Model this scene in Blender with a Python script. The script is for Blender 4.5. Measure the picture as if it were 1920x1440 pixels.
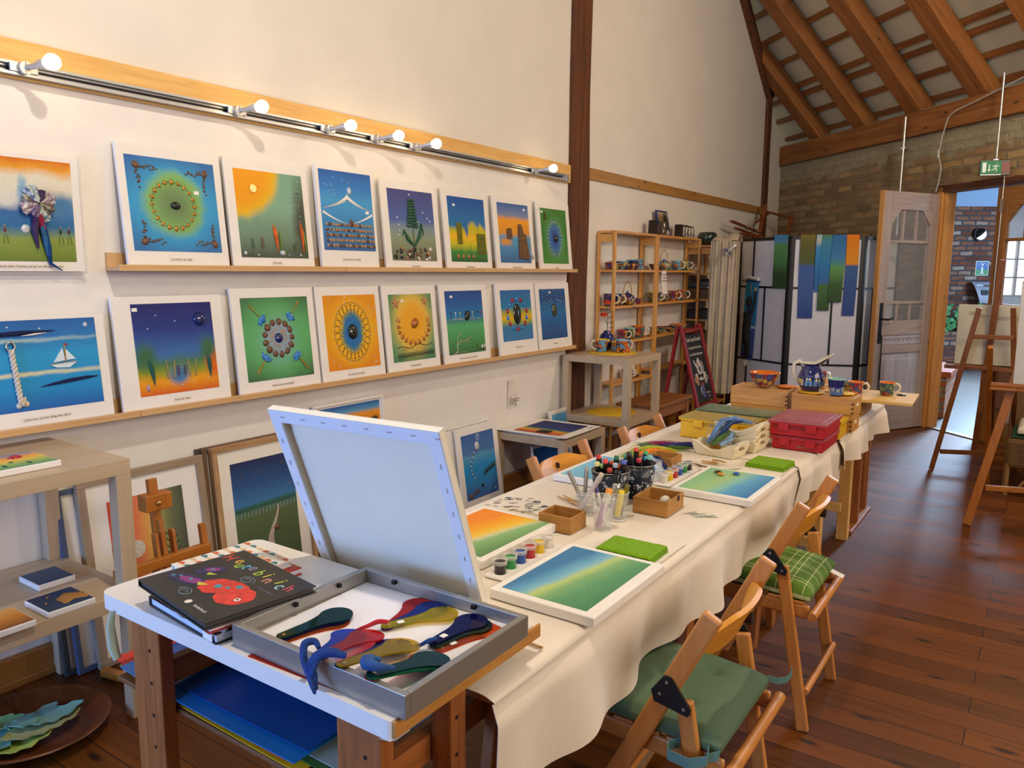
import bpy, math, random
from math import pi, sin, cos, sqrt, atan2, radians
from mathutils import Matrix, Vector, Euler, noise
random.seed(7)
for _o in list(bpy.data.objects):
    bpy.data.objects.remove(_o, do_unlink=True)
SC = bpy.context.scene
COL = SC.collection

# ------------------------------------------------------------------ camera
cam_d = bpy.data.cameras.new('camera'); cam = bpy.data.objects.new('camera', cam_d); COL.objects.link(cam)
cam_d.sensor_width = 36.0; cam_d.lens = 36.0*1457.4/1920.0; cam_d.clip_start = 0.05; cam_d.clip_end = 100
yaw, pit, rol = .60021, .145628, .0072556
_r = Vector((cos(yaw), sin(yaw), 0)); _f = Vector((-sin(yaw), cos(yaw), 0)); _u = Vector((0, 0, 1))
f2 = _f*cos(pit)-_u*sin(pit); u2 = _u*cos(pit)+_f*sin(pit)
r3 = _r*cos(rol)+u2*sin(rol); u3 = u2*cos(rol)-_r*sin(rol)
cam.matrix_world = Matrix(((r3.x, u3.x, -f2.x, 3.0), (r3.y, u3.y, -f2.y, 0.0), (r3.z, u3.z, -f2.z, 1.52), (0, 0, 0, 1)))
SC.camera = cam

# ------------------------------------------------------------------ world, exposure, room lights
w = bpy.data.worlds.new('world'); SC.world = w; w.use_nodes = True
w.node_tree.nodes['Background'].inputs[0].default_value = (.86, .80, .74, 1)
w.node_tree.nodes['Background'].inputs[1].default_value = 0.26
SC.view_settings.view_transform = 'Standard'; SC.view_settings.look = 'None'
SC.view_settings.exposure = 0.0; SC.view_settings.gamma = 1.0; SC.view_settings.use_curve_mapping = False
SC.cycles.use_denoising = True
SC.cycles.max_bounces = 7; SC.cycles.diffuse_bounces = 4; SC.cycles.glossy_bounces = 3
SC.cycles.transmission_bounces = 6; SC.cycles.transparent_max_bounces = 8
SC.cycles.caustics_reflective = False; SC.cycles.caustics_refractive = False
SC.cycles.sample_clamp_indirect = 4.0

def light(name, kind, loc, power, col, size=.3, target=None, size_y=None, spot=None, blend=.5, spread=None):
    d = bpy.data.lights.new(name, kind); o = bpy.data.objects.new(name, d); COL.objects.link(o)
    o.location = loc; d.energy = power; d.color = col
    if kind == 'AREA':
        d.size = size
        if size_y: d.shape = 'RECTANGLE'; d.size_y = size_y
        if spread: d.spread = spread
    else: d.shadow_soft_size = size
    if kind == 'SPOT': d.spot_size = spot; d.spot_blend = blend
    if target is not None:
        o.rotation_euler = (Vector(target)-Vector(loc)).to_track_quat('-Z', 'Y').to_euler()
    return o
WARM = (1.0, .85, .68)
# the main lamp hangs high over the near end of the long table; two weaker ones farther down the room
light('hanging_lamp', 'POINT', (2.0, 1.12, 3.55), 140, WARM, .06)
light('hanging_lamp', 'POINT', (3.4, 5.9, 3.5), 125, WARM, .20)
# added soft warm fill, no lamp of its own, brightens faces across the aisle
light('far_side_fill', 'AREA', (6.3, 2.2, 2.7), 118, WARM, 3.6, (0, 3.2, 1.0), size_y=1.6)
# daylight from the windows behind the photographer
light('window_daylight', 'AREA', (0.9, -2.5, 1.35), 135, (.20, .44, 1.0), 2.0, (1.5, 2, .85), size_y=1.1)
# daylight in the hall beyond the doorway
light('hall_daylight', 'AREA', (3.0, 12.9, 2.7), 560, (.50, .72, 1.0), 1.3, (2.4, 7.0, .2), size_y=1.2)
light('hall_window_light', 'AREA', (5.6, 12.0, 2.2), 190, (.55, .75, 1.0), 1.6, (2.0, 13.6, 1.3), size_y=1.6)

# ------------------------------------------------------------------ materials (all procedural)
def lin(h):
    if isinstance(h, str):
        h = h.lstrip('#'); h = tuple(int(h[i:i+2], 16)/255 for i in (0, 2, 4))
    return tuple((c/12.92 if c <= .04045 else ((c+.055)/1.055)**2.4) for c in h)+(1,)
_M = {}
class NT:
    def __init__(s, name):
        s.m = bpy.data.materials.new(name); s.m.use_nodes = True; s.t = s.m.node_tree
        s.b = s.t.nodes['Principled BSDF']; s.out = s.t.nodes['Material Output']
    def n(s, typ, **kw):
        x = s.t.nodes.new('ShaderNode'+typ)
        for k, v in kw.items():
            if k.startswith('_'): setattr(x, k[1:], v)
            else: x.inputs[k.replace('_', ' ')].default_value = v
        return x
    def l(s, a, b): s.t.links.new(a, b)
    def coord(s, kind='Object', scale=(1, 1, 1), rot=(0, 0, 0), loc=(0, 0, 0)):
        c = s.n('TexCoord'); mp = s.n('Mapping'); s.l(c.outputs[kind], mp.inputs['Vector'])
        mp.inputs['Scale'].default_value = scale; mp.inputs['Rotation'].default_value = rot; mp.inputs['Location'].default_value = loc
        return mp.outputs[0]
    def noise(s, vec, scale, detail=3, rough=.5, dist=0):
        x = s.n('TexNoise', Scale=scale, Detail=detail, Roughness=rough, Distortion=dist); s.l(vec, x.inputs['Vector']); return x.outputs[0]
    def math(s, op, a, b=None, c=None, clamp=False):
        x = s.n('Math', _operation=op, _use_clamp=clamp)
        for i, v in enumerate((a, b, c)):
            if v is None: continue
            if isinstance(v, (int, float)): x.inputs[i].default_value = v
            else: s.l(v, x.inputs[i])
        return x.outputs[0]
    def ramp(s, fac, stops, interp='LINEAR'):
        x = s.n('ValToRGB'); s.l(fac, x.inputs[0]); cr = x.color_ramp; cr.interpolation = interp
        while len(cr.elements) < len(stops): cr.elements.new(.5)
        for e, (p, c) in zip(cr.elements, stops): e.position = p; e.color = lin(c) if not (isinstance(c, tuple) and len(c) == 4) else c
        return x.outputs[0]
    def mix(s, fac, a, b, mode='MIX'):
        x = s.n('MixRGB', _blend_type=mode)
        for i, v in enumerate((fac, a, b)):
            if isinstance(v, (int, float)): x.inputs[i].default_value = v
            elif isinstance(v, (tuple, str)): x.inputs[i].default_value = v if isinstance(v, tuple) and len(v) == 4 else lin(v)
            else: s.l(v, x.inputs[i])
        return x.outputs[0]
    def bump(s, h, strength=.3, dist=.01):
        x = s.n('Bump', Strength=strength, Distance=dist); s.l(h, x.inputs['Height']); s.l(x.outputs[0], s.b.inputs['Normal'])

def mat(name, col, rough=.6, metal=0, var=.06, nscale=12, bump=0, bscale=80, emit=0, trans=0, ior=1.45, alpha=1, coat=0):
    if name in _M: return _M[name]
    s = NT(name); b = s.b; c = lin(col)
    b.inputs['Roughness'].default_value = rough; b.inputs['Metallic'].default_value = metal
    b.inputs['IOR'].default_value = ior; b.inputs['Transmission Weight'].default_value = trans
    b.inputs['Alpha'].default_value = alpha; b.inputs['Coat Weight'].default_value = coat
    v = s.coord()
    if var and not trans:
        n = s.noise(v, nscale, 3)
        lo = tuple(x*(1-var) for x in c[:3])+(1,); hi = tuple(min(1, x*(1+var)) for x in c[:3])+(1,)
        s.l(s.ramp(n, [(.3, lo), (.7, hi)]), b.inputs['Base Color'])
    else: b.inputs['Base Color'].default_value = c
    if bump: s.bump(s.noise(v, bscale, 4), bump, .004)
    if emit:
        b.inputs['Emission Color'].default_value = c; b.inputs['Emission Strength'].default_value = emit
    _M[name] = s.m; return s.m

def wood(name, c1, c2, axis='x', scale=1.0, rough=.5, knots=False, bump=.12):
    key = name+'_grain_'+axis
    if key in _M: return _M[key]
    s = NT(key); sc = {'x': (1.6, 22, 22), 'y': (22, 1.6, 22), 'z': (22, 22, 1.6)}[axis]
    v = s.coord(scale=tuple(k*scale for k in sc))
    n = s.noise(v, 1.0, 5, .6, 1.2)
    v2 = s.coord(scale=tuple(k*scale*4 for k in sc)); n2 = s.noise(v2, 1.0, 3)
    f = s.math('ADD', s.math('MULTIPLY', n, .75), s.math('MULTIPLY', n2, .25))
    pale = any(t in name for t in ('frame', 'birch', 'limed', 'stick', 'ledge', 'panel'))
    deep = lambda h: lin(h) if pale else (lambda q: (q[0], q[1]*.93, q[2]*.72, 1))(lin(h))
    c = s.ramp(f, [(.34, deep(c2)), (.62, deep(c1))])
    if knots:
        kv = s.coord(scale={'x': (2.2, 6, 6), 'y': (6, 2.2, 6), 'z': (6, 6, 2.2)}[axis])
        vo = s.n('TexVoronoi', Scale=1.4, Randomness=1.0); s.l(kv, vo.inputs['Vector'])
        k = s.ramp(vo.outputs['Distance'], [(.05, (1, 1, 1, 1)), (.12, (0, 0, 0, 1))])
        c = s.mix(k, c, tuple(x*.35 for x in lin(c2)[:3])+(1,))
    s.l(c, s.b.inputs['Base Color']); s.b.inputs['Roughness'].default_value = rough
    if bump: s.bump(f, bump, .003)
    _M[key] = s.m; return s.m

_pc = [0]
def paint(ramp, blobs=(), amp=.12, nscale=3.0, ang=0.0, streak=False, rough=.85, mot=.12):
    """wet-on-wet felt/watercolour: gradient along v (or turned by ang), wavering with noise, plus soft blobs (cu, cv, ru, rv, soft, colour)"""
    _pc[0] += 1; s = NT('watercolour_art'); sd = _pc[0]*3.7
    uv = s.n('UVMap'); sep = s.n('SeparateXYZ'); s.l(uv.outputs[0], sep.inputs[0]); U, V = sep.outputs[0], sep.outputs[1]
    mp = s.n('Mapping'); s.l(uv.outputs[0], mp.inputs[0]); mp.inputs['Location'].default_value = (sd, sd*.7, 0)
    if streak: mp.inputs['Scale'].default_value = (5, .8, 1)
    n1 = s.noise(mp.outputs[0], nscale, 5, .6); n0 = s.math('SUBTRACT', n1, .5)
    mp2 = s.n('Mapping'); s.l(uv.outputs[0], mp2.inputs[0]); mp2.inputs['Location'].default_value = (sd*2, -sd, 3)
    n2 = s.noise(mp2.outputs[0], nscale*1.7, 5, .6); n20 = s.math('SUBTRACT', n2, .5)
    U2 = s.math('MULTIPLY_ADD', n20, amp, U); V2 = s.math('MULTIPLY_ADD', n0, amp, V)
    t = s.math('ADD', s.math('MULTIPLY', U2, sin(ang)), s.math('MULTIPLY', V2, cos(ang)))
    c = s.ramp(t, ramp)
    for (cu, cv, ru, rv, soft, col) in blobs:
        du = s.math('DIVIDE', s.math('SUBTRACT', U2, cu), ru); dv = s.math('DIVIDE', s.math('SUBTRACT', V2, cv), rv)
        d = s.math('SQRT', s.math('ADD', s.math('POWER', s.math('ABSOLUTE', du), 2), s.math('POWER', s.math('ABSOLUTE', dv), 2)))
        mr = s.n('MapRange', _interpolation_type='SMOOTHSTEP'); s.l(d, mr.inputs[0])
        mr.inputs[1].default_value = 1+soft; mr.inputs[2].default_value = max(0, 1-soft); mr.inputs[3].default_value = 0; mr.inputs[4].default_value = 1
        c = s.mix(mr.outputs[0], c, col)
    fine = s.noise(mp2.outputs[0], 26, 4, .7)
    c = s.mix(1.0, c, s.ramp(fine, [(.3, (1-mot, 1-mot, 1-mot, 1)), (.7, (1, 1, 1, 1))]), 'MULTIPLY')
    s.l(c, s.b.inputs['Base Color']); s.b.inputs['Roughness'].default_value = rough
    s.bump(fine, .15, .002)
    return s.m

# ------------------------------------------------------------------ geometry
MW = {}
def tag(o, label=None, cat=None, group=None, kind=None):
    if label: o['label'] = label
    if cat: o['category'] = cat
    if group: o['group'] = group
    if kind: o['kind'] = kind
    return o
def thing(name, label, cat, loc=(0, 0, 0), rz=0, group=None, rot=None):
    o = bpy.data.objects.new(name, None); COL.objects.link(o); o.empty_display_size = .05
    o.location = loc; o.rotation_euler = rot if rot else (0, 0, rz)
    MW[o.name] = Matrix.Translation(Vector(loc)) @ o.rotation_euler.to_matrix().to_4x4()
    return tag(o, label, cat, group)
def dup(root, loc=None, rz=None, label=None, group=None):
    r = root.copy(); COL.objects.link(r)
    if loc is not None: r.location = loc
    if rz is not None: r.rotation_euler = (0, 0, rz)
    if label: r['label'] = label
    if group: r['group'] = group
    MW[r.name] = Matrix.Translation(r.location) @ r.rotation_euler.to_matrix().to_4x4()
    def rec(a, b):
        for ch in [x for x in COL.objects if x.parent == a]:
            c = ch.copy(); COL.objects.link(c); c.parent = b; MW[c.name] = MW[r.name]; rec(ch, c)
    rec(root, r)
    return r
I4 = Matrix.Identity(4)
class B:
    def __init__(s, m=None, T=None): s.v = []; s.f = []; s.mi = []; s.ms = []; s.T = T or I4; s.sm = []; s.m(m) if m else None
    def m(s, mt):
        if mt not in s.ms: s.ms.append(mt)
        s.c = s.ms.index(mt); return s
    def add(s, vs, fs, smooth=False):
        k = len(s.v); s.v += [s.T @ Vector(p) for p in vs]
        for f in fs: s.f.append([i+k for i in f]); s.mi.append(s.c); s.sm.append(smooth)
        return s
    def box(s, x0, x1, y0, y1, z0, z1):
        x0, x1 = sorted((x0, x1)); y0, y1 = sorted((y0, y1)); z0, z1 = sorted((z0, z1))
        return s.add([(x0, y0, z0), (x1, y0, z0), (x1, y1, z0), (x0, y1, z0), (x0, y0, z1), (x1, y0, z1), (x1, y1, z1), (x0, y1, z1)],
              [(3, 2, 1, 0), (4, 5, 6, 7), (0, 1, 5, 4), (1, 2, 6, 5), (2, 3, 7, 6), (3, 0, 4, 7)])
    def at(s, c, rot=(0, 0, 0), scale=1):
        q = B.__new__(B); q.__dict__ = dict(s.__dict__); q.T = s.T @ Matrix.Translation(Vector(c)) @ Euler(rot).to_matrix().to_4x4() @ Matrix.Scale(scale, 4)
        return q
    def beam(s, p0, p1, w, h, up=(0, 0, 1)):
        p0, p1 = Vector(p0), Vector(p1); z = (p1-p0); L = z.length; z.normalize(); up = Vector(up)
        x = up.cross(z)
        if x.length < 1e-4: x = Vector((1, 0, 0)).cross(z)
        x.normalize(); y = z.cross(x)
        vs = [p+x*(a*w/2)+y*(b*h/2) for p in (p0, p1) for a, b in ((-1, -1), (1, -1), (1, 1), (-1, 1))]
        return s.add(vs, [(3, 2, 1, 0), (4, 5, 6, 7), (0, 1, 5, 4), (1, 2, 6, 5), (2, 3, 7, 6), (3, 0, 4, 7)])
    def tube(s, pts, r, n=8, cap=True, flat=1.0):
        pts = [Vector(p) for p in pts]; rr = r if isinstance(r, (list, tuple)) else [r]*len(pts)
        vs = []; prev = None
        for i, p in enumerate(pts):
            d = (pts[min(i+1, len(pts)-1)]-pts[max(i-1, 0)]).normalized()
            a = Vector((0, 0, 1)) if abs(d.z) < .95 else Vector((1, 0, 0))
            if prev is not None: a = prev
            x = (a - d*a.dot(d))
            if x.length < 1e-5: x = d.orthogonal()
            x.normalize(); prev = x; y = d.cross(x)
            vs += [p+(x*cos(2*pi*k/n)*flat+y*sin(2*pi*k/n))*rr[i] for k in range(n)]
        fs = [(i*n+k, i*n+(k+1) % n, (i+1)*n+(k+1) % n, (i+1)*n+k) for i in range(len(pts)-1) for k in range(n)]
        s.add(vs, fs, True)
        if cap: s.add([vs[k] for k in range(n)], [tuple(range(n))[::-1]]); s.add(vs[-n:], [tuple(range(n))])
        return s
    def cyl(s, p0, p1, r0, r1=None, n=20): return s.tube([p0, p1], [r0, r0 if r1 is None else r1], n)
    def lathe(s, prof, n=28, c=(0, 0, 0), smooth=True):
        vs = [(c[0]+r*cos(2*pi*k/n), c[1]+r*sin(2*pi*k/n), c[2]+z) for r, z in prof for k in range(n)]
        fs = [(i*n+k, i*n+(k+1) % n, (i+1)*n+(k+1) % n, (i+1)*n+k) for i in range(len(prof)-1) for k in range(n)]
        return s.add(vs, fs, smooth)
    def ball(s, c, r, n=10, jit=0, rz=0):
        r = (r, r, r) if isinstance(r, (int, float)) else r; h = max(4, n//2); vs = []; sd = random.random()*50
        for i in range(h+1):
            a = pi*i/h
            for k in range(n):
                b = 2*pi*k/n; p = Vector((sin(a)*cos(b), sin(a)*sin(b), cos(a)))
                if jit: p = p*(1+jit*noise.noise(p*1.3+Vector((sd, sd, 0))))
                x, y = p.x*r[0], p.y*r[1]; vs.append((c[0]+x*cos(rz)-y*sin(rz), c[1]+x*sin(rz)+y*cos(rz), c[2]+p.z*r[2]))
        fs = [(i*n+k, (i+1)*n+k, (i+1)*n+(k+1) % n, i*n+(k+1) % n) for i in range(h) for k in range(n)]
        return s.add(vs, fs, True)
    def prism(s, poly, z0, z1, smooth=False):
        n = len(poly); a = sum(poly[i][0]*poly[(i+1) % n][1]-poly[(i+1) % n][0]*poly[i][1] for i in range(n))
        if a < 0: poly = poly[::-1]
        vs = [(x, y, z0) for x, y in poly]+[(x, y, z1) for x, y in poly]
        s.add(vs, [tuple(range(n))[::-1], tuple(range(n, 2*n))]); s.add(vs, [(i, (i+1) % n, n+(i+1) % n, n+i) for i in range(n)], smooth)
        return s
    def sheet(s, fn, nu, nv, thick=0, smooth=True):
        vs = [Vector(fn(i/nu, j/nv)) for j in range(nv+1) for i in range(nu+1)]
        fs = [(j*(nu+1)+i, j*(nu+1)+i+1, (j+1)*(nu+1)+i+1, (j+1)*(nu+1)+i) for j in range(nv) for i in range(nu)]
        if not thick: return s.add(vs, fs, smooth)
        N = []
        for j in range(nv+1):
            for i in range(nu+1):
                a = vs[j*(nu+1)+min(i+1, nu)]-vs[j*(nu+1)+max(i-1, 0)]; b = vs[min(j+1, nv)*(nu+1)+i]-vs[max(j-1, 0)*(nu+1)+i]
                q = a.cross(b); q = q.normalized() if q.length > 1e-12 else Vector((0, 0, 1)); N.append(q)
        k = len(vs); vs2 = vs+[p-q*thick for p, q in zip(vs, N)]
        fs2 = fs+[tuple(i+k for i in f)[::-1] for f in fs]
        rim = [j*(nu+1) for j in range(nv+1)]; rim = [i for i in range(nu+1)]+[j*(nu+1)+nu for j in range(1, nv+1)]+[nv*(nu+1)+i for i in range(nu-1, -1, -1)]+[j*(nu+1) for j in range(nv-1, 0, -1)]
        s.add(vs2, fs2, smooth); n = len(rim)
        return s.add([vs2[i] for i in rim]+[vs2[i+k] for i in rim], [((i+1) % n, i, i+n, (i+1) % n+n) for i in range(n)])
    def ob(s, name, parent=None, w=False, bevel=0, uv=None, seg=2, uvax=(0, 1)):
        vs = s.v
        if parent is not None and w: inv = MW[parent.name].inverted(); vs = [inv @ p for p in vs]
        me = bpy.data.meshes.new(name); me.from_pydata([tuple(p) for p in vs], [], s.f)
        for x in s.ms: me.materials.append(x)
        me.polygons.foreach_set('material_index', s.mi); me.polygons.foreach_set('use_smooth', s.sm)
        if uv:
            L = me.uv_layers.new(name='UVMap'); x0, y0, x1, y1 = uv
            for lp in me.loops:
                p = me.vertices[lp.vertex_index].co; L.data[lp.index].uv = ((p[uvax[0]]-x0)/(x1-x0), (p[uvax[1]]-y0)/(y1-y0))
        me.validate(); me.update()
        o = bpy.data.objects.new(name, me); COL.objects.link(o)
        if parent is not None: o.parent = parent; MW[o.name] = MW[parent.name]
        else: MW[o.name] = I4
        if bevel:
            md = o.modifiers.new('bevel', 'BEVEL'); md.width = bevel; md.segments = seg; md.limit_method = 'ANGLE'
            me.polygons.foreach_set('use_smooth', [False]*len(me.polygons))
        return o
def text(name, body, parent, loc, size, m, rot=(0, 0, 0), shear=0, align='CENTER', ext=.0004, sx=1):
    c = bpy.data.curves.new(name, 'FONT'); c.body = body; c.size = size; c.shear = shear; c.align_x = align; c.extrude = ext; c.align_y = 'CENTER'
    c.resolution_u = 2; c.materials.append(m)
    o = bpy.data.objects.new(name, c); COL.objects.link(o); o.location = loc; o.rotation_euler = rot; o.scale = (sx, 1, 1)
    if parent is not None: o.parent = parent
    return o
TEXTS = []
def texts_to_meshes():
    bpy.context.view_layer.update(); dg = bpy.context.evaluated_depsgraph_get()
    for o in [x for x in COL.objects if x.type == 'FONT']:
        nm = o.name; me = bpy.data.meshes.new_from_object(o.evaluated_get(dg)); o.name = 'old_text'
        if len(me.vertices) == 0: bpy.data.objects.remove(o); continue
        n = bpy.data.objects.new(nm, me); COL.objects.link(n); n.parent = o.parent; n.location = o.location; n.rotation_euler = o.rotation_euler; n.scale = o.scale
        bpy.data.objects.remove(o)
def struct(o): o['kind'] = 'structure'; return o

# shared materials
ink = mat('ink', '#26221f', .7)
white_board = mat('white_board', '#ece8e2', .7, var=.02)
WB = mat('white_plaster', '#e2ddd4', .9, var=.03, nscale=3, bump=.08, bscale=30)

# ================================================================== THE SETTING
E_RZ = atan2(-cos(.84), sin(.84))                       # the end wall stands at an angle to the picture wall
ET = Matrix.Translation((0, 10.5, 0)) @ Matrix.Rotation(E_RZ, 4, 'Z')   # local x along the end wall, y out of the room
pine = lambda ax: wood('pine_wood', '#e0ab62', '#c98e48', ax, 1, .45, True)
pine_pale = lambda ax: wood('pale_pine_wood', '#ecc587', '#d6a662', ax, 1, .5, True)
beech = lambda ax: wood('beech_wood', '#d6a366', '#c58f55', ax, 1, .4)
birch = lambda ax: wood('birch_foil', '#c8b294', '#b59f80', ax, .8, .38, bump=.03)
oldoak = lambda ax: wood('old_timber', '#6d4022', '#3c2010', ax, .8, .8, bump=.5)
rafterwood = lambda ax: wood('rafter_pine', '#9c6430', '#74451c', ax, .7, .65, True)
trestlewood = lambda ax: wood('trestle_pine', '#a86a3a', '#7d4823', ax, .8, .5)
ledgewood = lambda ax: wood('ledge_beech', '#d9b07c', '#c99d68', ax, 1, .42)
darkmetal = mat('dark_metal', '#26262a', .4, .8)
steel = mat('brushed_steel', '#b9b6ae', .3, .9)
alu = mat('aluminium', '#c4c6c8', .35, .7)

def floor_mat():
    s = NT('floorboards'); v = s.coord('Object')
    br = s.n('TexBrick', Scale=1.0, _offset=.37, _offset_frequency=2); s.l(v, br.inputs['Vector'])
    for k, val in (('Mortar Size', .0022), ('Mortar Smooth', .3), ('Brick Width', 4.6), ('Row Height', .115), ('Bias', -.2)): br.inputs[k].default_value = val
    br.inputs['Color1'].default_value = (0, 0, 0, 1); br.inputs['Color2'].default_value = (1, 1, 1, 1); br.inputs['Mortar'].default_value = (.5, .5, .5, 1)
    tone = s.math('ADD', s.math('MULTIPLY', br.outputs['Color'], .35), s.math('MULTIPLY', s.noise(s.coord(scale=(1.2, 24, 1)), 1.0, 6, .62, 1.5), .65))
    c = s.ramp(tone, [(.25, '#4a2404'), (.55, '#713c0a'), (.85, '#905510')])
    vo = s.n('TexVoronoi', _voronoi_dimensions='2D', Scale=1.0, Randomness=1.0); s.l(s.coord(scale=(1.7, 5.2, 1)), vo.inputs['Vector'])
    wob = s.math('ADD', vo.outputs['Distance'], s.math('MULTIPLY', s.noise(s.coord(scale=(14, 30, 1)), 1.0, 3), .09))
    k = s.ramp(wob, [(.075, (1, 1, 1, 1)), (.135, (0, 0, 0, 1))])
    c = s.mix(k, c, '#2a140a')
    c = s.mix(br.outputs['Fac'], c, '#1c0d06')
    s.l(c, s.b.inputs['Base Color']); s.b.inputs['Specular IOR Level'].default_value = .35
    s.l(s.ramp(tone, [(.2, (.44, .44, .44, 1)), (.9, (.62, .62, .62, 1))]), s.b.inputs['Roughness'])
    s.bump(s.math('SUBTRACT', tone, s.math('MULTIPLY', br.outputs['Fac'], 2)), .10, .004)
    return s.m
fm = floor_mat()
struct(B(fm).prism([(-.15, -3.1), (6.8, -3.1), (6.8, 4.42), (0, 10.5), (-.15, 10.7)], -.06, 0).ob('floor'))

def brick_mat(name, c1, c2, cm, plaster=None, scale=1.0, bw=.24, rh=.078, mo=.012, yz=False, plz=None):
    s = NT(name); tc = s.n('TexCoord'); sp = s.n('SeparateXYZ'); s.l(tc.outputs['Object'], sp.inputs[0])
    cb = s.n('CombineXYZ'); s.l(sp.outputs[1 if yz else 0], cb.inputs[0]); s.l(sp.outputs[2], cb.inputs[1])
    wv = s.n('TexNoise', Scale=9.0, Detail=3.0); s.l(tc.outputs['Object'], wv.inputs['Vector'])
    vm = s.n('MixRGB', _blend_type='LINEAR_LIGHT'); vm.inputs[0].default_value = .022; s.l(cb.outputs[0], vm.inputs[1]); s.l(wv.outputs['Color'], vm.inputs[2])
    br = s.n('TexBrick', Scale=scale, _offset=.5); s.l(vm.outputs[0], br.inputs['Vector'])
    for k, val in (('Mortar Size', mo), ('Mortar Smooth', .35), ('Brick Width', bw), ('Row Height', rh), ('Bias', 0)): br.inputs[k].default_value = val
    br.inputs['Color1'].default_value = (0, 0, 0, 1); br.inputs['Color2'].default_value = (1, 1, 1, 1); br.inputs['Mortar'].default_value = (.5, .5, .5, 1)
    big = s.noise(tc.outputs['Object'], 5.0, 6, .7)
    t = s.math('ADD', s.math('MULTIPLY', br.outputs['Color'], .6), s.math('MULTIPLY', big, .5))
    c = s.ramp(t, [(.15, c1[0]), (.45, c1[1]), (.7, c2[0]), (.95, c2[1])]); c = s.mix(br.outputs['Fac'], c, cm)
    if plaster: c = s.mix(s.ramp(s.noise(tc.outputs['Object'], 3.3, 6, .75, .8), [(.42, (0, 0, 0, 1)), (.68, (.85, .85, .85, 1))]), c, cm)
    if plaster:
        pn = s.noise(tc.outputs['Object'], 2.6, 6, .65, .6)
        zz = s.math('MULTIPLY', s.math('SUBTRACT', sp.outputs[2], plz), 1.6)
        f = s.ramp(s.math('ADD', pn, zz), [(.52, (0, 0, 0, 1)), (.60, (1, 1, 1, 1))])
        pc = s.ramp(s.noise(tc.outputs['Object'], 7, 6, .7), [(.3, plaster[0]), (.7, plaster[1])])
        c = s.mix(f, c, pc)
    s.l(c, s.b.inputs['Base Color']); s.b.inputs['Roughness'].default_value = .95
    s.bump(s.math('SUBTRACT', s.math('MULTIPLY', big, .5), br.outputs['Fac']), .8, .012)
    return s.m
wallbrick = brick_mat('lime_washed_brick', ('#6d5436', '#8e7045'), ('#b0925e', '#9c6238'), '#8a7656', ('#8c8268', '#aa9a74'), plz=2.62)
hallbrick = brick_mat('reclaimed_brick', ('#4a3028', '#7c4a3a'), ('#8c6a58', '#b0aaa6'), '#4a484e', bw=.21, rh=.078, mo=.014)
jambbrick = brick_mat('orange_brick', ('#a05a38', '#b5683f'), ('#c07a4c', '#c98a5c'), '#9c948a', rh=.082, mo=.014)

wl = B(WB).prism([(-3.1, 0), (10.55, 0), (10.55, 3.1), (-.6, 11.3), (-3.1, 11.3)], 0, .12)
wl.T = I4; wl.v = [Vector((p.z-.12, p.x, p.y)) for p in wl.v]
struct(wl.ob('wall_left'))
endw = B(wallbrick).box(-.25, 2.84, 0, .09, 0, 3.12).box(4.26, 9.6, 0, .09, 0, 3.12).box(2.84, 4.26, 0, .09, 2.33, 3.12)
o = struct(endw.ob('wall_end')); o.matrix_world = ET
struct(B(WB).box(6.7, 6.82, -3.1, 4.5, 0, 4.6).ob('wall_right'))
struct(B(WB).box(-.12, 6.8, -3.22, -3.1, 0, 4.2).ob('wall_back'))
struct(B(wood('baseboard_pine', '#b07a42', '#935f2e', 'y', .8, .4)).box(0, .022, -3.1, 10.4, 0, .115).box(.022, .030, -3.1, 10.4, 0, .03).ob('baseboard_left', bevel=.004))

# roof over the aisle: white panels on battens and rafters, sloping down to the end wall
RT = ET @ Matrix.Translation((0, 0, 3.1)) @ Matrix(((1, 0, 0, 0), (0, -sqrt(.5), -sqrt(.5), 0), (0, sqrt(.5), -sqrt(.5), 0), (0, 0, 0, 1)))
rp = B(mat('roof_panel', '#cfc6a2', .9, var=.05, nscale=2)).box(-.3, 11, -1.1, 10.2, -.25, -.20)
o = struct(rp.ob('ceiling')); o.matrix_world = RT
nt = 0
def trim(b, M=None, bevel=.004):
    global nt; nt += 1
    o = struct(b.ob('trim_%d' % nt, bevel=bevel))
    if M is not None: o.matrix_world = M
    return o
for Y in [0, .272, .525, .647, .975, 1.277]+[1.585+.31*k for k in range(12)]:
    trim(B(rafterwood('x')).box(max(.63*Y-.2, -.1), 8.5, Y-.026, Y+.026, -.20, -.155), RT)
for s0, s1 in ((.60, .80), (1.40, 1.61), (2.22, 2.43), (3.02, 3.23), (3.85, 4.06), (4.67, 4.88), (5.50, 5.71), (6.3, 6.5)):
    u1 = min(7.0, s1/.895+.02)
    trim(B(rafterwood('y')).box(s0, s1, -.05, u1*sqrt(2), -.155, 0), RT, .008)
trim(B(rafterwood('x')).box(-.06, 8.5, -.06, .1, 2.865, 3.10), ET, .01)
# timber frame of the picture wall
pt = B(oldoak('z'))
def rough_post(b, y0, y1, z0, z1, x0=-.06, x1=.035, wob=.012, n=26):
    prof = []
    for i in range(n+1):
        z = z0+(z1-z0)*i/n; a = wob*noise.noise(Vector((z*1.3, y0, 0))); c = wob*1.6*noise.noise(Vector((z*1.1, y1, 5)))
        prof.append([(x0, y0+a, z), (x1, y0+a, z), (x1, y1+c, z), (x0, y1+c, z)])
    vs = [p for q in prof for p in q]
    fs = [(i*4+k, i*4+(k+1) % 4, i*4+4+(k+1) % 4, i*4+4+k) for i in range(n) for k in range(4)]+[(3, 2, 1, 0), (n*4, n*4+1, n*4+2, n*4+3)]
    return b.add(vs, fs)
trim(rough_post(pt, 5.10, 5.36, 0, 6.8), None, .01)
trim(rough_post(B(oldoak('z')), 9.74, 9.90, 0, 3.70, wob=.006), None, .006)
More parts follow.
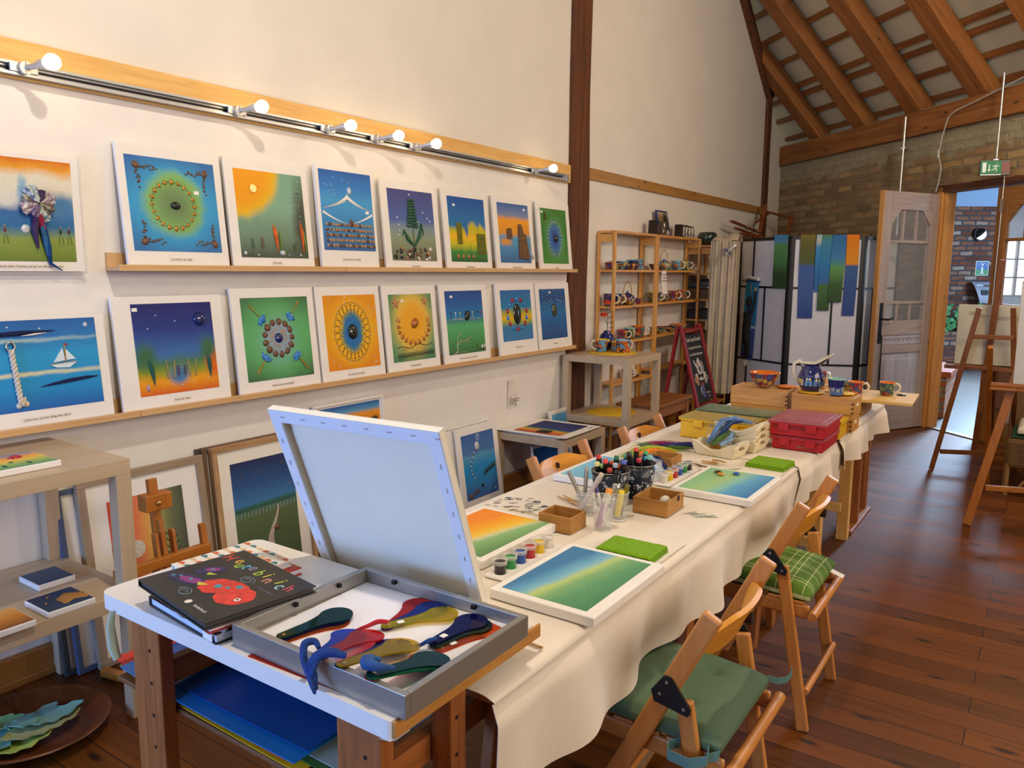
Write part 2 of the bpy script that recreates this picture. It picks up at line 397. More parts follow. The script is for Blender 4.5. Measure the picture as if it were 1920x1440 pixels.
bb = B(oldoak('y')); bb.beam((.0, 9.86, 3.58), (.0, 6.2, 6.31), .10, .16); trim(bb, None, .006)
trim(B(wood('rail_pine', '#b58a52', '#9a7040', 'y', 1, .5, True)).box(-.02, .022, 5.36, 9.74, 2.215, 2.30))
trim(B(pine_pale('y')).box(0, .028, -1.6, 5.09, 2.155, 2.285))
# the white board that faces the wall up to the timber post
trim(B(white_board).box(0, .006, -1.6, 5.085, .12, 2.155), None, .001)

# door frame of the end wall
jamb = lambda ax: wood('jamb_pine', '#d39a58', '#bb7f42', ax, .8, .45, True)
fr = B(jamb('z')).box(2.775, 2.845, -.045, .095, 0, 2.33).box(2.845, 2.865, -.02, .10, 0, 2.28)
fr.m(oldoak('x')).box(2.775, 4.32, -.045, .10, 2.28, 2.345); fr.m(jamb('z')).box(4.245, 4.31, -.045, .10, 0, 2.28)
trim(fr, ET)
trim(B(steel).box(2.86, 4.24, -.02, .06, 0, .012), ET, .002)

# double door: one leaf opened into the room, one closed
glass_pane = mat('pane_glass', '#dfe6ea', .04, alpha=.12, var=0)
limed = lambda ax: wood('limed_wood', '#b5a194', '#9c8678', ax, .8, .6)
def door_leaf(name, wd, M, wf, bare, panelm):
    st = .115; H = 2.265
    d = B(wf('z')).box(0, st, -.022, .022, .01, H).box(wd-st, wd, -.022, .022, .01, H)
    d.m(wf('x')).box(st, wd-st, -.022, .022, 2.10, H).box(st, wd-st, -.022, .022, .01, .25)
    d.box(st, wd-st, -.020, .020, .93, 1.07).box(st, wd-st, -.022, .022, .76, .84)
    for z in (1.81, 1.24): d.box(st, wd-st, -.014, .014, z-.014, z+.014)
    for sgn in (-1, 1):
        xx = st if sgn < 0 else wd-st
        d.T = Matrix.Rotation(pi/2, 4, 'X'); d.prism([(xx, 2.11), (xx-sgn*.13, 2.11), (xx, 1.96)], -.02, .02); d.T = I4
    d.m(wf('z'))
    for x in (st+(wd-2*st)*.34, st+(wd-2*st)*.67): d.box(x-.011, x+.011, -.012, .012, 1.82, 2.10).box(x-.009, x+.009, -.012, .012, 1.07, 1.23)
    if bare: d.m(bare).box(wd, wd+.018, -.024, .024, .01, H)
    o = struct(d.ob(name, bevel=.004)); o.matrix_world = M; MW[o.name] = I4
    def sub(b, nm, bev=.003):
        c = b.ob(nm, bevel=bev); c.parent = o; return c
    sub(B(glass_pane).box(st, wd-st, -.002, .002, 1.07, 2.11), 'glass_pane', 0)
    sub(B(panelm).box(st, wd-st, -.008, .008, .25, .76).box(st+.06, wd-st-.06, -.02, .02, .33, .70).box(st, wd-st, -.012, .012, .84, .93), 'door_panel', .006)
    cv = B(mat('carving_shadow_wood', '#7a6458', .7))
    for sg in (-1, 1):
        for i in range(9):
            x = st+.03+(wd-2*st-.06)*i/8
            pts = [(x+.03*cos(a)*(1-a/9), sg*.013, .885+.022*sin(a)*(1-a/9)) for a in [k*.7 for k in range(8)]]
            cv.tube(pts, .0028, 5)
    sub(cv, 'carved_band', 0)
    h = B(darkmetal)
    for sg in (-1, 1):
        h.box(wd-.075, wd-.035, sg*.022, sg*.028, .86, 1.24)
        h.tube([(wd-.055, sg*.03, 1.09), (wd-.055, sg*.07, 1.09), (wd-.10, sg*.075, 1.085), (wd-.17, sg*.075, 1.10)], [.009, .009, .010, .006], 8)
        h.tube([(wd-.055, sg*.03, .95), (wd-.055, sg*.045, .94), (wd-.055, sg*.048, .90)], .006, 6)
    hh = sub(h, 'door_handle', 0)
    if bare: sub(B(mat('black_strap', '#1b1b1d', .7)).tube([(wd-.055, .05, .93), (wd-.06, .055, .6), (wd-.075, .06, .25)], .006, 6).tube([(wd-.06, .05, .93), (wd-.045, .055, .6), (wd-.05, .06, .22)], .004, 6), 'strap', 0)
    return o
LM = Matrix.Translation((2.055, 8.61, 0)) @ Matrix.Rotation(atan2(-.76, -.42), 4, 'Z')
door_leaf('door_1', .78, LM, limed, wood('door_edge_pine', '#c9975a', '#b07e44', 'z', .8, .5), wood('limed_panel', '#c6c0c4', '#a9a2a6', 'z', .8, .6))
brownleaf = lambda ax: wood('brown_door_pine', '#9c6a34', '#7f5226', ax, .8, .5)
door_leaf('door_2', .78, ET @ Matrix.Translation((4.24, -.005, 0)) @ Matrix.Rotation(pi, 4, 'Z'), brownleaf, None, wood('brown_door_panel', '#8a6448', '#6e4c34', 'z', .8, .6))
trim(B(steel).cyl((0, 0, 1.2), (0, 0, 2.42), .006, n=8).box(-.012, .012, -.01, .01, 2.05, 2.16), ET @ Matrix.Translation((3.53, -.045, 0)), 0)

# the hall beyond
tile = NT('hall_tiles'); tb = tile.n('TexBrick', Scale=1.0, _offset=.5); tile.l(tile.coord('Object', rot=(0, 0, .35)), tb.inputs['Vector'])
for k, val in (('Mortar Size', .008), ('Brick Width', 1.2), ('Row Height', .6)): tb.inputs[k].default_value = val
tb.inputs['Color1'].default_value = lin('#5c5a5a'); tb.inputs['Color2'].default_value = lin('#66635f'); tb.inputs['Mortar'].default_value = lin('#5c5a58')
tile.l(tb.outputs['Color'], tile.b.inputs['Base Color']); tile.b.inputs['Roughness'].default_value = .45
struct(B(tile.m).prism([(0, 10.62), (6.8, 4.58), (12, 9), (8, 19), (-2, 15), (-2, 10.62)], -.06, 0).ob('floor'))
HT = Matrix.Translation((2.13, 14.55, 0)) @ Matrix.Rotation(yaw, 4, 'Z')
o = struct(B(hallbrick).box(-3.2, .20, 0, .3, 0, 2.56).ob('wall_hall')); o.matrix_world = HT
blue_lit_wall = mat('blue_lit_plaster', '#8fb0d8', .9, var=.02)  # white plaster with the blue daylight put into its colour
o = struct(B(blue_lit_wall).box(-3.2, 2.6, .02, .3, 2.56, 4.2).box(.27, .33, .0, .3, 0, 2.56).ob('wall_hall_upper')); o.matrix_world = HT
trim(B(trestlewood('z')).box(.20, .27, -.02, .2, 0, 2.4), HT)
# far window wall of the hall, seen through the glass of the closed leaf
o = struct(B(mat('hall_white_wall', '#cfcfd2', .9)).box(.33, 4.0, 1.8, 1.9, 0, 1.12).box(.33, 4.0, 1.8, 1.9, 2.12, 3.2).box(.33, .45, 1.8, 1.9, 1.12, 2.12).ob('wall_hall_far')); o.matrix_world = HT
win = B(mat('window_frame_paint', '#b9b2aa', .6)); 
for x in (.45, .85, 1.25, 1.65, 2.05): win.box(x-.02, x+.02, 1.78, 1.84, 1.12, 2.12)
for z in (1.12, 1.45, 1.78, 2.12): win.box(.43, 2.1, 1.78, 1.84, z-.015, z+.015)
o = struct(win.ob('window_1', bevel=.003)); o.matrix_world = HT; MW[o.name] = I4
c = B(mat('daylight_sky', '#e6f1ff', 1, var=0, emit=2.6)).box(.3, 4.2, 2.3, 2.32, .9, 2.6).ob('window_sky'); c.parent = o; 
# low brick parapet beyond the doorway with a clay coping
struct(B(jambbrick).box(1.72, 2.20, 9.22, 10.2, 0, .44).m(mat('clay_coping', '#b5532f', .7)).box(1.70, 2.24, 9.19, 10.22, .44, .50).ob('wall_parapet', bevel=.006))

# ================================================================== PICTURE WALL
PR = (pi/2, 0, pi/2)
gold = mat('gold_bead', '#b8863c', .35, .6); dstone = mat('dark_stone', '#1c2622', .12, coat=.6); brown_stone = mat('brown_stone', '#6b4a34', .35, var=.3, nscale=90)
pale_stone = mat('pale_stone', '#cbbfae', .4, var=.2, nscale=60); shell = mat('snail_shell', '#a8764c', .35, var=.25, nscale=70); blackline = mat('black_line', '#1d211f', .6)
glassbead = mat('clear_bead', '#c6cbd0', .12, coat=.5); bluestone = mat('blue_stone', '#2f7fc4', .15, coat=.6); redstone = mat('red_stone', '#a3222c', .2, coat=.5)
darkblue = mat('cobalt_glass', '#16235e', .05, coat=1); green_l = mat('green_leaf', '#2c5a3f', .6, var=.15); olive = mat('olive_twig', '#5c6333', .7); white_t = mat('white_tag', '#f2efe9', .7)
caption_paper = mat('caption_paper', '#e6ded4', .8)
GR = 'collage pictures displayed along the wall'

class Deco(B):
    """draws on an artwork: u, v run 0..1 across it, sizes in metres"""
    def __init__(s, A, m=gold): super().__init__(m); s.A = A; s.pc = 0; s.pi = []
    def _w(nm):
        def g(s, *a, **k):
            top = not getattr(s, 'busy', False)
            if top: s.pc += 1; s.busy = True
            n0 = len(s.f); r = (getattr(Deco, '_'+nm) if hasattr(Deco, '_'+nm) else getattr(B, nm))(s, *a, **k)
            if top: s.busy = False; s.pi += [s.pc]*(len(s.f)-n0)
            return r
        return g
    def pieces(s, name, T):
        if s.pc > 16: return tag(s.ob(name, T), kind='stuff')
        for q in range(1, s.pc+1):
            b = B(); b.ms = s.ms; idx = [i for i, x in enumerate(s.pi) if x == q]; used = {}
            for i in idx:
                f = []
                for v in s.f[i]:
                    if v not in used: used[v] = len(b.v); b.v.append(s.v[v])
                    f.append(used[v])
                b.f.append(f); b.mi.append(s.mi[i]); b.sm.append(s.sm[i])
            b.ms = sorted(set(b.mi)); b.mi = [b.ms.index(i) for i in b.mi]; b.ms = [s.ms[i] for i in b.ms]
            b.ob(name, T)
    def p(s, u, v, h=0): x0, y0, x1, y1, z = s.A; return (x0+(x1-x0)*u, y0+(y1-y0)*v, z+h)
    def _stone(s, u, v, ru, rv=None, rz=0, h=.5, n=8, jit=.15):
        rv = rv or ru; c = s.p(u, v, 0); return s.ball(c, (ru, rv, min(ru, rv)*h), n, jit, rz)
    def _line(s, pts, r=.0012, n=4): return s.tube([s.p(u, v, r*.5) for u, v in pts], r, n)
    def _star(s, u, v, R, a0=0, n=5):
        x, y, z = s.p(u, v, .001)
        for k in range(n):
            a = a0+2*pi*k/n; s.tube([(x, y, z), (x+R*.5*cos(a), y+R*.5*sin(a), z+.002), (x+R*cos(a), y+R*sin(a), z)], [R*.16, R*.17, R*.03], 5, flat=1)
        return s
    def _leaf(s, u, v, L, W, a):
        x, y, z = s.p(u, v, .001); pts = []
        for k in range(7):
            t = k/6; pts.append((x+L*t*cos(a), y+L*t*sin(a)+.1*L*sin(pi*t), z+.003*sin(pi*t)))
        return s.tube(pts, [max(.0006, W*sin(pi*min(.98, max(.03, k/6)))) for k in range(7)], 6)
    def _twig(s, u, v, H, a=pi/2, r=.001, n=5):
        x, y, z = s.p(u, v, .001); s.tube([(x, y, z), (x+H*cos(a), y+H*sin(a), z)], r, 4)
        for k in range(n):
            t = (k+1)/(n+1); q = (x+H*t*cos(a), y+H*t*sin(a), z)
            for sg in (-1, 1):
                b = a+sg*.8; l = H*.28*(1-t*.5); s.tube([q, (q[0]+l*cos(b), q[1]+l*sin(b), z)], r*.9, 4)
        return s

for _n in ('stone', 'line', 'star', 'leaf', 'twig', 'tube', 'box', 'prism', 'sheet', 'beam', 'ball'): setattr(Deco, _n, Deco._w(_n))
Deco._w = None

def picture(name, label, y0, y1, zb, H, mg, art, caption, lean=6.0, xb=.068, deco=(), group=GR, t=.016, capu=.5, tagp=None, cat='picture', capv=None):
    wd = y1-y0; T = thing(name, label, cat, (xb, (y0+y1)/2, zb), group=group, rot=(pi/2-radians(lean), 0, pi/2))
    l, r, tp, b = mg; A = (-wd/2+l, b, wd/2-r, H-tp, t+.0012)
    B(white_board).box(-wd/2, wd/2, 0, H, 0, t).ob('panel', T, bevel=.0015)
    B(art).box(A[0], A[2], A[1], A[3], t, t+.0012).ob('artwork', T, uv=(A[0], A[1], A[2], A[3]))
    if caption:
        cw = max(.055, len(caption)*.0048); cx = A[0]+(A[2]-A[0])*capu; cy = (capv if capv is not None else b*.48)
        cp = B(caption_paper).box(cx-cw/2, cx+cw/2, cy-.0085, cy+.0085, t, t+.0008).ob('caption_strip', T)
        text('caption_writing', caption, cp, (cx, cy, t+.001), .0105, ink, shear=.3, ext=.0002)
    if tagp:
        D = Deco(A, white_t); x, y, z = D.p(*tagp, 0); D.box(x-.011, x+.011, y-.007, y+.007, z, z+.001); D.ob('price_tag', T)
    k = 0
    for nm, fn in deco:
        D = Deco(A); fn(D); D.pieces(nm, T)
    return T, A

rnd = random.Random(3)
def ring(D, m, n, R, ru, rv, cu=.5, cv=.5, asp=1, a0=0, h=.5):
    D.m(m)
    for k in range(n):
        a = a0+2*pi*k/n; D.stone(cu+R*cos(a), cv+R*asp*sin(a), ru*rnd.uniform(.8, 1.2), rv*rnd.uniform(.8, 1.2), a, h)

# ---- upper row
ZU, ZL = 1.5205, .9545
def d_strength(D):
    D.m(brown_stone)
    for cu, cv, a in ((.11, .90, -.6), (.88, .88, -2.2), (.12, .10, .7), (.92, .09, 2.3)):
        D.stone(cu, cv, .017, .014, a, .5, 12)
        for sg in (-1, 1):
            for k in range(11):
                t = (k//2)*.033+.055
                du = (t if sg > 0 else rnd.uniform(-.01, .03))*(1 if cu < .5 else -1); dv = (t if sg < 0 else rnd.uniform(-.01, .03))*(1 if cv < .5 else -1)
                D.stone(cu+du, cv+dv+rnd.uniform(-.014, .014), .0056, .0048, 0, .8, 6)
def d_strength2(D):
    ring(D, gold, 20, .24, .0105, .008, .48, .5, 1.05); D.m(brown_stone); ring(D, brown_stone, 20, .24, .0035, .0035, .48, .5, 1.05, .16)
picture('collage_picture', 'picture of a green glow ringed by gold pieces on blue, on the upper ledge', 1.655, 2.105, ZU, .475, (.03, .032, .045, .062),
    paint([(0, '#3a72ae'), (.5, '#3d9bd0'), (1, '#3c6cae')], [(.5, .5, .46, .46, .35, '#3aa0d6'), (.5, .52, .34, .34, .22, '#8cc46a'), (.5, .5, .24, .24, .8, '#6f8a5c')], amp=.16, nscale=4), 'Die Kraft in der Stille', deco=(
    ('snail_shell', d_strength), ('gold_ring', d_strength2), ('dark_pebble', lambda D: D.m(dstone).stone(.5, .5, .024, .017, 0, .6, 14))), tagp=(.76, .66))
def d_moon(D):
    D.m(green_l); D.twig(.17, .08, .055); D.m(brown_stone).twig(.31, .08, .06, pi/2, .0014, 6); D.m(olive).twig(.77, .06, .055, 1.2).twig(.8, .06, .045, 1.8)
    D.m(glassbead)
    for k in range(9): D.stone(.93-.004*k*rnd.random(), .93-.06*k, .0025, .0025, 0, 1, 5)
    D.stone(.06, .05, .009, .009, 0, .5).stone(.24, .03, .005).stone(.60, .06, .016, .012, 0, .6).stone(.70, .04, .004).stone(.88, .04, .006)
    for k in range(9): D.stone(.05+.025*k, .455+.02*(k/9), .002, .002, 0, 1, 5)
    D.m(olive)
    for v in (.78, .68, .56): D.line([(.86, v), (.96, v+.01)], .0012).line([(.91, v+.02), (.92, v-.015)], .001)
feather = mat('orange_felt', '#d9601f', .9, var=.3, nscale=30)
def d_feather(D):
    D.m(feather).leaf(.53, .06, .13, .010, pi/2+.12); D.leaf(.93, .05, .15, .008, pi/2+.05); D.m(mat('green_felt', '#6d8c4a', .9)).leaf(.58, .06, .10, .006, pi/2+.02).leaf(.97, .04, .13, .006, pi/2+.1)
picture('collage_picture', 'picture of an orange sun with a gold disc over grey green', 2.125, 2.580, ZU, .475, (.045, .035, .045, .045),
    paint([(0, '#4b5348'), (.22, '#6f8a74'), (.6, '#86b096'), (1, '#7fae94')], [(.98, .35, .16, .55, .6, '#4f5548'), (.0, 1.02, .62, .56, .12, '#e6c31a'), (.0, 1.02, .54, .49, .25, '#f2a31b')], amp=.14, nscale=5), 'Mondschein', deco=(
    ('twig_or_crystal', d_moon), ('felt_feather', d_feather), ('gold_disc', lambda D: D.m(mat('gold_disc_metal', '#e0c184', .25, .9)).tube([D.p(.25, .79, 0), D.p(.25, .79, .004)], .018, 20))))
agate = mat('agate_slice', '#9c8468', .3, var=.55, nscale=110)
def d_wall(D):
    for j in range(5):
        u = .04
        while u < .94:
            wv = rnd.uniform(.010, .0135); D.m(rnd.choice([brown_stone, shell, agate, agate])); D.stone(u+.035, .058+j*.066, wv*.88, .0102*rnd.uniform(.85, 1.1), rnd.uniform(-.2, .2), .5, 7, .3); u += wv*2/.36*.9
    D.m(brown_stone).stone(.55, .36, .013, .017, .5, .7, 10)
def d_ridge(D):
    D.m(white_board)
    for sg in (-1, 1): D.sheet(lambda a, b: D.p(.5+sg*a*.46, .655-.13*a**.8-b*(.055*(1-a)**2+.01)+.06*(1-a)**3, .0012), 12, 2)
    D.sheet(lambda a, b: D.p(.02+a*.96, .34+.10*abs(a-.5)*2*(abs(a-.5)*2)**.6*1.2+b*.035*(abs(a-.5)*2)**1.2, .0012), 18, 1)
    D.m(blackline).line([(.04+.46*t/6, .52+.13*(t/6)**1.2) for t in range(7)], .0014).line([(.5+.46*t/6, .65-.13*(t/6)**.8) for t in range(7)], .0014)
def d_stars(D, n=12, lo=.7, m=glassbead):
    D.m(m)
    for k in range(n): D.stone(rnd.uniform(.08, .94), rnd.uniform(lo, .97), .0032, .0032, 0, 1, 6)
picture('collage_picture', 'picture of a white mountain ridge over rows of cut stones on blue', 2.625, 3.015, ZU+.004, .492, (.02, .02, .018, .085),
    paint([(0, '#3a66a6'), (.3, '#3f8ac8'), (.62, '#4aa0dc'), (.8, '#3a80cc'), (1, '#2f62b0')], amp=.10, nscale=3), 'Das Fundament der Ewigkeit', lean=5, deco=(
    ('cut_stone_pattern', d_wall), ('felt_ridge', d_ridge), ('star_bead', d_stars), ('crystal', lambda D: D.m(glassbead).stone(.55, .76, .014, .020, 0, .7, 10, .05))), tagp=(.88, .5), capv=.04, t=.02)
def d_palm(D):
    D.m(green_l)
    x, y, z = D.p(.5, .5, .001)
    D.line([(.5, .45), (.48, .88)], .004, 5)
    for k in range(10):
        v = .50+.041*k; L = .052*(1-k*.055)
        for sg in (-1, 1):
            p = D.p(.49, v, .002); D.tube([p, (p[0]+sg*L*.6, p[1]-.004+rnd.uniform(-.003, .003), p[2]), (p[0]+sg*L, p[1]+.002, p[2])], [.007, .0075, .003], 6)
    D.m(olive); D.line([(.5, .2), (.49, .48)], .003, 5)
    D.m(green_l)
    for pts in ([(.5, .2), (.62, .36), (.68, .52), (.72, .36)], [(.5, .2), (.36, .30), (.28, .42), (.24, .34)]):
        D.tube([D.p(u, v, .004) for u, v in pts], [.004, .011, .009, .001], 6)
def d_shore(D):
    for k in range(26):
        D.m(rnd.choice([brown_stone, pale_stone, shell, dstone])); D.stone(rnd.uniform(.03, .97), rnd.uniform(.03, .17), rnd.uniform(.007, .019), rnd.uniform(.007, .015), rnd.random()*3, .6, 8, .3)
    D.m(glassbead)
    for u, v in ((.75, .70), (.84, .62), (.9, .58), (.17, .60), (.19, .50), (.62, .56), (.62, .5), (.2, .42), (.3, .36), (.47, .94), (.18, .36)): D.stone(u, v, .006, .006, 0, .8, 8)
picture('collage_picture', 'picture of a dark green fern tree above pebbles, on violet and grey', 3.075, 3.540, ZU, .475, (.05, .045, .045, .045),
    paint([(0, '#6c6a58'), (.3, '#8c9a7c'), (.48, '#7e92a0'), (.58, '#5268a8'), (1, '#4a4a86')], amp=.12, nscale=4), 'Himmelsstürmer', deco=(('palm_tree', d_palm), ('shore_pebble_pattern', d_shore)), tagp=(.76, .03), capv=.014)
amber = mat('amber_glass', '#6b6a1c', .15, coat=.6)
def d_cyl(D):
    D.m(amber).box(*[c for pr in zip(D.p(.19, .27, .001), D.p(.32, .60, .004)) for c in pr]); D.box(*[c for pr in zip(D.p(.72, .12, .001), D.p(.96, .45, .004)) for c in pr])
    D.m(green_l)
    for k in range(14): D.stone(.84+.09*cos(k*1.3), .27+.12*sin(k*2.1), .010, .008, k, .7, 6, .3)
    D.m(brown_stone)
    for k in range(9): D.stone(.25+.02*cos(k*3), .30+.03*k, .006, .007, k, .8, 6, .3)
    D.m(bluestone).stone(.82, .27, .008).stone(.9, .22, .005); D.m(shell)
    for k in range(4): D.stone(.18+.14*k, .085, .014, .013, 0, .5, 10)
    D.m(olive)
    for k in range(6): D.line([(.66+.05*k, .05), (.69+.05*k, .065)], .0015)
picture('collage_picture', 'picture of a yellow meadow under deep blue with two small glued vessels', 3.585, 4.035, ZU, .475, (.045, .045, .045, .045),
    paint([(0, '#2f5c30'), (.15, '#3f8a3c'), (.27, '#c8c020'), (.40, '#f0bc14'), (.50, '#b4b428'), (.56, '#2f78b0'), (1, '#2352a4')], [(.62, .52, .12, .10, .5, '#c9b820'), (.86, .5, .09, .09, .5, '#c9b820'), (.44, .52, .05, .12, .5, '#2a68b0')], amp=.16, nscale=4, streak=True), 'Einkauf mit Liebe', deco=(('glued_vessel_pattern', d_cyl),), tagp=(.16, .87), capv=.014)
def d_drift(D):
    D.m(mat('driftwood', '#6e5238', .9, var=.35, nscale=60, bump=.4))
    for x0, x1, y0, y1 in ((.26, .42, .40, .56),):
        for k in range(4): D.beam(D.p(x0+.04*k, y0, .003), D.p(x0+.035*k, y1+.02*(k % 2), .003), .016, .008)
    D.prism([D.p(a, b)[:2] for a, b in ((.58, .08), (.90, .06), (.88, .24), (.84, .48), (.76, .50), (.70, .66), (.62, .66), (.60, .35))], D.A[4], D.A[4]+.012)
    D.box(*[c for pr in zip(D.p(.66, .12, .012), D.p(.8, .20, .016)) for c in pr])
    D.m(steel).line([(1.0, .46), (1.04, .14)], .003, 6); x, y, z = D.p(1.04, .10, .002)
    D.tube([(x+.012*cos(a), y+.012*sin(a), z) for a in [k*pi/5 for k in range(11)]], .0032, 6)
picture('collage_picture', 'picture with driftwood and a metal key on blue and orange', 4.088, 4.542, ZU, .475, (.045, .05, .045, .045),
    paint([(0, '#3f68a0'), (.42, '#5aa0cc'), (.5, '#e0962a'), (.72, '#f0a024'), (.80, '#7a8ab0'), (1, '#3c64a8')], [(.2, .34, .18, .06, .6, '#d8943a')], amp=.12, nscale=4), 'Schlüssel für den Schatz', deco=(('driftwood_piece', d_drift),), tagp=(.86, .92), capv=.014)
def d_dream(D):
    ring(D, glassbead, 26, .26, .0045, .0045, .5, .46, 1.15, h=1); ring(D, redstone, 7, .27, .005, .005, .5, .46, 1.15, .3, 1); ring(D, dstone, 12, .25, .0045, .0045, .5, .46, 1.15, .1, 1)
    D.m(mat('feather_brown', '#4f3d20', .9)).leaf(.12, .78, .06, .008, 1.3).leaf(.14, .80, .035, .005, .2)
    D.m(dstone).stone(.53, .46, .030, .028, 0, .6, 10)
picture('collage_picture', 'picture of a blue bead circle on green, beside the timber post', 4.603, 5.045, ZU, .475, (.045, .05, .045, .045),
    paint([(0, '#4f8a3c'), (.5, '#3f7f3a'), (1, '#4a8034')], [(.52, .46, .30, .32, .5, '#6aa868'), (.5, .46, .24, .28, .4, '#3a6cae'), (.5, .46, .1, .14, .6, '#3a4a92')], amp=.12, nscale=5), 'Träume', deco=(('bead_circle', d_dream),), tagp=(.05, .93), capv=.014)

# ---- the large picture hanging left of the upper ledge
def felt_mix(nm, cs, off):
    s = NT(nm); n = s.noise(s.coord(loc=(off, off*2, 0)), 26, 4, .6, 1.0); s.l(s.ramp(n, [(.36, cs[0]), (.47, cs[1]), (.56, cs[2]), (.66, cs[0])]), s.b.inputs['Base Color']); s.b.inputs['Roughness'].default_value = .95; return s.m
fp_ = [felt_mix('petal_felt', ('#d8d8d4', '#7a5a78', '#c8c0b8'), 1), felt_mix('petal_felt', ('#4c3c64', '#2c2444', '#8c7898'), 4), felt_mix('petal_felt', ('#7cb0ac', '#d0d4d0', '#4c5c78'), 7), felt_mix('petal_felt', ('#c4bcb4', '#5c6030', '#6a4468'), 9)]
def d_flower(D):
    cols = [mat('petal_white', '#d9d6d0', .9, var=.2, nscale=20), mat('petal_teal', '#6aa8a4', .9, var=.3, nscale=20), mat('petal_violet', '#4a3868', .9, var=.4, nscale=20), mat('petal_olive', '#7c8244', .9, var=.3, nscale=20), mat('petal_plum', '#6d4460', .9, var=.3)]
    x, y, z = D.p(.70, .57, .012)
    for k in range(8):
        a = 2*pi*k/8+.4; D.m(fp_[k % 4]); R = (.058, .046, .062, .050)[k % 4]
        D.sheet(lambda i, j: (x+(.004+R*j*(1-.25*abs(i-.5)**1.5))*cos(a+(i-.5)*1.25*(1-.35*j)), y+(.004+R*j*(1-.25*abs(i-.5)**1.5))*sin(a+(i-.5)*1.25*(1-.35*j)), z+.014*sin(pi*i)*j+.006*sin(14*i+k*2)*j+.004*(k % 3)-.012*j*j), 12, 6, .002)
def d_tail(D):
    for c, pts in (('#3d2a50', [(.68, .46), (.66, .3), (.68, .13)]), ('#8a1c3c', [(.70, .46), (.73, .32), (.74, .2)]), ('#12406e', [(.73, .33), (.76, .15), (.77, -.02), (.86, -.09)]), ('#2e5c80', [(.72, .38), (.74, .22), (.75, .06)])):
        D.m(mat('felt_'+c[1:], c, .95, var=.25, nscale=40)); D.tube([D.p(u, v, .01) for u, v in pts], [.012, .010]+[.006]*(len(pts)-3)+[.002] if len(pts) > 3 else [.012, .012, .003], 7)
def d_people(D):
    for u, c in ((.44, '#7a3c44'), (.88, '#2e4630'), (.95, '#5a3a3c')):
        if u > 1: continue
        D.m(mat('felt_figure_'+c[1:], c, .9)); D.stone(u, .30, .005, .010, 0, .5, 7); D.m(mat('skin_bead', '#b88868', .6)).stone(u, .342, .004, .004, 0, 1, 7)
        D.m(olive).line([(u-.015, .17), (u-.01, .26)], .0012).line([(u+.02, .17), (u+.01, .26)], .0012).line([(u-.03, .30), (u+.03, .31)], .0008)
    D.m(glassbead).stone(.60, .32, .015, .015, 0, .12, 14)
picture('collage_picture', 'picture of a big felt flower with a long tail, hanging on the wall', 1.055, 1.512, 1.503, .405, (.012, .028, .018, .035),
    paint([(0, '#6f8434'), (.22, '#8ca04a'), (.34, '#2f6ea4'), (.5, '#3a6ea8'), (.58, '#dcdcd2'), (.82, '#e6dfc8'), (.92, '#e8a02a'), (1, '#d8781e')], [(.86, .55, .22, .12, .6, '#4a80b4'), (.60, .68, .03, .14, .7, '#88b0cc')], amp=.14, nscale=3.5), 'Pflücke deine Träume und lass ein Wunder werden', lean=0, xb=.02, deco=(('felt_flower', d_flower), ('felt_tail', d_tail), ('small_figure', d_people)), tagp=(.2, .63), capu=.62, capv=.017)
B(mat('clear_box', '#e8e4de', .1, alpha=.25, var=0)).box(-.24, .24, -.008, -.002, 0, .02).box(.2275, .236, -.008, .41, 0, .02).ob('frame_edge', bpy.data.objects['collage_picture.007'] if 'collage_picture.007' in bpy.data.objects else None)

# ---- lower row
def d_boat(D):
    D0 = D.p; D.p = lambda u, v, h=0: D0(.66+(u-.56)*.58, .44+(v-.42)*.85, h)
    sail = mat('sail_felt', '#cfe0e6', .9)
    D.m(sail).prism([D.p(a, b)[:2] for a, b in ((.60, .50), (.72, .69), (.735, .52))], D.A[4], D.A[4]+.003).prism([D.p(a, b)[:2] for a, b in ((.75, .52), (.755, .67), (.86, .53))], D.A[4], D.A[4]+.003)
    D.prism([D.p(a, b)[:2] for a, b in ((.56, .47), (.63, .43), (.78, .42), (.87, .49))], D.A[4], D.A[4]+.004)
    D.m(gold).line([(.56, .475), (.86, .50)], .0016).line([(.742, .50), (.745, .73)], .0022); D.m(redstone).prism([D.p(a, b)[:2] for a, b in ((.745, .72), (.80, .725), (.745, .75))], D.A[4], D.A[4]+.003)
def d_rope(D):
    D.m(mat('rope_cotton', '#cfc6b4', .9, bump=.3))
    for ph in (0, pi):
        D.tube([D.p(.42+.012*sin(v*40+ph)+.02*(1-v), .08+v*.60, .008+.004*cos(v*40+ph)) for v in [k/30 for k in range(31)]], .0055, 6)
    D.tube([D.p(.45+.02*v, .06+.1*v, .006) for v in (0, .5, 1)], .005, 6); D.stone(.43, .07, .010, .012, 0, 1).stone(.48, .08, .009, .012, 0, 1)
    x, y, z = D.p(.42, .72, .008); D.m(steel).tube([(x+.014*cos(a), y+.016*sin(a), z) for a in [k*pi/6 for k in range(13)]], .0035, 6)
def d_whale(D):
    D.m(mat('navy_felt', '#161c4c', .95, var=.3)); D.tube([D.p(.22+.5*t, .86-.01*cos(t*3), .002) for t in (0, .2, .5, .8, 1)], [.001, .008, .010, .005, .001], 6); D.tube([D.p(.58+.40*t, .25+.06*sin(t*1.6), .002) for t in (0, .2, .5, .8, 1)], [.001, .005, .008, .006, .001], 6)
    D.m(white_board).tube([D.p(.50+.16*t, .83+.02*t, .004) for t in (0, .5, 1)], [.001, .004, .001], 6)
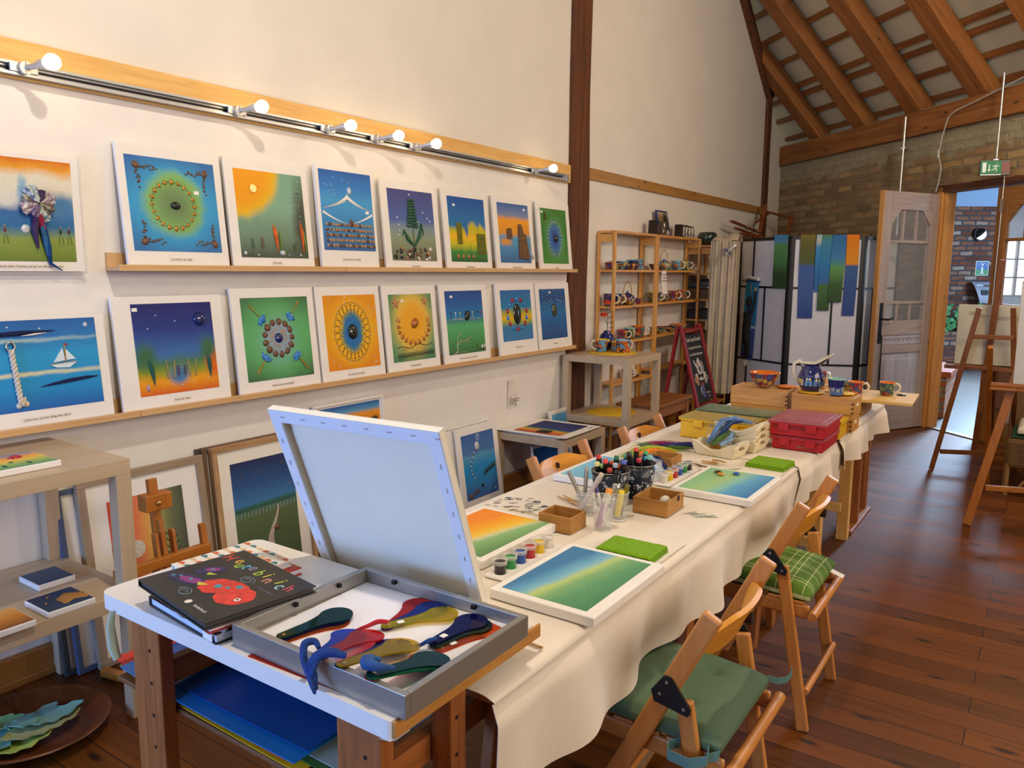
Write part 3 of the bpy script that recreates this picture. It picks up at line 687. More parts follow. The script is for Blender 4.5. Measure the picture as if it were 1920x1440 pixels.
picture('collage_picture', 'picture of a pale sailing boat and a knotted rope on blue sea', .995, 1.562, ZL+.006, .385, (.012, .035, .012, .055),
    paint([(0, '#1f62b4'), (.25, '#1e8fd0'), (.6, '#2a9cd4'), (.85, '#2c74bc'), (1, '#2a62a8')], [(.45, .40, .5, .012, 2.2, '#d8d8b0'), (.3, .78, .4, .012, 2.2, '#a8c8c8')], amp=.10, nscale=3), 'Leinen los, und den Alltag über Bord', deco=(('felt_boat', d_boat), ('rope', d_rope), ('felt_wave', d_whale), ('star_bead', lambda D: D.m(glassbead).stone(.2, .95, .004).stone(.42, .93, .004).stone(.62, .90, .004).stone(.93, .92, .009, .009, 0, .4))), capu=.6, capv=.024)
def d_night(D):
    D.m(mat('silver_twig', '#9a8a58', .7))
    for u, a in ((.35, 1.65), (.43, 1.4), (.63, 1.75), (.70, 1.35)): D.line([(u, .17), (u+.09*cos(a), .17+.2*sin(a))], .0035, 5)
    D.m(mat('plum_twig', '#5c3a54', .8)).twig(.49, .17, .05, 1.6, .0013).twig(.57, .17, .05, 1.55, .0013)
    D.m(mat('deep_green_felt', '#28564a', .95)).leaf(.18, .10, .11, .009, 1.7).leaf(.90, .13, .10, .009, 1.62)
    D.m(glassbead)
    for u, v in ((.28, .87), (.51, .80), (.17, .73), (.40, .1), (.68, .1), (.86, .12), (.52, .08)): D.stone(u, v, .0035, .0035, 0, 1, 6)
    D.m(mat('rose_quartz', '#b88c90', .3)).stone(.1, .09, .009, .016, 0, .6)
picture('collage_picture', 'picture of a dark blue night sky with a cobalt dome above an orange meadow', 1.598, 2.083, ZL, .452, (.075, .055, .030, .055),
    paint([(0, '#d8641a'), (.14, '#eaa014'), (.24, '#8c9a28'), (.34, '#4c7c58'), (.45, '#3c6cb0'), (.7, '#2a3c88'), (1, '#24286a')], [(.98, .3, .12, .16, .5, '#e06a1c'), (.5, .2, .12, .1, .6, '#4a7ab0'), (.1, .42, .12, .14, .6, '#3c6c48'), (.9, .46, .1, .14, .6, '#3c6c48')], amp=.12, nscale=4), 'Pracht der Natur', deco=(
    ('meadow_twig', d_night), ('cobalt_dome', lambda D: D.m(darkblue).stone(.83, .81, .030, .030, 0, .6, 24, 0))), tagp=(.04, .94), capv=.027)
def d_well(D):
    ring(D, brown_stone, 13, .20, .019, .018, .5, .50, 1.0, 0, .4); D.m(shell)
    for k in range(70):
        a = rnd.random()*2*pi; r = rnd.uniform(.075, .135); D.stone(.5+r*cos(a), .5+r*sin(a), .006, .005, a, .4, 5)
    D.m(mat('mosaic_grout', '#8aa0b0', .8)).tube([D.p(.5, .5, 0), D.p(.5, .5, .0015)], .075, 24)
    D.m(darkblue).stone(.5, .5, .024, .024, 0, .5, 18, 0)
def d_bunch(D):
    for cu, cv, a in ((.15, .87, -.8), (.82, .90, -2.25), (.17, .13, .9), (.88, .12, 2.3)):
        p = D.p(cu, cv, .002); D.m(mat('straw', '#a38b3c', .8))
        for k in range(5):
            b = a+(k-2)*.13; D.tube([(p[0]-.02*cos(b), p[1]-.02*sin(b), p[2]), (p[0]+.05*cos(a)+.002*(k-2), p[1]+.05*sin(a), p[2]+.002)], .0013, 4)
        D.m(bluestone)
        for k in range(11):
            b = a+(k-5)*.22; q = (p[0]+.055*cos(a), p[1]+.055*sin(a), p[2]); L = rnd.uniform(.028, .044)
            D.tube([q, (q[0]+L*.6*cos(b), q[1]+L*.6*sin(b), q[2]+.002), (q[0]+L*cos(b), q[1]+L*sin(b), q[2])], [.0012, .0058, .001], 5)
        D.m(redstone).stone(cu+.17*cos(a), cv+.17*sin(a), .004)
picture('collage_picture', 'picture of a round stone well with four blue flower bunches on green', 2.130, 2.598, ZL, .478, (.048, .040, .045, .055),
    paint([(0, '#3e6840'), (.5, '#5fae68'), (1, '#47704a')], [(.5, .5, .46, .46, .5, '#63b470'), (.5, .48, .24, .26, .6, '#7ab0a8')], amp=.14, nscale=4), 'Brunnen der inneren Schätze', deco=(('stone_well', d_well), ('flower_bunch', d_bunch)), capv=.027)
def d_people_ring(D):
    D.m(blackline)
    for R in (.40, .28):
        D.line([(.5+R*.86*cos(a), .5+R*sin(a)) for a in [k*2*pi/40 for k in range(41)]], .0011, 3)
    for k in range(24):
        a = 2*pi*k/24
        for da in (-.07, .07):
            D.line([(.5+.34*.86*cos(a), .5+.34*sin(a)), (.5+.39*.86*cos(a+da), .5+.39*sin(a+da))], .0010, 3).line([(.5+.33*.86*cos(a), .5+.33*sin(a)), (.5+.29*.86*cos(a+da), .5+.29*sin(a+da))], .0010, 3)
        D.line([(.5+.29*.86*cos(a), .5+.29*sin(a)), (.5+.37*.86*cos(a), .5+.37*sin(a))], .0012, 3)
    D.m(glassbead)
    for k in range(44):
        a = 2*pi*k/44; R = .41 if k % 2 else .275; D.stone(.5+R*.86*cos(a), .5+R*sin(a), .0035, .0035, 0, 1, 5)
    for u, v in ((.4, .97), (.38, .88), (.24, .82), (.85, .83), (.93, .8), (.9, .72), (.95, .5), (.97, .45), (.9, .14), (.92, .06), (.1, .12), (.2, .05), (.1, .95), (.9, .05)): D.stone(u, v, .004, .004, 0, 1, 6)
    D.m(brown_stone)
    for k in range(18): a = 2*pi*k/18+.2; D.stone(.5+.22*cos(a), .5+.26*sin(a), .004, .004, 0, .8, 5)
picture('collage_picture', 'picture of a dark stone in blue ringed by dancing figures on orange', 2.612, 3.055, ZL, .478, (.045, .035, .045, .055),
    paint([(0, '#e68c14'), (.5, '#eda818'), (1, '#e8941a')], [(.5, .5, .38, .42, .4, '#f0b820'), (.5, .5, .20, .27, .25, '#5c8c4c'), (.5, .5, .17, .24, .3, '#2a70b4')], amp=.12, nscale=5), 'Lust auf das Leben machen', deco=(('dancing_figures', d_people_ring), ('dark_pebble', lambda D: D.m(dstone).stone(.5, .5, .034, .040, 0, .5, 16, .05))), capv=.027)
starfish = mat('starfish', '#c98a5c', .8, bump=.3)
def d_gold(D):
    D.m(starfish).star(.14, .87, .036, .3).star(.82, .89, .032, .2).star(.17, .62, .024, .5).star(.87, .60, .022, .1)
    D.m(mat('copper_stone', '#b06c34', .3, .3)); D.stone(.55, .56, .032, .028, .6, .6, 10, .3)
    for k in range(11):
        a = pi+pi*k/10; D.stone(.53+.36*cos(a), .52+.26*sin(a), .014, .012, a, .7, 8, .3)
    D.m(gold)
    for k in range(8):
        a = pi+.2+pi*k/8; D.stone(.53+.30*cos(a), .55+.24*sin(a), .005, .005, 0, .7, 6)
def d_fence(D):
    D.m(blackline).line([(.1+.035*k, .20+.02*sin(k*.55)+.0015*k) for k in range(25)], .0018)
    D.line([(.1, .075), (.96, .10)], .0018)
    for k in range(24): D.line([(.12+.036*k, .045+.001*k), (.12+.036*k, .12+.001*k)], .0022)
    D.m(gold)
    for k in range(26): D.stone(.2+.6*rnd.random(), .15+.04*rnd.random(), .0025, .0025, 0, 1, 5)
picture('collage_picture', 'picture of starfish and copper stones around an orange glow on green', 3.078, 3.518, ZL, .478, (.045, .040, .050, .055),
    paint([(0, '#4f8058'), (.3, '#6f9c6c'), (1, '#5c8c5c')], [(.5, .58, .42, .46, .45, '#e8cc60'), (.52, .56, .34, .36, .45, '#efac28')], amp=.12, nscale=4), 'Sonnenblumenfelder', deco=(('starfish_or_stone', d_gold), ('wire_fence', d_fence)), tagp=(.3, .9), capv=.027)
silverwire = mat('silver_wire', '#b8b0a0', .4, .5)
def d_tree(D):
    D.m(silverwire); D.line([(.15, .01), (.22, .06), (.22, .14), (.32, .20), (.45, .20), (.55, .24), (.6, .26)], .0035, 5); D.line([(.22, .14), (.24, .26), (.34, .33)], .0022, 5).line([(.1, .01), (.3, .03), (.5, .02)], .002).line([(.45, .20), (.56, .17), (.6, .12)], .002)
    for k in range(70): D.stone(.06+.9*rnd.random(), .545+.012*rnd.random(), .004, .003, k, .6, 5)
    D.m(blackline)
    for u, v in ((.34, .33), (.3, .28), (.6, .26), (.55, .27), (.48, .24), (.6, .13), (.2, .22), (.14, .16), (.4, .22)): D.stone(u, v, .006, .003, u*9, .6, 6)
    for k, c in enumerate(('#26303c', '#e0dcd2', '#b8b834', '#26303c', '#cfc8b8', '#3a4a3c', '#26303c', '#a03828')):
        u = (.12, .24, .36, .62, .7, .78, .86, .93)[k]; D.m(mat('bead_'+c[1:], c, .5)); D.stone(u, .65, .006, .009, 0, .7, 6).line([(u, .56), (u, .63)], .0012)
    D.m(white_board).stone(.9, .08, .007, .013, 0, .6).stone(.96, .09, .007, .013, 0, .6); D.m(olive).line([(.8, .05), (.97, .045)], .004).twig(.76, .06, .04, 1.5)
picture('collage_picture', 'picture of a silver wire tree on green under a streaked blue sky', 3.560, 4.022, ZL, .478, (.045, .050, .040, .055),
    paint([(0, '#3c6e44'), (.2, '#4c9454'), (.45, '#58b070'), (.52, '#4a8c80'), (.58, '#2a7cb8'), (.8, '#2a60a8'), (1, '#2a4c94')], amp=.10, nscale=4, streak=True), 'Der Weg ist das Ziel, und das ist Leben', deco=(('wire_tree', d_tree), ('dark_pebble', lambda D: D.m(dstone).stone(.55, .60, .027, .034, -.4, .5, 12, .1))), tagp=(.16, .91), capv=.027)
def d_gems(D):
    D.m(dstone).stone(.5, .52, .046, .072, 0, .3, 20, .04)
    D.m(mat('orange_thread', '#c86a3c', .6))
    for k in range(12): a = 2*pi*k/12; D.line([(.5, .52), (.5+.10*cos(a-.2), .52+.12*sin(a-.2)), (.5+.13*cos(a), .52+.16*sin(a))], .0009, 3)
    for k in range(14):
        a = 2*pi*k/14+.2; D.m((redstone, bluestone)[k % 2]); D.stone(.5+.32*cos(a), .52+.30*sin(a), .016, .019, a, .6, 8, .25)
    D.m(glassbead)
    for u, v in ((.9, .9), (.94, .84), (.08, .12), (.15, .05), (.2, .09)): D.stone(u, v, .003, .003, 0, 1, 6)
picture('collage_picture', 'picture of a black bead mandala ringed by red and blue gems', 4.130, 4.585, ZL, .478, (.045, .050, .045, .095),
    paint([(0, '#3c7ab8'), (.28, '#3a80a8'), (.36, '#9aa83c'), (.46, '#eab41c'), (.56, '#a8ac38'), (.66, '#2a80b0'), (1, '#3468ac')], amp=.08, nscale=4, streak=True), 'Meine Mitte finden', deco=(('gem_mandala', d_gems),), capv=.05)
def d_deep(D):
    D.m(mat('moss_stone', '#3c4a30', .25, var=.4, nscale=40, coat=.5)).stone(.52, .57, .036, .050, 0, .5, 14, .05)
    d_stars(D, 22, .72); D.m(brown_stone)
    for k in range(40): D.stone(rnd.uniform(.08, .95), rnd.uniform(.08, .25), .003, .003, 0, 1, 5)
    D.m(blackline)
    for u in (.12, .2, .28, .75, .85, .92): D.stone(u, .60+.02*sin(u*30), .004, .012, 0, .5, 6)
    for u in (.3, .35, .3, .26): D.stone(u, .26+u*.1, .006, .004, u*9, .6, 6)
picture('collage_picture', 'picture of a mossy green stone floating in deep starry blue', 4.605, 5.062, ZL, .478, (.045, .060, .045, .075),
    paint([(0, '#24508c'), (.4, '#2a64a4'), (.6, '#2a74b4'), (.8, '#274e86'), (1, '#2a5c98')], amp=.12, nscale=4, streak=True), 'Mein Planet', deco=(('bead_sky', d_deep),), tagp=(.4, .93), capv=.04)

# ---- picture ledges, in lengths butted end to end
def ledge(y0, y1, z, label, grp):
    T = thing('picture_ledge', label, 'picture ledge', (0, (y0+y1)/2, z), group=grp)
    h = (y1-y0)/2-.0008
    B(ledgewood('y')).box(.007, .105, -h, h, -.014, 0).ob('shelf_board', T, bevel=.001)
    B(ledgewood('y')).box(.007, .020, -h, h, 0, .055).ob('back_rail', T, bevel=.001)
    B(ledgewood('y')).box(.088, .105, -h, h, 0.0, .010).ob('front_lip', T, bevel=.001)
for y0, y1, lb in ((1.605, 2.765, 'pale beech picture ledge under the green glow picture in the upper row'), (2.765, 3.925, 'pale beech picture ledge under the fern tree picture in the upper row'), (3.925, 5.085, 'pale beech picture ledge ending at the timber post in the upper row')):
    ledge(y0, y1, 1.520, lb, 'beech picture ledges on the wall')
for y0, y1, lb in ((.50, 1.655, 'pale beech picture ledge under the sailing boat picture in the lower row'), (1.655, 2.795, 'pale beech picture ledge under the night sky picture in the lower row'), (2.795, 3.93, 'pale beech picture ledge under the starfish picture in the lower row'), (3.93, 5.085, 'pale beech picture ledge under the gem mandala picture, lower row by the post')):
    ledge(y0, y1, .954, lb, 'beech picture ledges on the wall')

# ---- lighting track with bare bulbs
T = thing('light_track', 'long aluminium lighting track screwed to the pine rail above the pictures', 'light track', (.03, 2.0, 2.185))
B(alu).box(0, .022, -3.0, 2.98, -.022, -.012).box(0, .022, -3.0, 2.98, .012, .022).box(0, .004, -3.0, 2.98, -.012, .012).box(0, .024, 2.98, 3.02, -.024, .024).ob('rail', T, bevel=.001)
B(darkmetal).box(.004, .008, -3.0, 2.96, -.004, .004).ob('conductor', T)
bulb_glow = mat('bulb_glow', '#ffdca8', .3, var=0, emit=21)
def spot(y, lb):
    T = thing('track_spot', lb, 'spot light', (.055, y, 2.187), group='bare bulb spots on the lighting track')
    B(alu).tube([(0, 0, 0), (.02, 0, 0)], .021, 18).box(-.006, .004, -.045, .045, -.014, .014).ob('adapter', T, bevel=.001)
    B(steel).box(.02, .024, -.002, .002, -.02, .02).ob('screw_slot', T)
    B(alu).tube([(.015, .0, 0), (.045, .012, .004), (.075, .022, .008)], [.008, .010, .013], 12).tube([(.07, .020, .007), (.096, .028, .010)], [.016, .017], 14).ob('lamp_arm', T)
    g = B(bulb_glow).tube([(.094, .028, .010), (.104, .031, .011)], [.012, .018], 12).ball((.122, .036, .012), .027, 22).ob('bulb', T)
    return T
for y, lb in ((1.345, 'bare glowing bulb on the light track, the nearest and largest'), (2.195, 'bare glowing bulb on the light track, second from the left'), (2.71, 'bare glowing bulb on the light track, third from the left'), (3.045, 'bare glowing bulb on the light track, fourth from the left'), (3.345, 'bare glowing bulb on the light track above the fern tree picture'), (4.565, 'bare glowing bulb on the light track, farthest, beside the timber post')):
    spot(y, lb)

# ---- notice pinned to the wall
T = thing('paper_notice', 'cream paper price notice pinned to the wall under the ledges', 'notice', (.008, 4.37, .675))
B(caption_paper).sheet(lambda a, b: (.003+.012*abs(a-.5)*b, -.055+.11*a, -.10+.20*b), 6, 6, .0006).ob('paper', T)
B(steel).ball((.006, 0, .085), .004, 8).ob('pin', T)
for i, s_ in enumerate(('Poster', 'Kunstdruck Naturmotive', 'in Größe 60/60 Format', 'im Rahmen oder', '- 45,00')):
    text('printing', s_, T, (.013, -.045 if i < 4 else .01, -.022-.015*i), .012, ink, rot=PR, align='LEFT')

# ================================================================== LEFT SIDE: foil side tables, leaning frames, small easel
def side_table(label, x0, y0, z0, grp, top=.05, leg=.05, S=.55):
    T = thing('side_table', label, 'side table', (x0+S/2, y0+S/2, z0), group=grp); h = S/2
    B(birch('y')).box(-h, h, -h, h, .45-top, .45).ob('table_top', T, bevel=.0012)
    for sx in (-1, 1):
        for sy in (-1, 1):
            B(birch('z')).box(sx*h, sx*(h-leg), sy*h, sy*(h-leg), 0, .45-top).ob('leg', T, bevel=.001)
    return T
gs = 'square birch foil side tables'
side_table('square birch side table on the floor under the sailing boat picture, lower of its stack', .012, .80, 0, gs)
side_table('square birch side table stacked upper under the sailing boat picture', .012, .795, .45, gs)
side_table('square birch side table on the floor at the timber post, lower of its stack', .04, 4.99, 0, gs)
side_table('square birch side table at the timber post, upper of its stack', .042, 4.99, .45, gs)
side_table('low square birch side table with prints on it, standing alone', .012, 4.155, 0, gs)

def canvas(name, label, x, y, z, wx, wy, art, rz=0, t=.02, mg=.02, group=None, cat='canvas', deco=(), mgs=None):
    T = thing(name, label, cat, (x, y, z), rz=rz, group=group)
    B(white_board).box(-wx/2, wx/2, -wy/2, wy/2, 0, t).ob('stretched_canvas', T, bevel=.003)
    l, r, tp, b = mgs or (mg, mg, mg, mg); A = (-wx/2+l, -wy/2+b, wx/2-r, wy/2-tp, t+.001)
    B(art).box(A[0], A[2], A[1], A[3], t, t+.001).ob('artwork', T, uv=A[:4])
    for nm, fn in deco: D = Deco(A); fn(D); D.pieces(nm, T)
    return T
def d_lady(D):
    D.m(redstone).stone(.8, .70, .022, .018, 0, .5, 12).stone(.62, .66, .008); D.m(dstone)
    for u, v in ((.5, .45), (.6, .42), (.7, .40)): D.stone(u, v, .008, .006, 0, .5, 6)
    D.m(green_l)
    for u in (.4, .6, .8): D.twig(u, .1, .03)
canvas('small_canvas', 'small canvas with a red beetle on yellow, lying on the upper birch table', .39, .985, .9005, .36, .20, paint([(0, '#5f9a6c'), (.35, '#a8b860'), (.5, '#ecc24a'), (.75, '#f0a048'), (1, '#3f80b8')], amp=.1), rz=pi/2-.0, mg=.006, deco=(('glued_beetle', d_lady),))
def d_hill(D): D.m(mat('sand_felt', '#a8763c', .95, var=.2)).tube([D.p(.45+.5*t, .15+.35*sin(pi*t), .001) for t in (0, .25, .5, .75, 1)], [.004, .03, .036, .03, .004], 8, flat=.05); D.m(gold).leaf(.3, .7, .012, .003, .5).leaf(.12, .4, .012, .003, .5)
canvas('small_canvas', 'small wrapped canvas with a sand hill on navy, lying on the lower birch table', .485, 1.13, .4505, .145, .155, paint([(0, '#28405c'), (1, '#232f58')], mot=.3), rz=pi/2, mg=.004, deco=(('sand_hill', d_hill),))
canvas('small_canvas', 'small wrapped canvas with brown and orange, lying on the lower birch table', .50, .945, .4505, .145, .155, paint([(0, '#8a5420'), (.5, '#d08a34'), (1, '#e0a860')], amp=.2), rz=pi/2, mg=.004)
canvas('small_canvas', 'small canvas lying on a birch table with its edge beside the picture frames', .25, 1.20, .4505, .12, .14, paint([(0, '#3a4a6a'), (1, '#5a6a80')]), rz=pi/2, mg=.004)

def framed(name, label, y0, y1, H, fw, fwood, art, matw, lean, xb, deco=(), group=None, fd=.025, ay=None, z0=.002):
    wd = y1-y0; T = thing(name, label, 'framed picture', (xb, (y0+y1)/2, z0), group=group, rot=(pi/2-radians(lean), 0, pi/2)); h = wd/2
    B(fwood('x')).box(-h, h, 0, fw, 0, fd).box(-h, h, H-fw, H, 0, fd).m(fwood('y')).box(-h, -h+fw, fw, H-fw, 0, fd).box(h-fw, h, fw, H-fw, 0, fd).ob('frame', T, bevel=.002)
    B(white_board).box(-h+fw, h-fw, fw, H-fw, .004, fd-.011).ob('mount_board', T)
    A = (-h+fw+matw, fw+(ay or matw), h-fw-matw, H-fw-matw, fd-.009)
    B(art).box(A[0], A[2], A[1], A[3], fd-.011, fd-.009).ob('artwork', T, uv=A[:4])
    for nm, fn in deco: D = Deco(A); fn(D); D.pieces(nm, T)
    return T
taupe = lambda ax: wood('taupe_frame_wood', '#a38f78', '#8c7862', ax, 1, .5, bump=.05)
oakf = lambda ax: wood('limed_oak_frame', '#c09a70', '#8f6c48', ax, 1.6, .6, bump=.3)
def d_branch(D):
    D.m(blackline).twig(.80, .22, .22, 1.62, .0018, 7).twig(.72, .05, .16, 1.5, .0016, 6)
    D.m(pale_stone).tube([D.p(.30, .58, 0), D.p(.30, .58, .002)], .035, 24)
framed('framed_picture', 'taupe framed picture of an orange dawn fading to green, leaning on the wall', 1.40, 1.93, .73, .032, taupe, paint([(0, '#d4543c'), (.35, '#dd7a48'), (.52, '#d9a850'), (.66, '#9a9452'), (.82, '#6a6f4c'), (1, '#4c5040')], [(.6, .0, .3, .16, .7, '#5c6440')], amp=.14, ang=pi/2), .075, 7.0, .140, (('branch_or_moon', d_branch),), ay=.09)
def d_path(D):
    D.m(mat('gravel', '#b8a89c', .9, var=.2, nscale=80)).sheet(lambda a, b: D.p(.62+.16*sin(b*5.2+2.2)*(1-b*.6)+(a-.5)*(.14*(1-b)+.02), b*.56, .0015), 3, 20)
    for k in range(17):
        u = .02+k*.058; v = .53+.015*k/16
        D.m(mat('silver_bark', '#9c968a', .8)).line([(u, v-.02), (u+.01, v+.05)], .0022); D.m(green_l).stone(u+.012, v+.055, .009, .017, 0, .4, 7)
    D.m(brown_stone).stone(.62, .36, .018, .016).stone(.54, .14, .018, .016); D.m(gold)
    for u, v in ((.15, .87), (.45, .88), (.55, .83), (.8, .92), (.92, .84), (.9, .72)): D.stone(u, v, .004, .004, 0, 1, 6)
framed('framed_picture', 'oak framed picture of a path winding to a tree line under a night sky', 1.975, 2.50, .745, .028, oakf, paint([(0, '#46583a'), (.5, '#56693f'), (.56, '#50785c'), (.6, '#3c7ab0'), (.8, '#28508c'), (1, '#202c58')], amp=.06, nscale=4), .062, 6.0, .125, (('night_path_pattern', d_path),), ay=.10)
# frames standing behind those two, only their edges show
for i, (y0, y1, H, x, m, lb) in enumerate(((1.335, 1.86, .70, .115, '#4b5a78', 'grey blue picture frame edge behind the taupe frame'), (1.30, 1.82, .68, .090, '#3c403e', 'dark picture frame edge, hindmost of the stack behind the taupe frame'),
        (1.95, 2.45, .748, .102, '#6d5540', 'brown picture frame edge directly behind the oak frame'), (1.935, 2.42, .742, .080, '#4a4438', 'dark brown picture frame edge, hindmost behind the oak frame'))):
    f = mat('frame_edge_%d' % i, m, .5); framed('framed_picture', lb, y0, y1, H, .02, lambda ax, f=f: f, white_board, .05, (7.0, 6.6, 6.0, 5.7)[i], x, group='frames stacked behind others', fd=.02)

# picture standing on the floor boards behind the big white canvas, propped high
def d_reed(D):
    D.m(blackline)
    for u, a in ((.62, 1.4), (.66, 1.7), (.70, 1.5), (.28, 1.6), (.45, 1.5)): D.twig(u, .83, .065, a, .0012, 4)
    for a in (1.1, 1.4, 1.8, 2.1): D.leaf(.9, .84, .05, .004, a)
    D.m(feather).leaf(.47, .2, .16, .012, 1.57)
framed('framed_picture', 'white framed picture of grasses on orange and green, behind the big white canvas', 2.58, 3.065, .84, .012, lambda ax: white_board, paint([(0, '#2c8a58'), (.83, '#3c9a60'), (.865, '#d8801c'), (.93, '#ec9a22'), (.955, '#5a9ac8'), (1, '#2458a4')], amp=.03), .012, 3.5, .075, (('reed', d_reed),))
def d_chain(D):
    D.m(glassbead).stone(.45, .80, .022, .028, 0, .4, 14); ring(D, glassbead, 7, .04, .006, .006, .5, .93)
    for k in range(14):
        t = k/13; D.m((brown_stone, glassbead)[k % 2]); D.stone(.38-.16*sin(t*2.6), .74-.42*t, .006, .006, 0, .6, 6)
    D.m(dstone)
    for k in range(5): D.stone(.62+.08*k, .36+.02*k, .010, .022, -.3, .5, 8)
    D.m(brown_stone).stone(.12, .06, .022, .018).stone(.25, .09, .014, .012).stone(.34, .11, .010, .02); D.m(dstone).stone(.5, .17, .016, .013)
    D.m(white_t).stone(.9, .06, .008, .006, 0, .2, 4)
T, A = picture('collage_picture', 'picture of a stone chain and dark penguin stones on blue, standing on the floor', 3.66, 4.09, .004, .545, (.045, .05, .05, .085),
    paint([(0, '#3a62a8'), (.25, '#2a86c8'), (.5, '#1f90d4'), (.66, '#58a0cc'), (.72, '#4a78b8'), (1, '#3c62a4')], amp=.12), 'Lebensfluss', lean=8, xb=.135, deco=(('chain_stone_pattern', d_chain),), t=.014, capv=.04)
framed('framed_picture', 'white board with a thin wooden edge, behind the penguin stone picture', 3.48, 4.03, .56, .012, lambda ax: white_board, white_board, .03, 6, .098, fd=.014)
framed('framed_picture', 'white framed blue picture leaning behind the low birch side table', 4.76, 5.02, .50, .02, lambda ax: white_board, paint([(0, '#1a5fc0'), (.5, '#1c86d0'), (1, '#5aa8d8')], amp=.3), .012, 8, .13, fd=.02)
o = framed('framed_picture', 'deep blue print standing under the low birch side table', 4.24, 4.66, .36, .012, lambda ax: white_board, paint([(0, '#123c9c'), (.6, '#1660c8'), (1, '#1a8ad8')], amp=.3), .012, 8, .30, fd=.014)

# prints on the low side table
for k in range(4):
    rz = pi/2+.02*k-.03; x, y = .28+.02*(k-1.5), 4.42-.006*k
    T = thing('art_print', ['plain white print sheet, lowest of the pile on the low birch table', 'plain white print sheet, second lowest of the pile on the low birch table', 'plain white print sheet, directly beneath the navy print on the low birch table', 'print of an orange glow on navy, topmost of the pile on the low birch table'][k], 'print', (x, y, .4505+.004*k), rz=rz, group='prints piled on the low birch table')
    B(white_board).sheet(lambda a, b, k=k: (-.25+.5*a, -.25+.5*b, .003+.004*(1-a)**3*(k > 0)*((b < .3)*.6+.4)), 10, 6, .0025).ob('paper', T)
    if k == 3:
        art = paint([(0, '#c84a28'), (.14, '#e07a30'), (.26, '#d8a838'), (.34, '#5c8c58'), (.42, '#2c3c80'), (1, '#28285c')], amp=.12, ang=pi/2)
        A = (-.20, -.18, .20, .17, .0042)
        B(art).sheet(lambda a, b: (A[0]+(A[2]-A[0])*a, A[1]+(A[3]-A[1])*b, .0045+.0045*(1-a)**6), 10, 2, .001).ob('artwork', T, uv=A[:4])
        D = Deco((A[0], A[1], A[2], A[3], .0065), dstone); 
        for q in range(9): D.line([(.04+.022*q, .30), (.03+.024*q, .55)], .0035)
        tag(D.ob('stone_ellipse', T), kind='stuff')
        text('printing', 'Kunstdruck', T, (.15, -.222, .0052), .012, ink)

# small studio easel standing before the taupe frame
ez = wood('easel_beech', '#b8752e', '#9c5c20', 'z', 1, .45); ezx = wood('easel_beech', '#b8752e', '#9c5c20', 'y', 1, .45)
brass = mat('brass', '#cfae6a', .25, .9)
T = thing('studio_easel', 'small brown studio easel in front of the taupe framed picture', 'easel', (.42, 1.51, 0))
def ebeam(p0, p1, w_, h_, nm, m=ez, bev=.003): return B(m).beam(p0, p1, w_, h_, (0, 1, 0)).ob(nm, T, bevel=bev)
ebeam((.10, .005, .03), (.0, .005, .62), .030, .018, 'mast'); ebeam((.10, -.028, .03), (.022, -.028, .58), .03, .012, 'mast_rail'); ebeam((.10, .038, .03), (.022, .038, .58), .03, .012, 'mast_rail')
ebeam((.02, .005, .30), (-.035, .005, .765), .022, .034, 'sliding_mast')
B(ez).box(-.045, .012, -.045, .055, .655, .715).ob('clamp_block', T, bevel=.004)
B(brass).ball((.016, .0, .685), .009, 10).ball((.075, .005, .34), .010, 10).cyl((.012, 0, .685), (.0, 0, .685), .004).ob('brass_knob', T)
B(ezx).box(.03, .062, -.19, .17, .46, .495).ob('lower_tray', T, bevel=.003)
for sy in (-.17, .155): ebeam((.048, sy, .45), (.030, sy, .57), .022, .024, 'arm')
for sy in (-1, 1): B(ezx).beam((.12, sy*.05, .018), (-.22, sy*.12, .018), .03, .03).ob('foot', T, bevel=.003)
ebeam((-.2, .0, .03), (-.01, .0, .45), .018, .03, 'rear_leg')

# bowl with felt pieces on the floor
T = thing('wooden_bowl', 'wide shallow dark turned wooden bowl on the floor', 'bowl', (.395, 1.06, 0))
B(wood('bowl_walnut', '#6f3d1e', '#442010', 'x', .6, .35)).lathe([(0, .0), (.10, .0), (.17, .02), (.215, .055), (.222, .058), (.226, .052), (.222, .046), (.178, .006+.004), (.11, -.0), (0, 0)][:6][::1], 56).lathe([(.226, .052), (.205, .050), (.165, .018), (.10, .010), (0, .009)], 56).ob('bowl_shell', T)
fc = ['#7d9a86', '#8aa45e', '#a8c060', '#5f948c', '#9aa070', '#76a06c', '#6c9a98']
for k, (x, y, L, W, a) in enumerate(((.36, 1.03, .22, .10, 1.9), (.43, .99, .20, .09, 1.2), (.47, .97, .24, .09, 1.55), (.42, .93, .18, .08, 2.4), (.46, 1.03, .23, .10, 1.45), (.38, .98, .16, .08, .6), (.44, 1.05, .22, .085, 1.35))):
    T = thing('felt_leaf', ['dull green', 'moss green', 'bright lime', 'teal', 'khaki', 'mid green', 'blue green'][k]+' leaf shaped piece of felt in the wooden bowl', 'felt piece', (x-.01, y+.03, .022+.0075*k), rz=a, group='felt leaves in the bowl')
    B(mat('felt_leaf_%d' % k, fc[k], .97, var=.12, bump=.3, bscale=200)).sheet(lambda i, j, L=L, W=W, k=k: ((i-.5)*L, (j-.5)*2*W*max(.02, sin(pi*i)**.7)*.5+.006*sin(i*30+k), .004*sin(i*7+k)+.035*abs(i-.5)**1.5+.03*(j-.5)**2), 18, 8, .004).ob('felt', T)

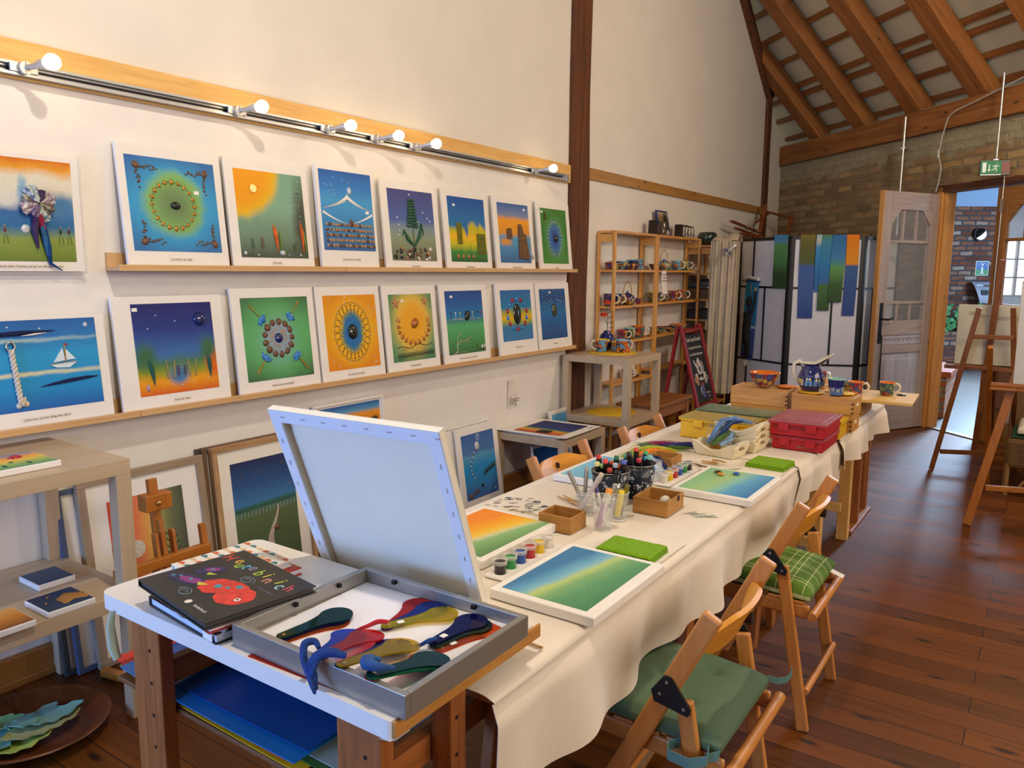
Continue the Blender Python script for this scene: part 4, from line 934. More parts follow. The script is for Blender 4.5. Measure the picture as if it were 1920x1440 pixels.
# ================================================================== TRESTLE TABLE IN FRONT
laminate = mat('white_laminate', '#e9e5de', .35, var=.01)
tw = trestlewood
T = thing('trestle_table', 'narrow white topped work table with peg hole legs, nearest to the camera', 'table', (1.75, 1.06, 0))
def rr(x0, x1, y0, y1, r, corners):
    P = []
    for (cx, cy, a0), rd in zip(((x1, y1, 0), (x0, y1, pi/2), (x0, y0, pi), (x1, y0, 1.5*pi)), corners):
        if not rd: P.append((cx, cy)); continue
        sx = -1 if cx == x1 else 1; sy = -1 if cy == y1 else 1
        for k in range(7): a = a0+pi/2*k/6; P.append((cx+sx*r+r*cos(a), cy+sy*r+r*sin(a)))
    return P
b = B(laminate).prism(rr(1.300, 2.188, .846, 1.275, .03, (0, 1, 1, 0)), .765, .80, True)
b.ob('table_top', T, w=1, bevel=.009, seg=3)
B(wood('raw_edge_ply', '#c8924c', '#a87434', 'y', 2, .7)).box(2.1885, 2.194, .852, 1.29, .768, .797).ob('raw_edge', T, w=1, bevel=.002)
B(mat('paper_lining', '#e3dccf', .8)).sheet(lambda a, c: (2.10+.085*a, .862+.07*c*(1-a*.5), .7635-.012*sin(pi*a)*(1-c)-.004), 6, 4, .001).ob('curled_paper', T, w=1)
def peg_leg(x0, x1, y0, y1, fx=0):
    o = B(tw('z')).box(x0, x1, y0, y1, 0, .764).ob('leg', T, w=1, bevel=.003)
    hb = B(mat('peg_hole', '#1a100a', .9))
    for k in range(8):
        z = .70-.075*k
        if fx: hb.tube([(x1-.001, y0+(y1-y0)*.35, z), (x1+.0012, y0+(y1-y0)*.35, z)], .004, 8)
        else: hb.tube([(x0+(x1-x0)*.66, y0-.0012, z), (x0+(x1-x0)*.66, y0+.001, z)], .004, 8)
    h = hb.ob('peg_holes', o, w=1); tag(h, kind='stuff')
peg_leg(1.398, 1.502, .862, .895); peg_leg(2.045, 2.15, .862, .895); peg_leg(1.395, 1.472, 1.215, 1.25)
peg_leg(2.118, 2.165, 1.03, 1.075, 1)
for x in (1.45, 2.10):
    B(tw('y')).box(x-.014, x+.014, .895, 1.215, .60, .655).ob('rail', T, w=1, bevel=.002)
    B(tw('y')).box(x-.014, x+.014, .895, 1.23 if x < 2 else 1.12, .12, .16).ob('rail', T, w=1, bevel=.002)
B(tw('x')).box(1.20, 1.60, .84, .90, .0, .03).ob('foot', T, w=1, bevel=.003)
B(tw('x')).beam((1.50, 1.05, .50), (2.05, 1.05, .50), .03, .05).ob('rail', T, w=1, bevel=.002)
B(wood('shelf_ply', '#7d5230', '#5c3a20', 'x', 1, .6)).box(1.25, 1.96, .90, 1.21, .545, .557).ob('under_shelf', T, w=1, bevel=.003)
# folders and card on the shelf below the top
fold = [('yellow_card', '#d9b41c', 1.245, 1.90, .905, 1.20, .558, 'yellow card sheet, lowest of the stack under the front table'), ('green_card', '#3f6a35', 1.40, 1.965, .93, 1.21, .562, 'dark green card in the stack under the front table'),
        ('pale_card', '#9fb6b4', 1.52, 1.985, .945, 1.19, .566, 'pale blue grey card in the stack under the front table'), ('red_card', '#c32c20', 1.222, 1.86, .905, 1.20, .570, 'red card sheet in the stack under the front table')]
for nm, c, x0, x1, y0, y1, z, lb in fold:
    T = thing('card_sheet', lb, 'card', ((x0+x1)/2, (y0+y1)/2, z), rz=-.02, group='cards stacked under the front table')
    B(mat(nm, c, .5, var=.03)).sheet(lambda a, q, x0=x0, x1=x1, y0=y0, y1=y1: ((a-.5)*(x1-x0), (q-.5)*(y1-y0), .003+.012*(a-.5)**2+.012*(1-a)**6), 12, 4, .002).ob('card', T)
T = thing('blue_folder', 'large glossy blue portfolio folder on top of the cards under the front table', 'folder', (1.585, 1.05, .578), rz=.0)
blueplast = mat('blue_plastic', '#0f4f9c', .25, var=.03); blueback = mat('light_blue_plastic', '#1c78c4', .35, var=.03)
B(blueback).sheet(lambda a, q: (-.305+.61*a, -.157+.31*q, .004+.01*(a-.5)**2+.008*(1-a)**5), 12, 4, .002).ob('back_flap', T)
B(blueplast).sheet(lambda a, q: (-.305+.61*a+.012*(1-a), -.128+.281*q+.004*a, .011+.02*q*(1-a)+.012*(a-.5)**2), 12, 6, .002).ob('front_flap', T)
B(mat('clear_pocket', '#3a68a8', .2, var=0)).sheet(lambda a, q: (-.27+.11*a, -.06+.12*q, .0245+.006*q), 2, 2, .0006).ob('label_pocket', T)
T = thing('green_cloth_tag', 'thin pale green cloth strip hanging off the left corner of the front table', 'cloth strip', (1.372, .836, .70))
B(mat('pale_green_cloth', '#a8bfb2', .9)).tube([(-.008, .004, .072), (-.004, -.004, .04), (.004, -.006, .0), (.016, -.004, -.03)], [.006, .010, .012, .009], 8, flat=.35).ob('cloth', T)

# book stack
def book(label, x, y, z, wx, wy, t, rz, cover, pages, soft=False, band=None):
    T = thing('book', label, 'book', (x, y, z), rz=rz, group='books piled on the front table')
    c = .003
    B(cover).box(-wx/2, wx/2, -wy/2, wy/2, t-c, t).box(-wx/2, wx/2, -wy/2, wy/2, 0, c).box(-wx/2, -wx/2+c, -wy/2, wy/2, c, t-c).ob('cover', T, bevel=.0008)
    B(pages).box(-wx/2+c, wx/2-.005, -wy/2+.005, wy/2-.005, c, t-c).ob('pages', T)
    return T
blackc = mat('black_cover', '#22201f', .35, var=.04); paperw = mat('page_block', '#e6e6ea', .8); redc = mat('red_cover', '#b02a22', .4)
book('thin red book under the patterned book on the front table', 1.49, 1.085, .8002, .20, .19, .018, -.06, redc, paperw)
T = book('book with a wavy orange, teal and white dot pattern, behind the black book', 1.468, 1.075, .8184, .19, .20, .016, -.10, mat('cream_cover', '#ece4d4', .45), paperw)
D = B(mat('dot_orange', '#cf6a3c', .5)); cc = [mat('dot_orange', '#cf6a3c'), mat('dot_teal', '#4a7c84', .5), mat('dot_sand', '#d8b888', .5)]
for i in range(7):
    for j in range(7):
        D.m(cc[(i+2*j) % 3]); x, y = -.082+.0272*i, -.086+.0285*j
        D.prism([(x+.012*cos(a), y+.012*sin(a)) for a in [k*pi/8 for k in range(9)]], .016, .0163)
tag(D.ob('dot_pattern', T), kind='stuff')
T = book('black hardback book with a white spine label, lowest of the two black books', 1.612, .972, .8002, .275, .235, .022, -.10, blackc, mat('blue_white_pages', '#c8d4ea', .8))
B(white_t).box(.09, .125, -.1182, -.1172, .002, .02).box(.09, .125, -.117, -.085, .022, .0225).ob('spine_label', T)
text('spine_mark', 'KN', T, (.108, -.101, .0228), .022, ink, ext=.0002)
B(mat('crumpled_plastic', '#c9ccd2', .25, var=.2)).sheet(lambda a, q: (-.02+.16*a, -.09-.03*q, .024+.006*sin(9*a+3*q)), 10, 3, .0008).ob('plastic_wrap', T)
book('thin red hardback sandwiched between the two black books', 1.615, .962, .8295, .29, .232, .012, -.15, redc, paperw)
T = book('large black picture book reading Heute bin ich with a red fish', 1.613, .957, .8425, .305, .245, .016, -.15, blackc, mat('dark_page_block', '#4a4644', .8))
ZB = .0162
let = [('H', '#d8503a'), ('e', '#d9a83c'), ('u', '#a8c83c'), ('t', '#58b8c8'), ('e', '#8a8a9c'), (' ', ''), ('b', '#a8c040'), ('i', '#d8c050'), ('n', '#d8907c'), (' ', ''), ('i', '#c8c840'), ('c', '#9cc8c8'), ('h', '#c85060')]
x = -.128
for k, (ch, c) in enumerate(let):
    if ch != ' ': text('title_letter', ch, T, (x+.004*sin(k), .074+.008*sin(k*2.1), ZB), .044, mat('crayon_'+c[1:], c, .8), rot=(0, 0, .12*sin(k*1.7)), ext=.0002)
    x += .0222 if ch != 'H' else .034
    if ch == ' ': x -= .011
text('author_line', 'Bild und Wort', T, (.10, .034, ZB), .010, mat('grey_ink', '#6a7080', .7), ext=.0001)
text('publisher_mark', 'kinderbuch', T, (.085, -.098, ZB), .011, mat('cream_ink', '#e0d8c8', .7), ext=.0001)
B(mat('cream_ink', '#e0d8c8', .7)).prism([(.035+.008*cos(a), -.098+.008*sin(a)) for a in [k*pi/6 for k in range(12)]], ZB-.0002, ZB+.0002).ob('publisher_dot', T)
def blob(cx, cy, rx, ry, rot, j=.08, n=26, sd=0):
    return [(cx+(rx*cos(a)*(1+j*sin(5*a+sd)))*cos(rot)-(ry*sin(a)*(1+j*sin(7*a+sd)))*sin(rot), cy+(rx*cos(a)*(1+j*sin(5*a+sd)))*sin(rot)+(ry*sin(a)*(1+j*sin(7*a+sd)))*cos(rot)) for a in [2*pi*k/n for k in range(n)]]
fishred = mat('crayon_red', '#cf4030', .75, var=.25, nscale=90); F = B(fishred)
F.prism(blob(.078, -.022, .046, .040, .1, .04), ZB-.0002, ZB+.0003).prism(blob(.005, -.022, .042, .036, .3, .06), ZB-.0002, ZB+.00042).prism(blob(.04, .0, .045, .022, 0, .04), ZB-.0002, ZB+.00036)
o1 = F.ob('fish_body', T)
W = B(mat('crayon_navy', '#35304f', .75, var=.4, nscale=80)).prism(blob(-.078, -.048, .062, .020, .25), ZB-.0002, ZB+.0003).prism(blob(-.088, .008, .034, .021, 1.0), ZB-.0002, ZB+.0003)
W.m(mat('crayon_violet', '#8a3a7a', .75)).prism(blob(-.068, -.046, .034, .012, .25), ZB, ZB+.0005).prism(blob(-.088, .014, .016, .011, .9), ZB, ZB+.0005)
W.m(mat('crayon_c8c840', '#c8c840', .8)).prism([(-.045, -.04), (-.015, -.032), (-.03, -.05)], ZB, ZB+.0007).prism([(-.078, .0), (-.055, .006), (-.070, -.010)], ZB, ZB+.0007)
W.m(mat('crayon_teal', '#4a8c98', .75))
for x, y, r_ in ((-.12, -.06, .005), (-.105, -.05, .004), (-.07, -.045, .006), (.008, -.022, .010), (.045, .006, .009), (.03, -.012, .006), (-.088, .014, .005)): W.prism(blob(x, y, r_, r_*.8, 0), ZB+.0003, ZB+.0008)
W.m(mat('cream_ink', '#e0d8c8')).prism(blob(.10, -.028, .007, .007, 0), ZB+.0003, ZB+.0008).m(blackc).prism(blob(.10, -.028, .003, .003, 0), ZB+.0008, ZB+.0011)
W.m(mat('crayon_grey', '#8a9c98', .8))
for cx, cy, s_ in ((.020, .036, 1), (-.020, -.082, -1)):
    W.tube([(cx+.024*cos(a)*(1-a/14)*s_, cy+.016*sin(a)*(1-a/14), ZB) for a in [k*.5 for k in range(20)]], .0007, 4)
tag(W.ob('fish_pattern', T), kind='stuff')

# aluminium frame lying flat, with coloured viewing paddles
sil = mat('silver_frame', '#98948e', .35, .55, var=.03)
T = thing('display_frame', 'grey aluminium frame lying flat on the front table, holding coloured paddles', 'frame', (1.985, 1.041, .8002))
hx, hy, fh, fw = .223, .180, .044, .014
FB = B(sil).box(-hx, hx, -hy, -hy+fw, 0, fh).box(-hx, hx, hy-fw, hy, 0, fh).box(-hx, -hx+fw, -hy+fw, hy-fw, 0, fh).box(hx-fw, hx, -hy+fw, hy-fw, 0, fh); FB.ob('frame', T, bevel=.0015)
B(mat('frame_inner', '#b8b0a2', .5)).box(-hx+fw, hx-fw, -hy+fw, hy-fw, .004, .012).ob('back_board', T)
B(mat('white_sheet', '#ecebee', .7, var=.01)).sheet(lambda a, q: (-hx+fw+.012+.40*a-.01*q, -hy+fw+.016+.315*q, .0145+.006*(q**6)*a), 10, 8, .001).ob('paper_lining', T)
for x, y in ((-.12, hy-fw-.004), (-hx+fw+.003, -.04), (.1, hy-fw-.004), (-hx+fw+.003, .08)): B(darkmetal).box(x-.005, x+.005, y-.004, y+.004, fh-.012, fh-.004).ob('clip', T)
_ac = {}
def acrylic(c):
    if c in _ac: return _ac[c]
    s = NT('acrylic_'+c[1:]); t = s.n('BsdfTransparent'); t.inputs[0].default_value = lin(c)
    g = s.n('BsdfGlossy', Roughness=.06); d = s.n('BsdfDiffuse'); d.inputs[0].default_value = lin(c)
    m1 = s.n('MixShader', Fac=.14); s.l(t.outputs[0], m1.inputs[1]); s.l(d.outputs[0], m1.inputs[2])
    lw = s.n('LayerWeight', Blend=.25); m2 = s.n('MixShader'); s.l(s.math('MULTIPLY', lw.outputs['Fresnel'], .6), m2.inputs[0]); s.l(m1.outputs[0], m2.inputs[1]); s.l(g.outputs[0], m2.inputs[2])
    s.l(m2.outputs[0], s.out.inputs[0]); _ac[c] = s.m; return s.m
def paddle_outline(L, R=.034):
    top = []; c = L-R
    for k in range(13): t = k/12; x = t*(c-R*.7); top.append((x, .0115+.005*t+(R*.72-.0165)*max(0, (t-.55)/.45)**2))
    arc = [(c+R*cos(a), R*sin(a)) for a in [2.35-4.7*k/22 for k in range(23)]]
    tail = [(-.0115*sin(a), -.0115*cos(a)) for a in [pi*k/8 for k in range(1, 8)]]
    return top+arc+[(x, -y) for x, y in top[::-1]]+tail
def paddle(label, tail, head, zt, zh, c, stick=False):
    tx, ty = tail; hxx, hyy = head; L = sqrt((hxx-tx)**2+(hyy-ty)**2)+.034; a = atan2(hyy-ty, hxx-tx)
    T = thing('colour_paddle', label, 'colour paddle', (tx, ty, zt), rot=(0, -atan2(zh-zt, L), a), group='coloured see-through paddles in the aluminium frame')
    B(acrylic(c)).prism(paddle_outline(L), 0, .0028).ob('paddle', T, bevel=.0005)
    B(brass).tube([(.003, 0, -.0002), (.003, 0, .0032)], .0035, 10).ob('rivet', T)
    if stick: B(white_t).box(.022, .036, -.006, .006, .0028, .0034).ob('price_sticker', T)
teal, orange, red, bl, yel, nav, grn = '#1d6a6c', '#f08020', '#e8403a', '#2058d8', '#f0dc20', '#2c2c8c', '#38b888'
z0 = .8165
paddle('orange paddle lying lowest in the left fan of the frame', (1.853, .895), (1.872, 1.018), z0, z0, orange)
paddle('blue paddle between orange and teal in the left fan', (1.850, .903), (1.866, 1.026), z0+.003, z0+.003, nav)
paddle('teal paddle topmost in the left fan of the frame', (1.848, .911), (1.864, 1.033), z0+.006, z0+.006, teal)
paddle('red paddle spread leftmost in the fan with a red cord', (1.978, 1.060), (1.960, 1.175), z0, z0, red)
paddle('blue paddle in the middle of the fan with the red cord', (1.980, 1.058), (1.998, 1.172), z0+.003, z0+.003, bl)
paddle('yellow paddle topmost in the fan with the red cord', (1.980, 1.058), (2.036, 1.160), z0+.006, z0+.006, yel, True)
paddle('orange paddle lowest in the fan with the brown loop', (2.122, 1.055), (2.142, 1.165), z0, z0, orange, True)
paddle('dark green paddle in the middle of the fan with the brown loop', (2.108, 1.055), (2.120, 1.163), z0+.003, z0+.003, '#3a5a44')
paddle('navy paddle topmost in the fan with the brown loop', (2.100, 1.058), (2.106, 1.168), z0+.006, z0+.006, nav, True)
paddle('bright blue paddle with its tail over the frame edge', (1.996, .870), (1.954, .982), .8455, z0+.004, bl)
paddle('red orange paddle with a sticker, tail over the frame edge', (2.006, .868), (1.990, .994), .8485, z0+.008, red, True)
paddle('navy paddle beneath the yellow one by the frame edge', (2.055, .868), (2.052, 1.000), .8455, z0+.003, nav)
paddle('yellow paddle over the navy one by the frame edge', (2.059, .868), (2.069, 1.006), .8485, z0+.007, '#e8c818')
paddle('red paddle lowest of the three in the near corner of the frame', (2.127, .868), (2.138, .998), .8455, z0+.001, red)
paddle('green paddle in the middle of the three in the near corner', (2.130, .868), (2.156, .994), .8485, z0+.004, grn)
paddle('teal paddle topmost of the three in the near corner', (2.128, .870), (2.148, .998), .8515, z0+.007, teal)
def cord(label, pts, r, c, z=0):
    T = thing('wool_cord', label, 'cord', pts[0], group='wool cords tied to the paddles'); o = Vector(pts[0])
    P = [Vector(p)-o for p in pts]; rs = [x*.85 for x in r] if isinstance(r, list) else [r*(1+.25*sin(k*2.3)) for k in range(len(P))]
    # smooth the path
    Q = []; RR = []
    for i in range(len(P)-1):
        for k in range(5):
            t = k/5; p0, p1, p2, p3 = P[max(i-1, 0)], P[i], P[i+1], P[min(i+2, len(P)-1)]
            Q.append(.5*((2*p1)+(p2-p0)*t+(2*p0-5*p1+4*p2-p3)*t*t+(3*p1-p0-3*p2+p3)*t**3)); RR.append(rs[i]+(rs[i+1]-rs[i])*t)
    Q.append(P[-1]); RR.append(rs[-1]*.5)
    B(mat('wool_'+c[1:], c, .98, var=.2, nscale=60, bump=.6, bscale=250)).tube(Q, RR, 8).ob('cord', T)
navyw = '#1c3a78'
cord('thick navy wool cord hanging over the front edge of the frame', [(2.06, .874, .862), (2.04, .866, .866), (2.022, .856, .862), (2.010, .842, .848), (2.020, .838, .828), (2.030, .834, .808)], [.006, .010, .012, .009, .007, .003], navyw)
cord('long navy wool loop lying over the frame edge', [(1.999, .868, .862), (1.985, .872, .868), (1.975, .858, .866), (1.985, .846, .850), (2.002, .838, .835), (2.024, .829, .820), (2.035, .826, .806)], [.005, .007, .0085, .008, .007, .006, .003], navyw)
cord('navy wool tail curling beside the long loop', [(2.012, .87, .862), (2.018, .852, .858), (2.02, .836, .84), (2.016, .832, .815)], [.005, .006, .006, .003], navyw)
cord('fluffy blue wool knot on the teal paddle in the near corner', [(2.150, .90, .858), (2.135, .878, .864), (2.115, .872, .866), (2.100, .884, .862), (2.098, .900, .856), (2.112, .905, .858)], [.003, .009, .014, .013, .010, .005], '#2c5088')
cord('red wool cord tied to the yellow paddle', [(1.984, 1.058, .832), (1.970, 1.045, .834), (1.958, 1.030, .828), (1.948, 1.018, .824), (1.940, 1.008, .820)], [.005, .006, .005, .004, .002], '#b8242a')
cord('blue wool cord tied to the navy paddle', [(2.104, 1.062, .830), (2.100, 1.045, .832), (2.088, 1.032, .824), (2.074, 1.028, .820)], [.005, .005, .004, .003], '#1e3f80')
cord('small brown wool loop beside the navy paddle', [(2.074, 1.028, .821), (2.060, 1.030, .824), (2.048, 1.024, .826), (2.050, 1.014, .826), (2.062, 1.018, .824)], [.003, .0035, .0035, .0035, .003], '#5a2f1c')
T = thing('plastic_sheet', 'translucent orange plastic sheet poking out from under the frame', 'plastic sheet', (1.93, .90, .8003), rz=.05)
B(acrylic('#f05a20')).box(-.11, .125, -.045, .02, 0, .0008).ob('sheet', T)
cvw = mat('canvas_white', '#dfe3ea', .8, var=.01)
# big stretched canvas seen from the back, standing on the long table
X = Vector((1, .067, 0)).normalized(); U = Vector((.15, -.345, .925)); U = (U-X*U.dot(X)).normalized(); Nn = X.cross(U)
T = thing('large_canvas', 'large white stretched canvas seen from the back, its staples showing', 'canvas', (1.530, 1.310, .7435))
Mx = Matrix((X, U, Nn)).transposed().to_4x4(); T.rotation_euler = Mx.to_euler(); MW[T.name] = Matrix.Translation(T.location) @ Mx
Wc, Hc = .487, .490; cw = .033
B(mat('canvas_rim', '#eae4d2', .8, var=.01)).box(0, Wc, 0, Hc, -.018, -.015).box(0, Wc, Hc-.003, Hc, -.015, .002).box(0, .003, 0, Hc, -.015, .002).box(Wc-.003, Wc, 0, Hc, -.015, .002).box(0, Wc, 0, .003, -.015, .002).ob('canvas_cloth', T, bevel=.002)
B(cvw).box(.003, Wc-.003, Hc-cw, Hc-.003, -.012, .003).box(.003, Wc-.003, .003, cw, -.012, .003).box(.003, cw, cw, Hc-cw, -.012, .003).box(Wc-cw, Wc-.003, cw, Hc-cw, -.012, .003).ob('stretcher_bars', T, bevel=.0015)
st = B(steel)
for k in range(8): st.box(.04+.062*k, .052+.062*k, Hc-.017, Hc-.0155, .003, .0042)
for k in range(7): st.box(.016, .0175, .04+.06*k, .052+.06*k, .003, .0042).box(Wc-.0175, Wc-.016, .04+.06*k, .052+.06*k, .003, .0042)
tag(st.ob('staples', T), kind='stuff')
B(mat('wood_wedge', '#b8a888', .7)).box(cw, cw+.006, Hc-cw-.02, Hc-cw, -.008, .002).box(cw, cw+.004, cw, Hc-cw, -.014, -.002).ob('inner_bar', T)

# ================================================================== LONG TABLES AND THEIR CLOTHS
def fabric_mat():
    s = NT('unbleached_cotton'); v = s.coord(); n = s.noise(v, 3, 5, .6); f = s.noise(v, 220, 2)
    c = s.ramp(n, [(.3, '#ddd0bd'), (.7, '#e9dfd0')])
    st = s.noise(s.coord(loc=(3, 1, 0)), 1.6, 6, .7); k = s.ramp(st, [(.66, (0, 0, 0, 1)), (.76, (1, 1, 1, 1))]); c = s.mix(s.math('MULTIPLY', k, .25), c, '#b8c4c4')
    s.l(c, s.b.inputs['Base Color']); s.b.inputs['Roughness'].default_value = .95; s.b.inputs['Sheen Weight'].default_value = .15
    s.bump(s.math('ADD', s.math('MULTIPLY', n, .8), s.math('MULTIPLY', f, .15)), .35, .012); return s.m
cotton = fabric_mat()
def table(label, x0, x1, y0, y1, grp, legsy, wd=trestlewood, straight=False):
    T = thing('trestle_table', label, 'table', ((x0+x1)/2, (y0+y1)/2, 0), group=grp)
    B(wd('y')).box(x0, x1, y0, y1, .700, .733).ob('table_top', T, w=1, bevel=.003)
    for y in legsy:
        B(wd('x')).box(x0+.04, x1-.02, y-.02, y+.02, .625, .70).ob('apron', T, w=1, bevel=.003)
        for x in (x0+.07, x1-.06):
            if straight: B(wd('z')).box(x-.03, x+.03, y-.03, y+.03, 0, .63).ob('leg', T, w=1, bevel=.003); continue
            for s in (-1, 1): B(wd('z')).beam((x, y+s*.02, .66), (x, y+s*.13, .0), .06, .028, (1, 0, 0)).ob('leg', T, w=1, bevel=.003)
        B(wd('x')).box(x0+.07, x1-.06, y-.10, y-.07, .18, .23).ob('rail', T, w=1, bevel=.003)
    return T
table('long trestle table under the nearer cotton cloth, set with paints and markers', 1.49, 2.19, 1.115, 3.66, 'long tables', (1.26, 2.35, 3.15))
table('long trestle table under the farther cloths, loaded with boxes and crates', 1.49, 2.20, 3.69, 5.02, 'long tables', (3.95, 4.64), pine_pale, True)
def cloth(label, x0, x1, y0, y1, zt, dl, dr, sd, ny=70, flare=.02, corner=0, lift=0):
    T = thing('table_cloth', label, 'tablecloth', ((x0+x1)/2, (y0+y1)/2, zt), group='cotton cloths over the long tables')
    R = .022; L = dl+(x1-x0)+dr
    def f(a, q):
        y = y0+(y1-y0)*q; s = a*L; nz = noise.noise(Vector((y*2.2, sd, 0))); n2 = noise.noise(Vector((y*6, sd+4, 0)))
        e = 1-min(1, min(q, 1-q)/.05)
        if s < dl:
            d = dl-s; return (x0-.004-.012*nz*d/dl, y, zt-d*(1+.12*nz))
        if s > L-dr:
            d = s-(L-dr); t = d/dr; k = dr*(1+.10*nz+.05*n2)+corner*max(0, (q-.8)/.2)
            return (x1+flare*min(1, d/.05)+.022*t*sin(y*9+sd+2*nz)+.016*t*sin(y*23+sd), y+.012*t*n2+.03*t*corner*8*max(0, q-.8), zt-.004-k*t+R*.0)
        t = (s-dl)/(x1-x0); ed = max(0, (t-.97)/.03)**2
        return (x0+(x1-x0)*t+flare*ed*.8, y, zt-.012*ed-.006*max(0, (.03-t)/.03)**2+.0012*noise.noise(Vector((t*6, y*5, sd)))*(lift+.6))
    b = B(cotton).sheet(f, 90, ny, .0015)
    b.ob('cloth', T, w=1)
    return T
ZT = .737
T = cloth('unbleached cotton cloth over the nearer long table, stained with paint', 1.462, 2.215, 1.085, 3.25, ZT, .16, .225, 1.0, 110)
# ink sketch and paint smears that stain the cloth
D = B(mat('ink_blue_black', '#3c4654', .8)); rr_ = random.Random(5)
for k in range(46):
    x = 1.50+.17*rr_.random(); y = 2.03+.15*rr_.random()*(1-.3*abs(x-1.58)/.1)
    D.tube([(x, y, ZT+.0018), (x+.010, y+.006, ZT+.0022), (x+.018, y+.004+.01*rr_.random(), ZT+.0018)], .0008, 4)
for a0 in range(2): D.tube([(1.625+.014*cos(a), 2.165-.05*a0+.010*sin(a), ZT+.002) for a in [k*pi/6 for k in range(13)]], .0009, 4)
D.m(mat('ink_ochre', '#9c8438', .8))
for k in range(14): D.tube([(1.60+.008*k, 2.035+.004*(k % 3), ZT+.002), (1.606+.008*k, 2.046, ZT+.002)], .0009, 4)
tag(D.ob('ink_drawing', T, w=1), kind='stuff')
D = B(mat('green_smear', '#7c9080', .9))
for k in range(9): D.tube([(2.08+.010*k, 2.33+.012*sin(k), ZT+.002), (2.11+.010*k, 2.37+.01*cos(k*2), ZT+.002)], .0009, 4)
tag(D.ob('paint_smear', T, w=1), kind='stuff')
cloth('cotton cloth bridging the two long tables, its corner hanging to a point', 1.468, 2.225, 3.20, 3.95, ZT+.0022, .16, .17, 7.0, 46, .024, .07)
cloth('cotton cloth over the far end of the farther long table', 1.474, 2.238, 3.86, 5.06, ZT+.0045, .14, .15, 13.0, 60, .024)
ZC = ZT+.0030

canvas('table_canvas', 'canvas fading from blue to green, lying at the near corner of the cloth', 2.097, 1.630, ZC, .284, .388,
    paint([(0, '#3f7cae'), (.12, '#5b9cc4'), (.24, '#7fb8cc'), (.33, '#b9cc7c'), (.44, '#7fae74'), (.62, '#5c9868'), (1, '#3f7f58')], amp=.10, nscale=2.5, ang=1.85), t=.024, mgs=(.022, .03, .022, .022), group='student canvases on the table')
canvas('table_canvas', 'canvas in orange and green, lying beside the big white canvas', 1.695, 1.760, ZC, .285, .388,
    paint([(0, '#ee8a1e'), (.25, '#f2a81a'), (.42, '#f0c848'), (.50, '#c9d0a4'), (.56, '#8cb87c'), (.8, '#6a9a62'), (1, '#587c50')], amp=.12, nscale=3, ang=1.9), t=.024, group='student canvases on the table')
canvas('table_canvas', 'canvas fading from green to blue with three glass nuggets on it', 2.100, 2.708, ZC, .286, .372,
    paint([(0, '#8cc08c'), (.3, '#a3c884'), (.5, '#86c0b8'), (.62, '#5ca4cc'), (1, '#3474b0')], amp=.12, nscale=2.5, ang=1.75), t=.024, group='student canvases on the table')
canvas('table_canvas', 'pale blue canvas lying behind the flowered marker buckets', 1.665, 2.620, ZC, .275, .385,
    paint([(0, '#8cc8e0'), (.5, '#6cb4d8'), (.8, '#9cd0b8'), (1, '#8cc8a0')], amp=.15, nscale=2.5, ang=1.2), t=.024, group='student canvases on the table')
for x, y, c, nm, lb in ((2.030, 2.800, '#4a2418', 'brown', 'dark brown glass nugget on the green and blue canvas'), (2.050, 2.773, '#d8921a', 'amber', 'amber glass nugget beside the brown one on the canvas'), (2.095, 2.815, '#1c62b8', 'blue', 'blue glass nugget alone on the green and blue canvas')):
    T = thing('glass_nugget', lb, 'glass nugget', (x, y, ZC+.0255), group='glass nuggets on the canvas'); B(mat('nugget_'+nm, c, .06, coat=1)).ball((0, 0, .0055), (.015, .011, .006), 14).ob('nugget', T)

clearp = mat('clear_plastic', '#e8e6e2', .25, alpha=.45, var=0)
def pot_strip(label, x, y0, order, dy, grp='paint pot strips on the table'):
    T = thing('paint_pot_strip', label, 'paint pots', (x, y0, ZC), group=grp); n = len(order)
    B(white_board).box(-.030, .036, -.030, dy*n-.012, 0, .007).ob('strip_base', T, bevel=.002)
    for k, c in enumerate(order):
        p = B(mat('poster_paint_'+c[1:], c, .3, var=.02)).lathe([(0, .007), (.0145, .007), (.0150, .036), (.0150, .038), (0, .038)], 20, (0, dy*k, 0)).ob('paint_pot', T)
        B(clearp).lathe([(.0152, .030), (.0185, .032), (.0185, .040), (.0168, .042), (.0155, .040)], 20, (0, dy*k, 0)).box(-.026, -.014, dy*k-.006, dy*k+.006, .036, .041).box(-.006, .006, dy*k+.012, dy*(k+1)-.012, .034, .038).ob('pot_rim', p)
six = ['#2e2b2c', '#2f9a4a', '#2a5cb0', '#c03030', '#f0cc10', '#e8e4dc']
pot_strip('strip of six paint pots beside the orange canvas, black pot nearest', 1.898, 1.562, six, .0465)
pot_strip('strip of six paint pots beside the nugget canvas, white pot nearest', 1.890, 2.620, six[::-1], .0465)

def sheet_paper(label, x, y, wx, wy, rz, z=None):
    T = thing('paper_sheet', label, 'paper', (x, y, z or ZC), rz=rz, group='paper sheets on the table')
    B(mat('drawing_paper', '#e8dfd0', .85, var=.02)).sheet(lambda a, q: ((a-.5)*wx, (q-.5)*wy, .001+.004*max(0, a-.8)*(q)), 8, 6, .0008).ob('paper', T)
sheet_paper('cream paper sheet under the nearer green towel', 2.065, 1.945, .27, .24, .0)
sheet_paper('cream paper sheet beyond the nugget canvas, under the palette', 2.06, 2.985, .30, .15, .02)
sheet_paper('cream paper sheet between the pot strip and the nugget canvas', 1.925, 2.74, .02, .26, .0)
def terry():
    s = NT('green_terry'); n = s.noise(s.coord(), 260, 3, .8); c = s.ramp(n, [(.3, '#6aa000'), (.7, '#9ccf1c')]); s.l(c, s.b.inputs['Base Color']); s.b.inputs['Roughness'].default_value = 1
    s.bump(n, 1.0, .006); return s.m
tm = terry()
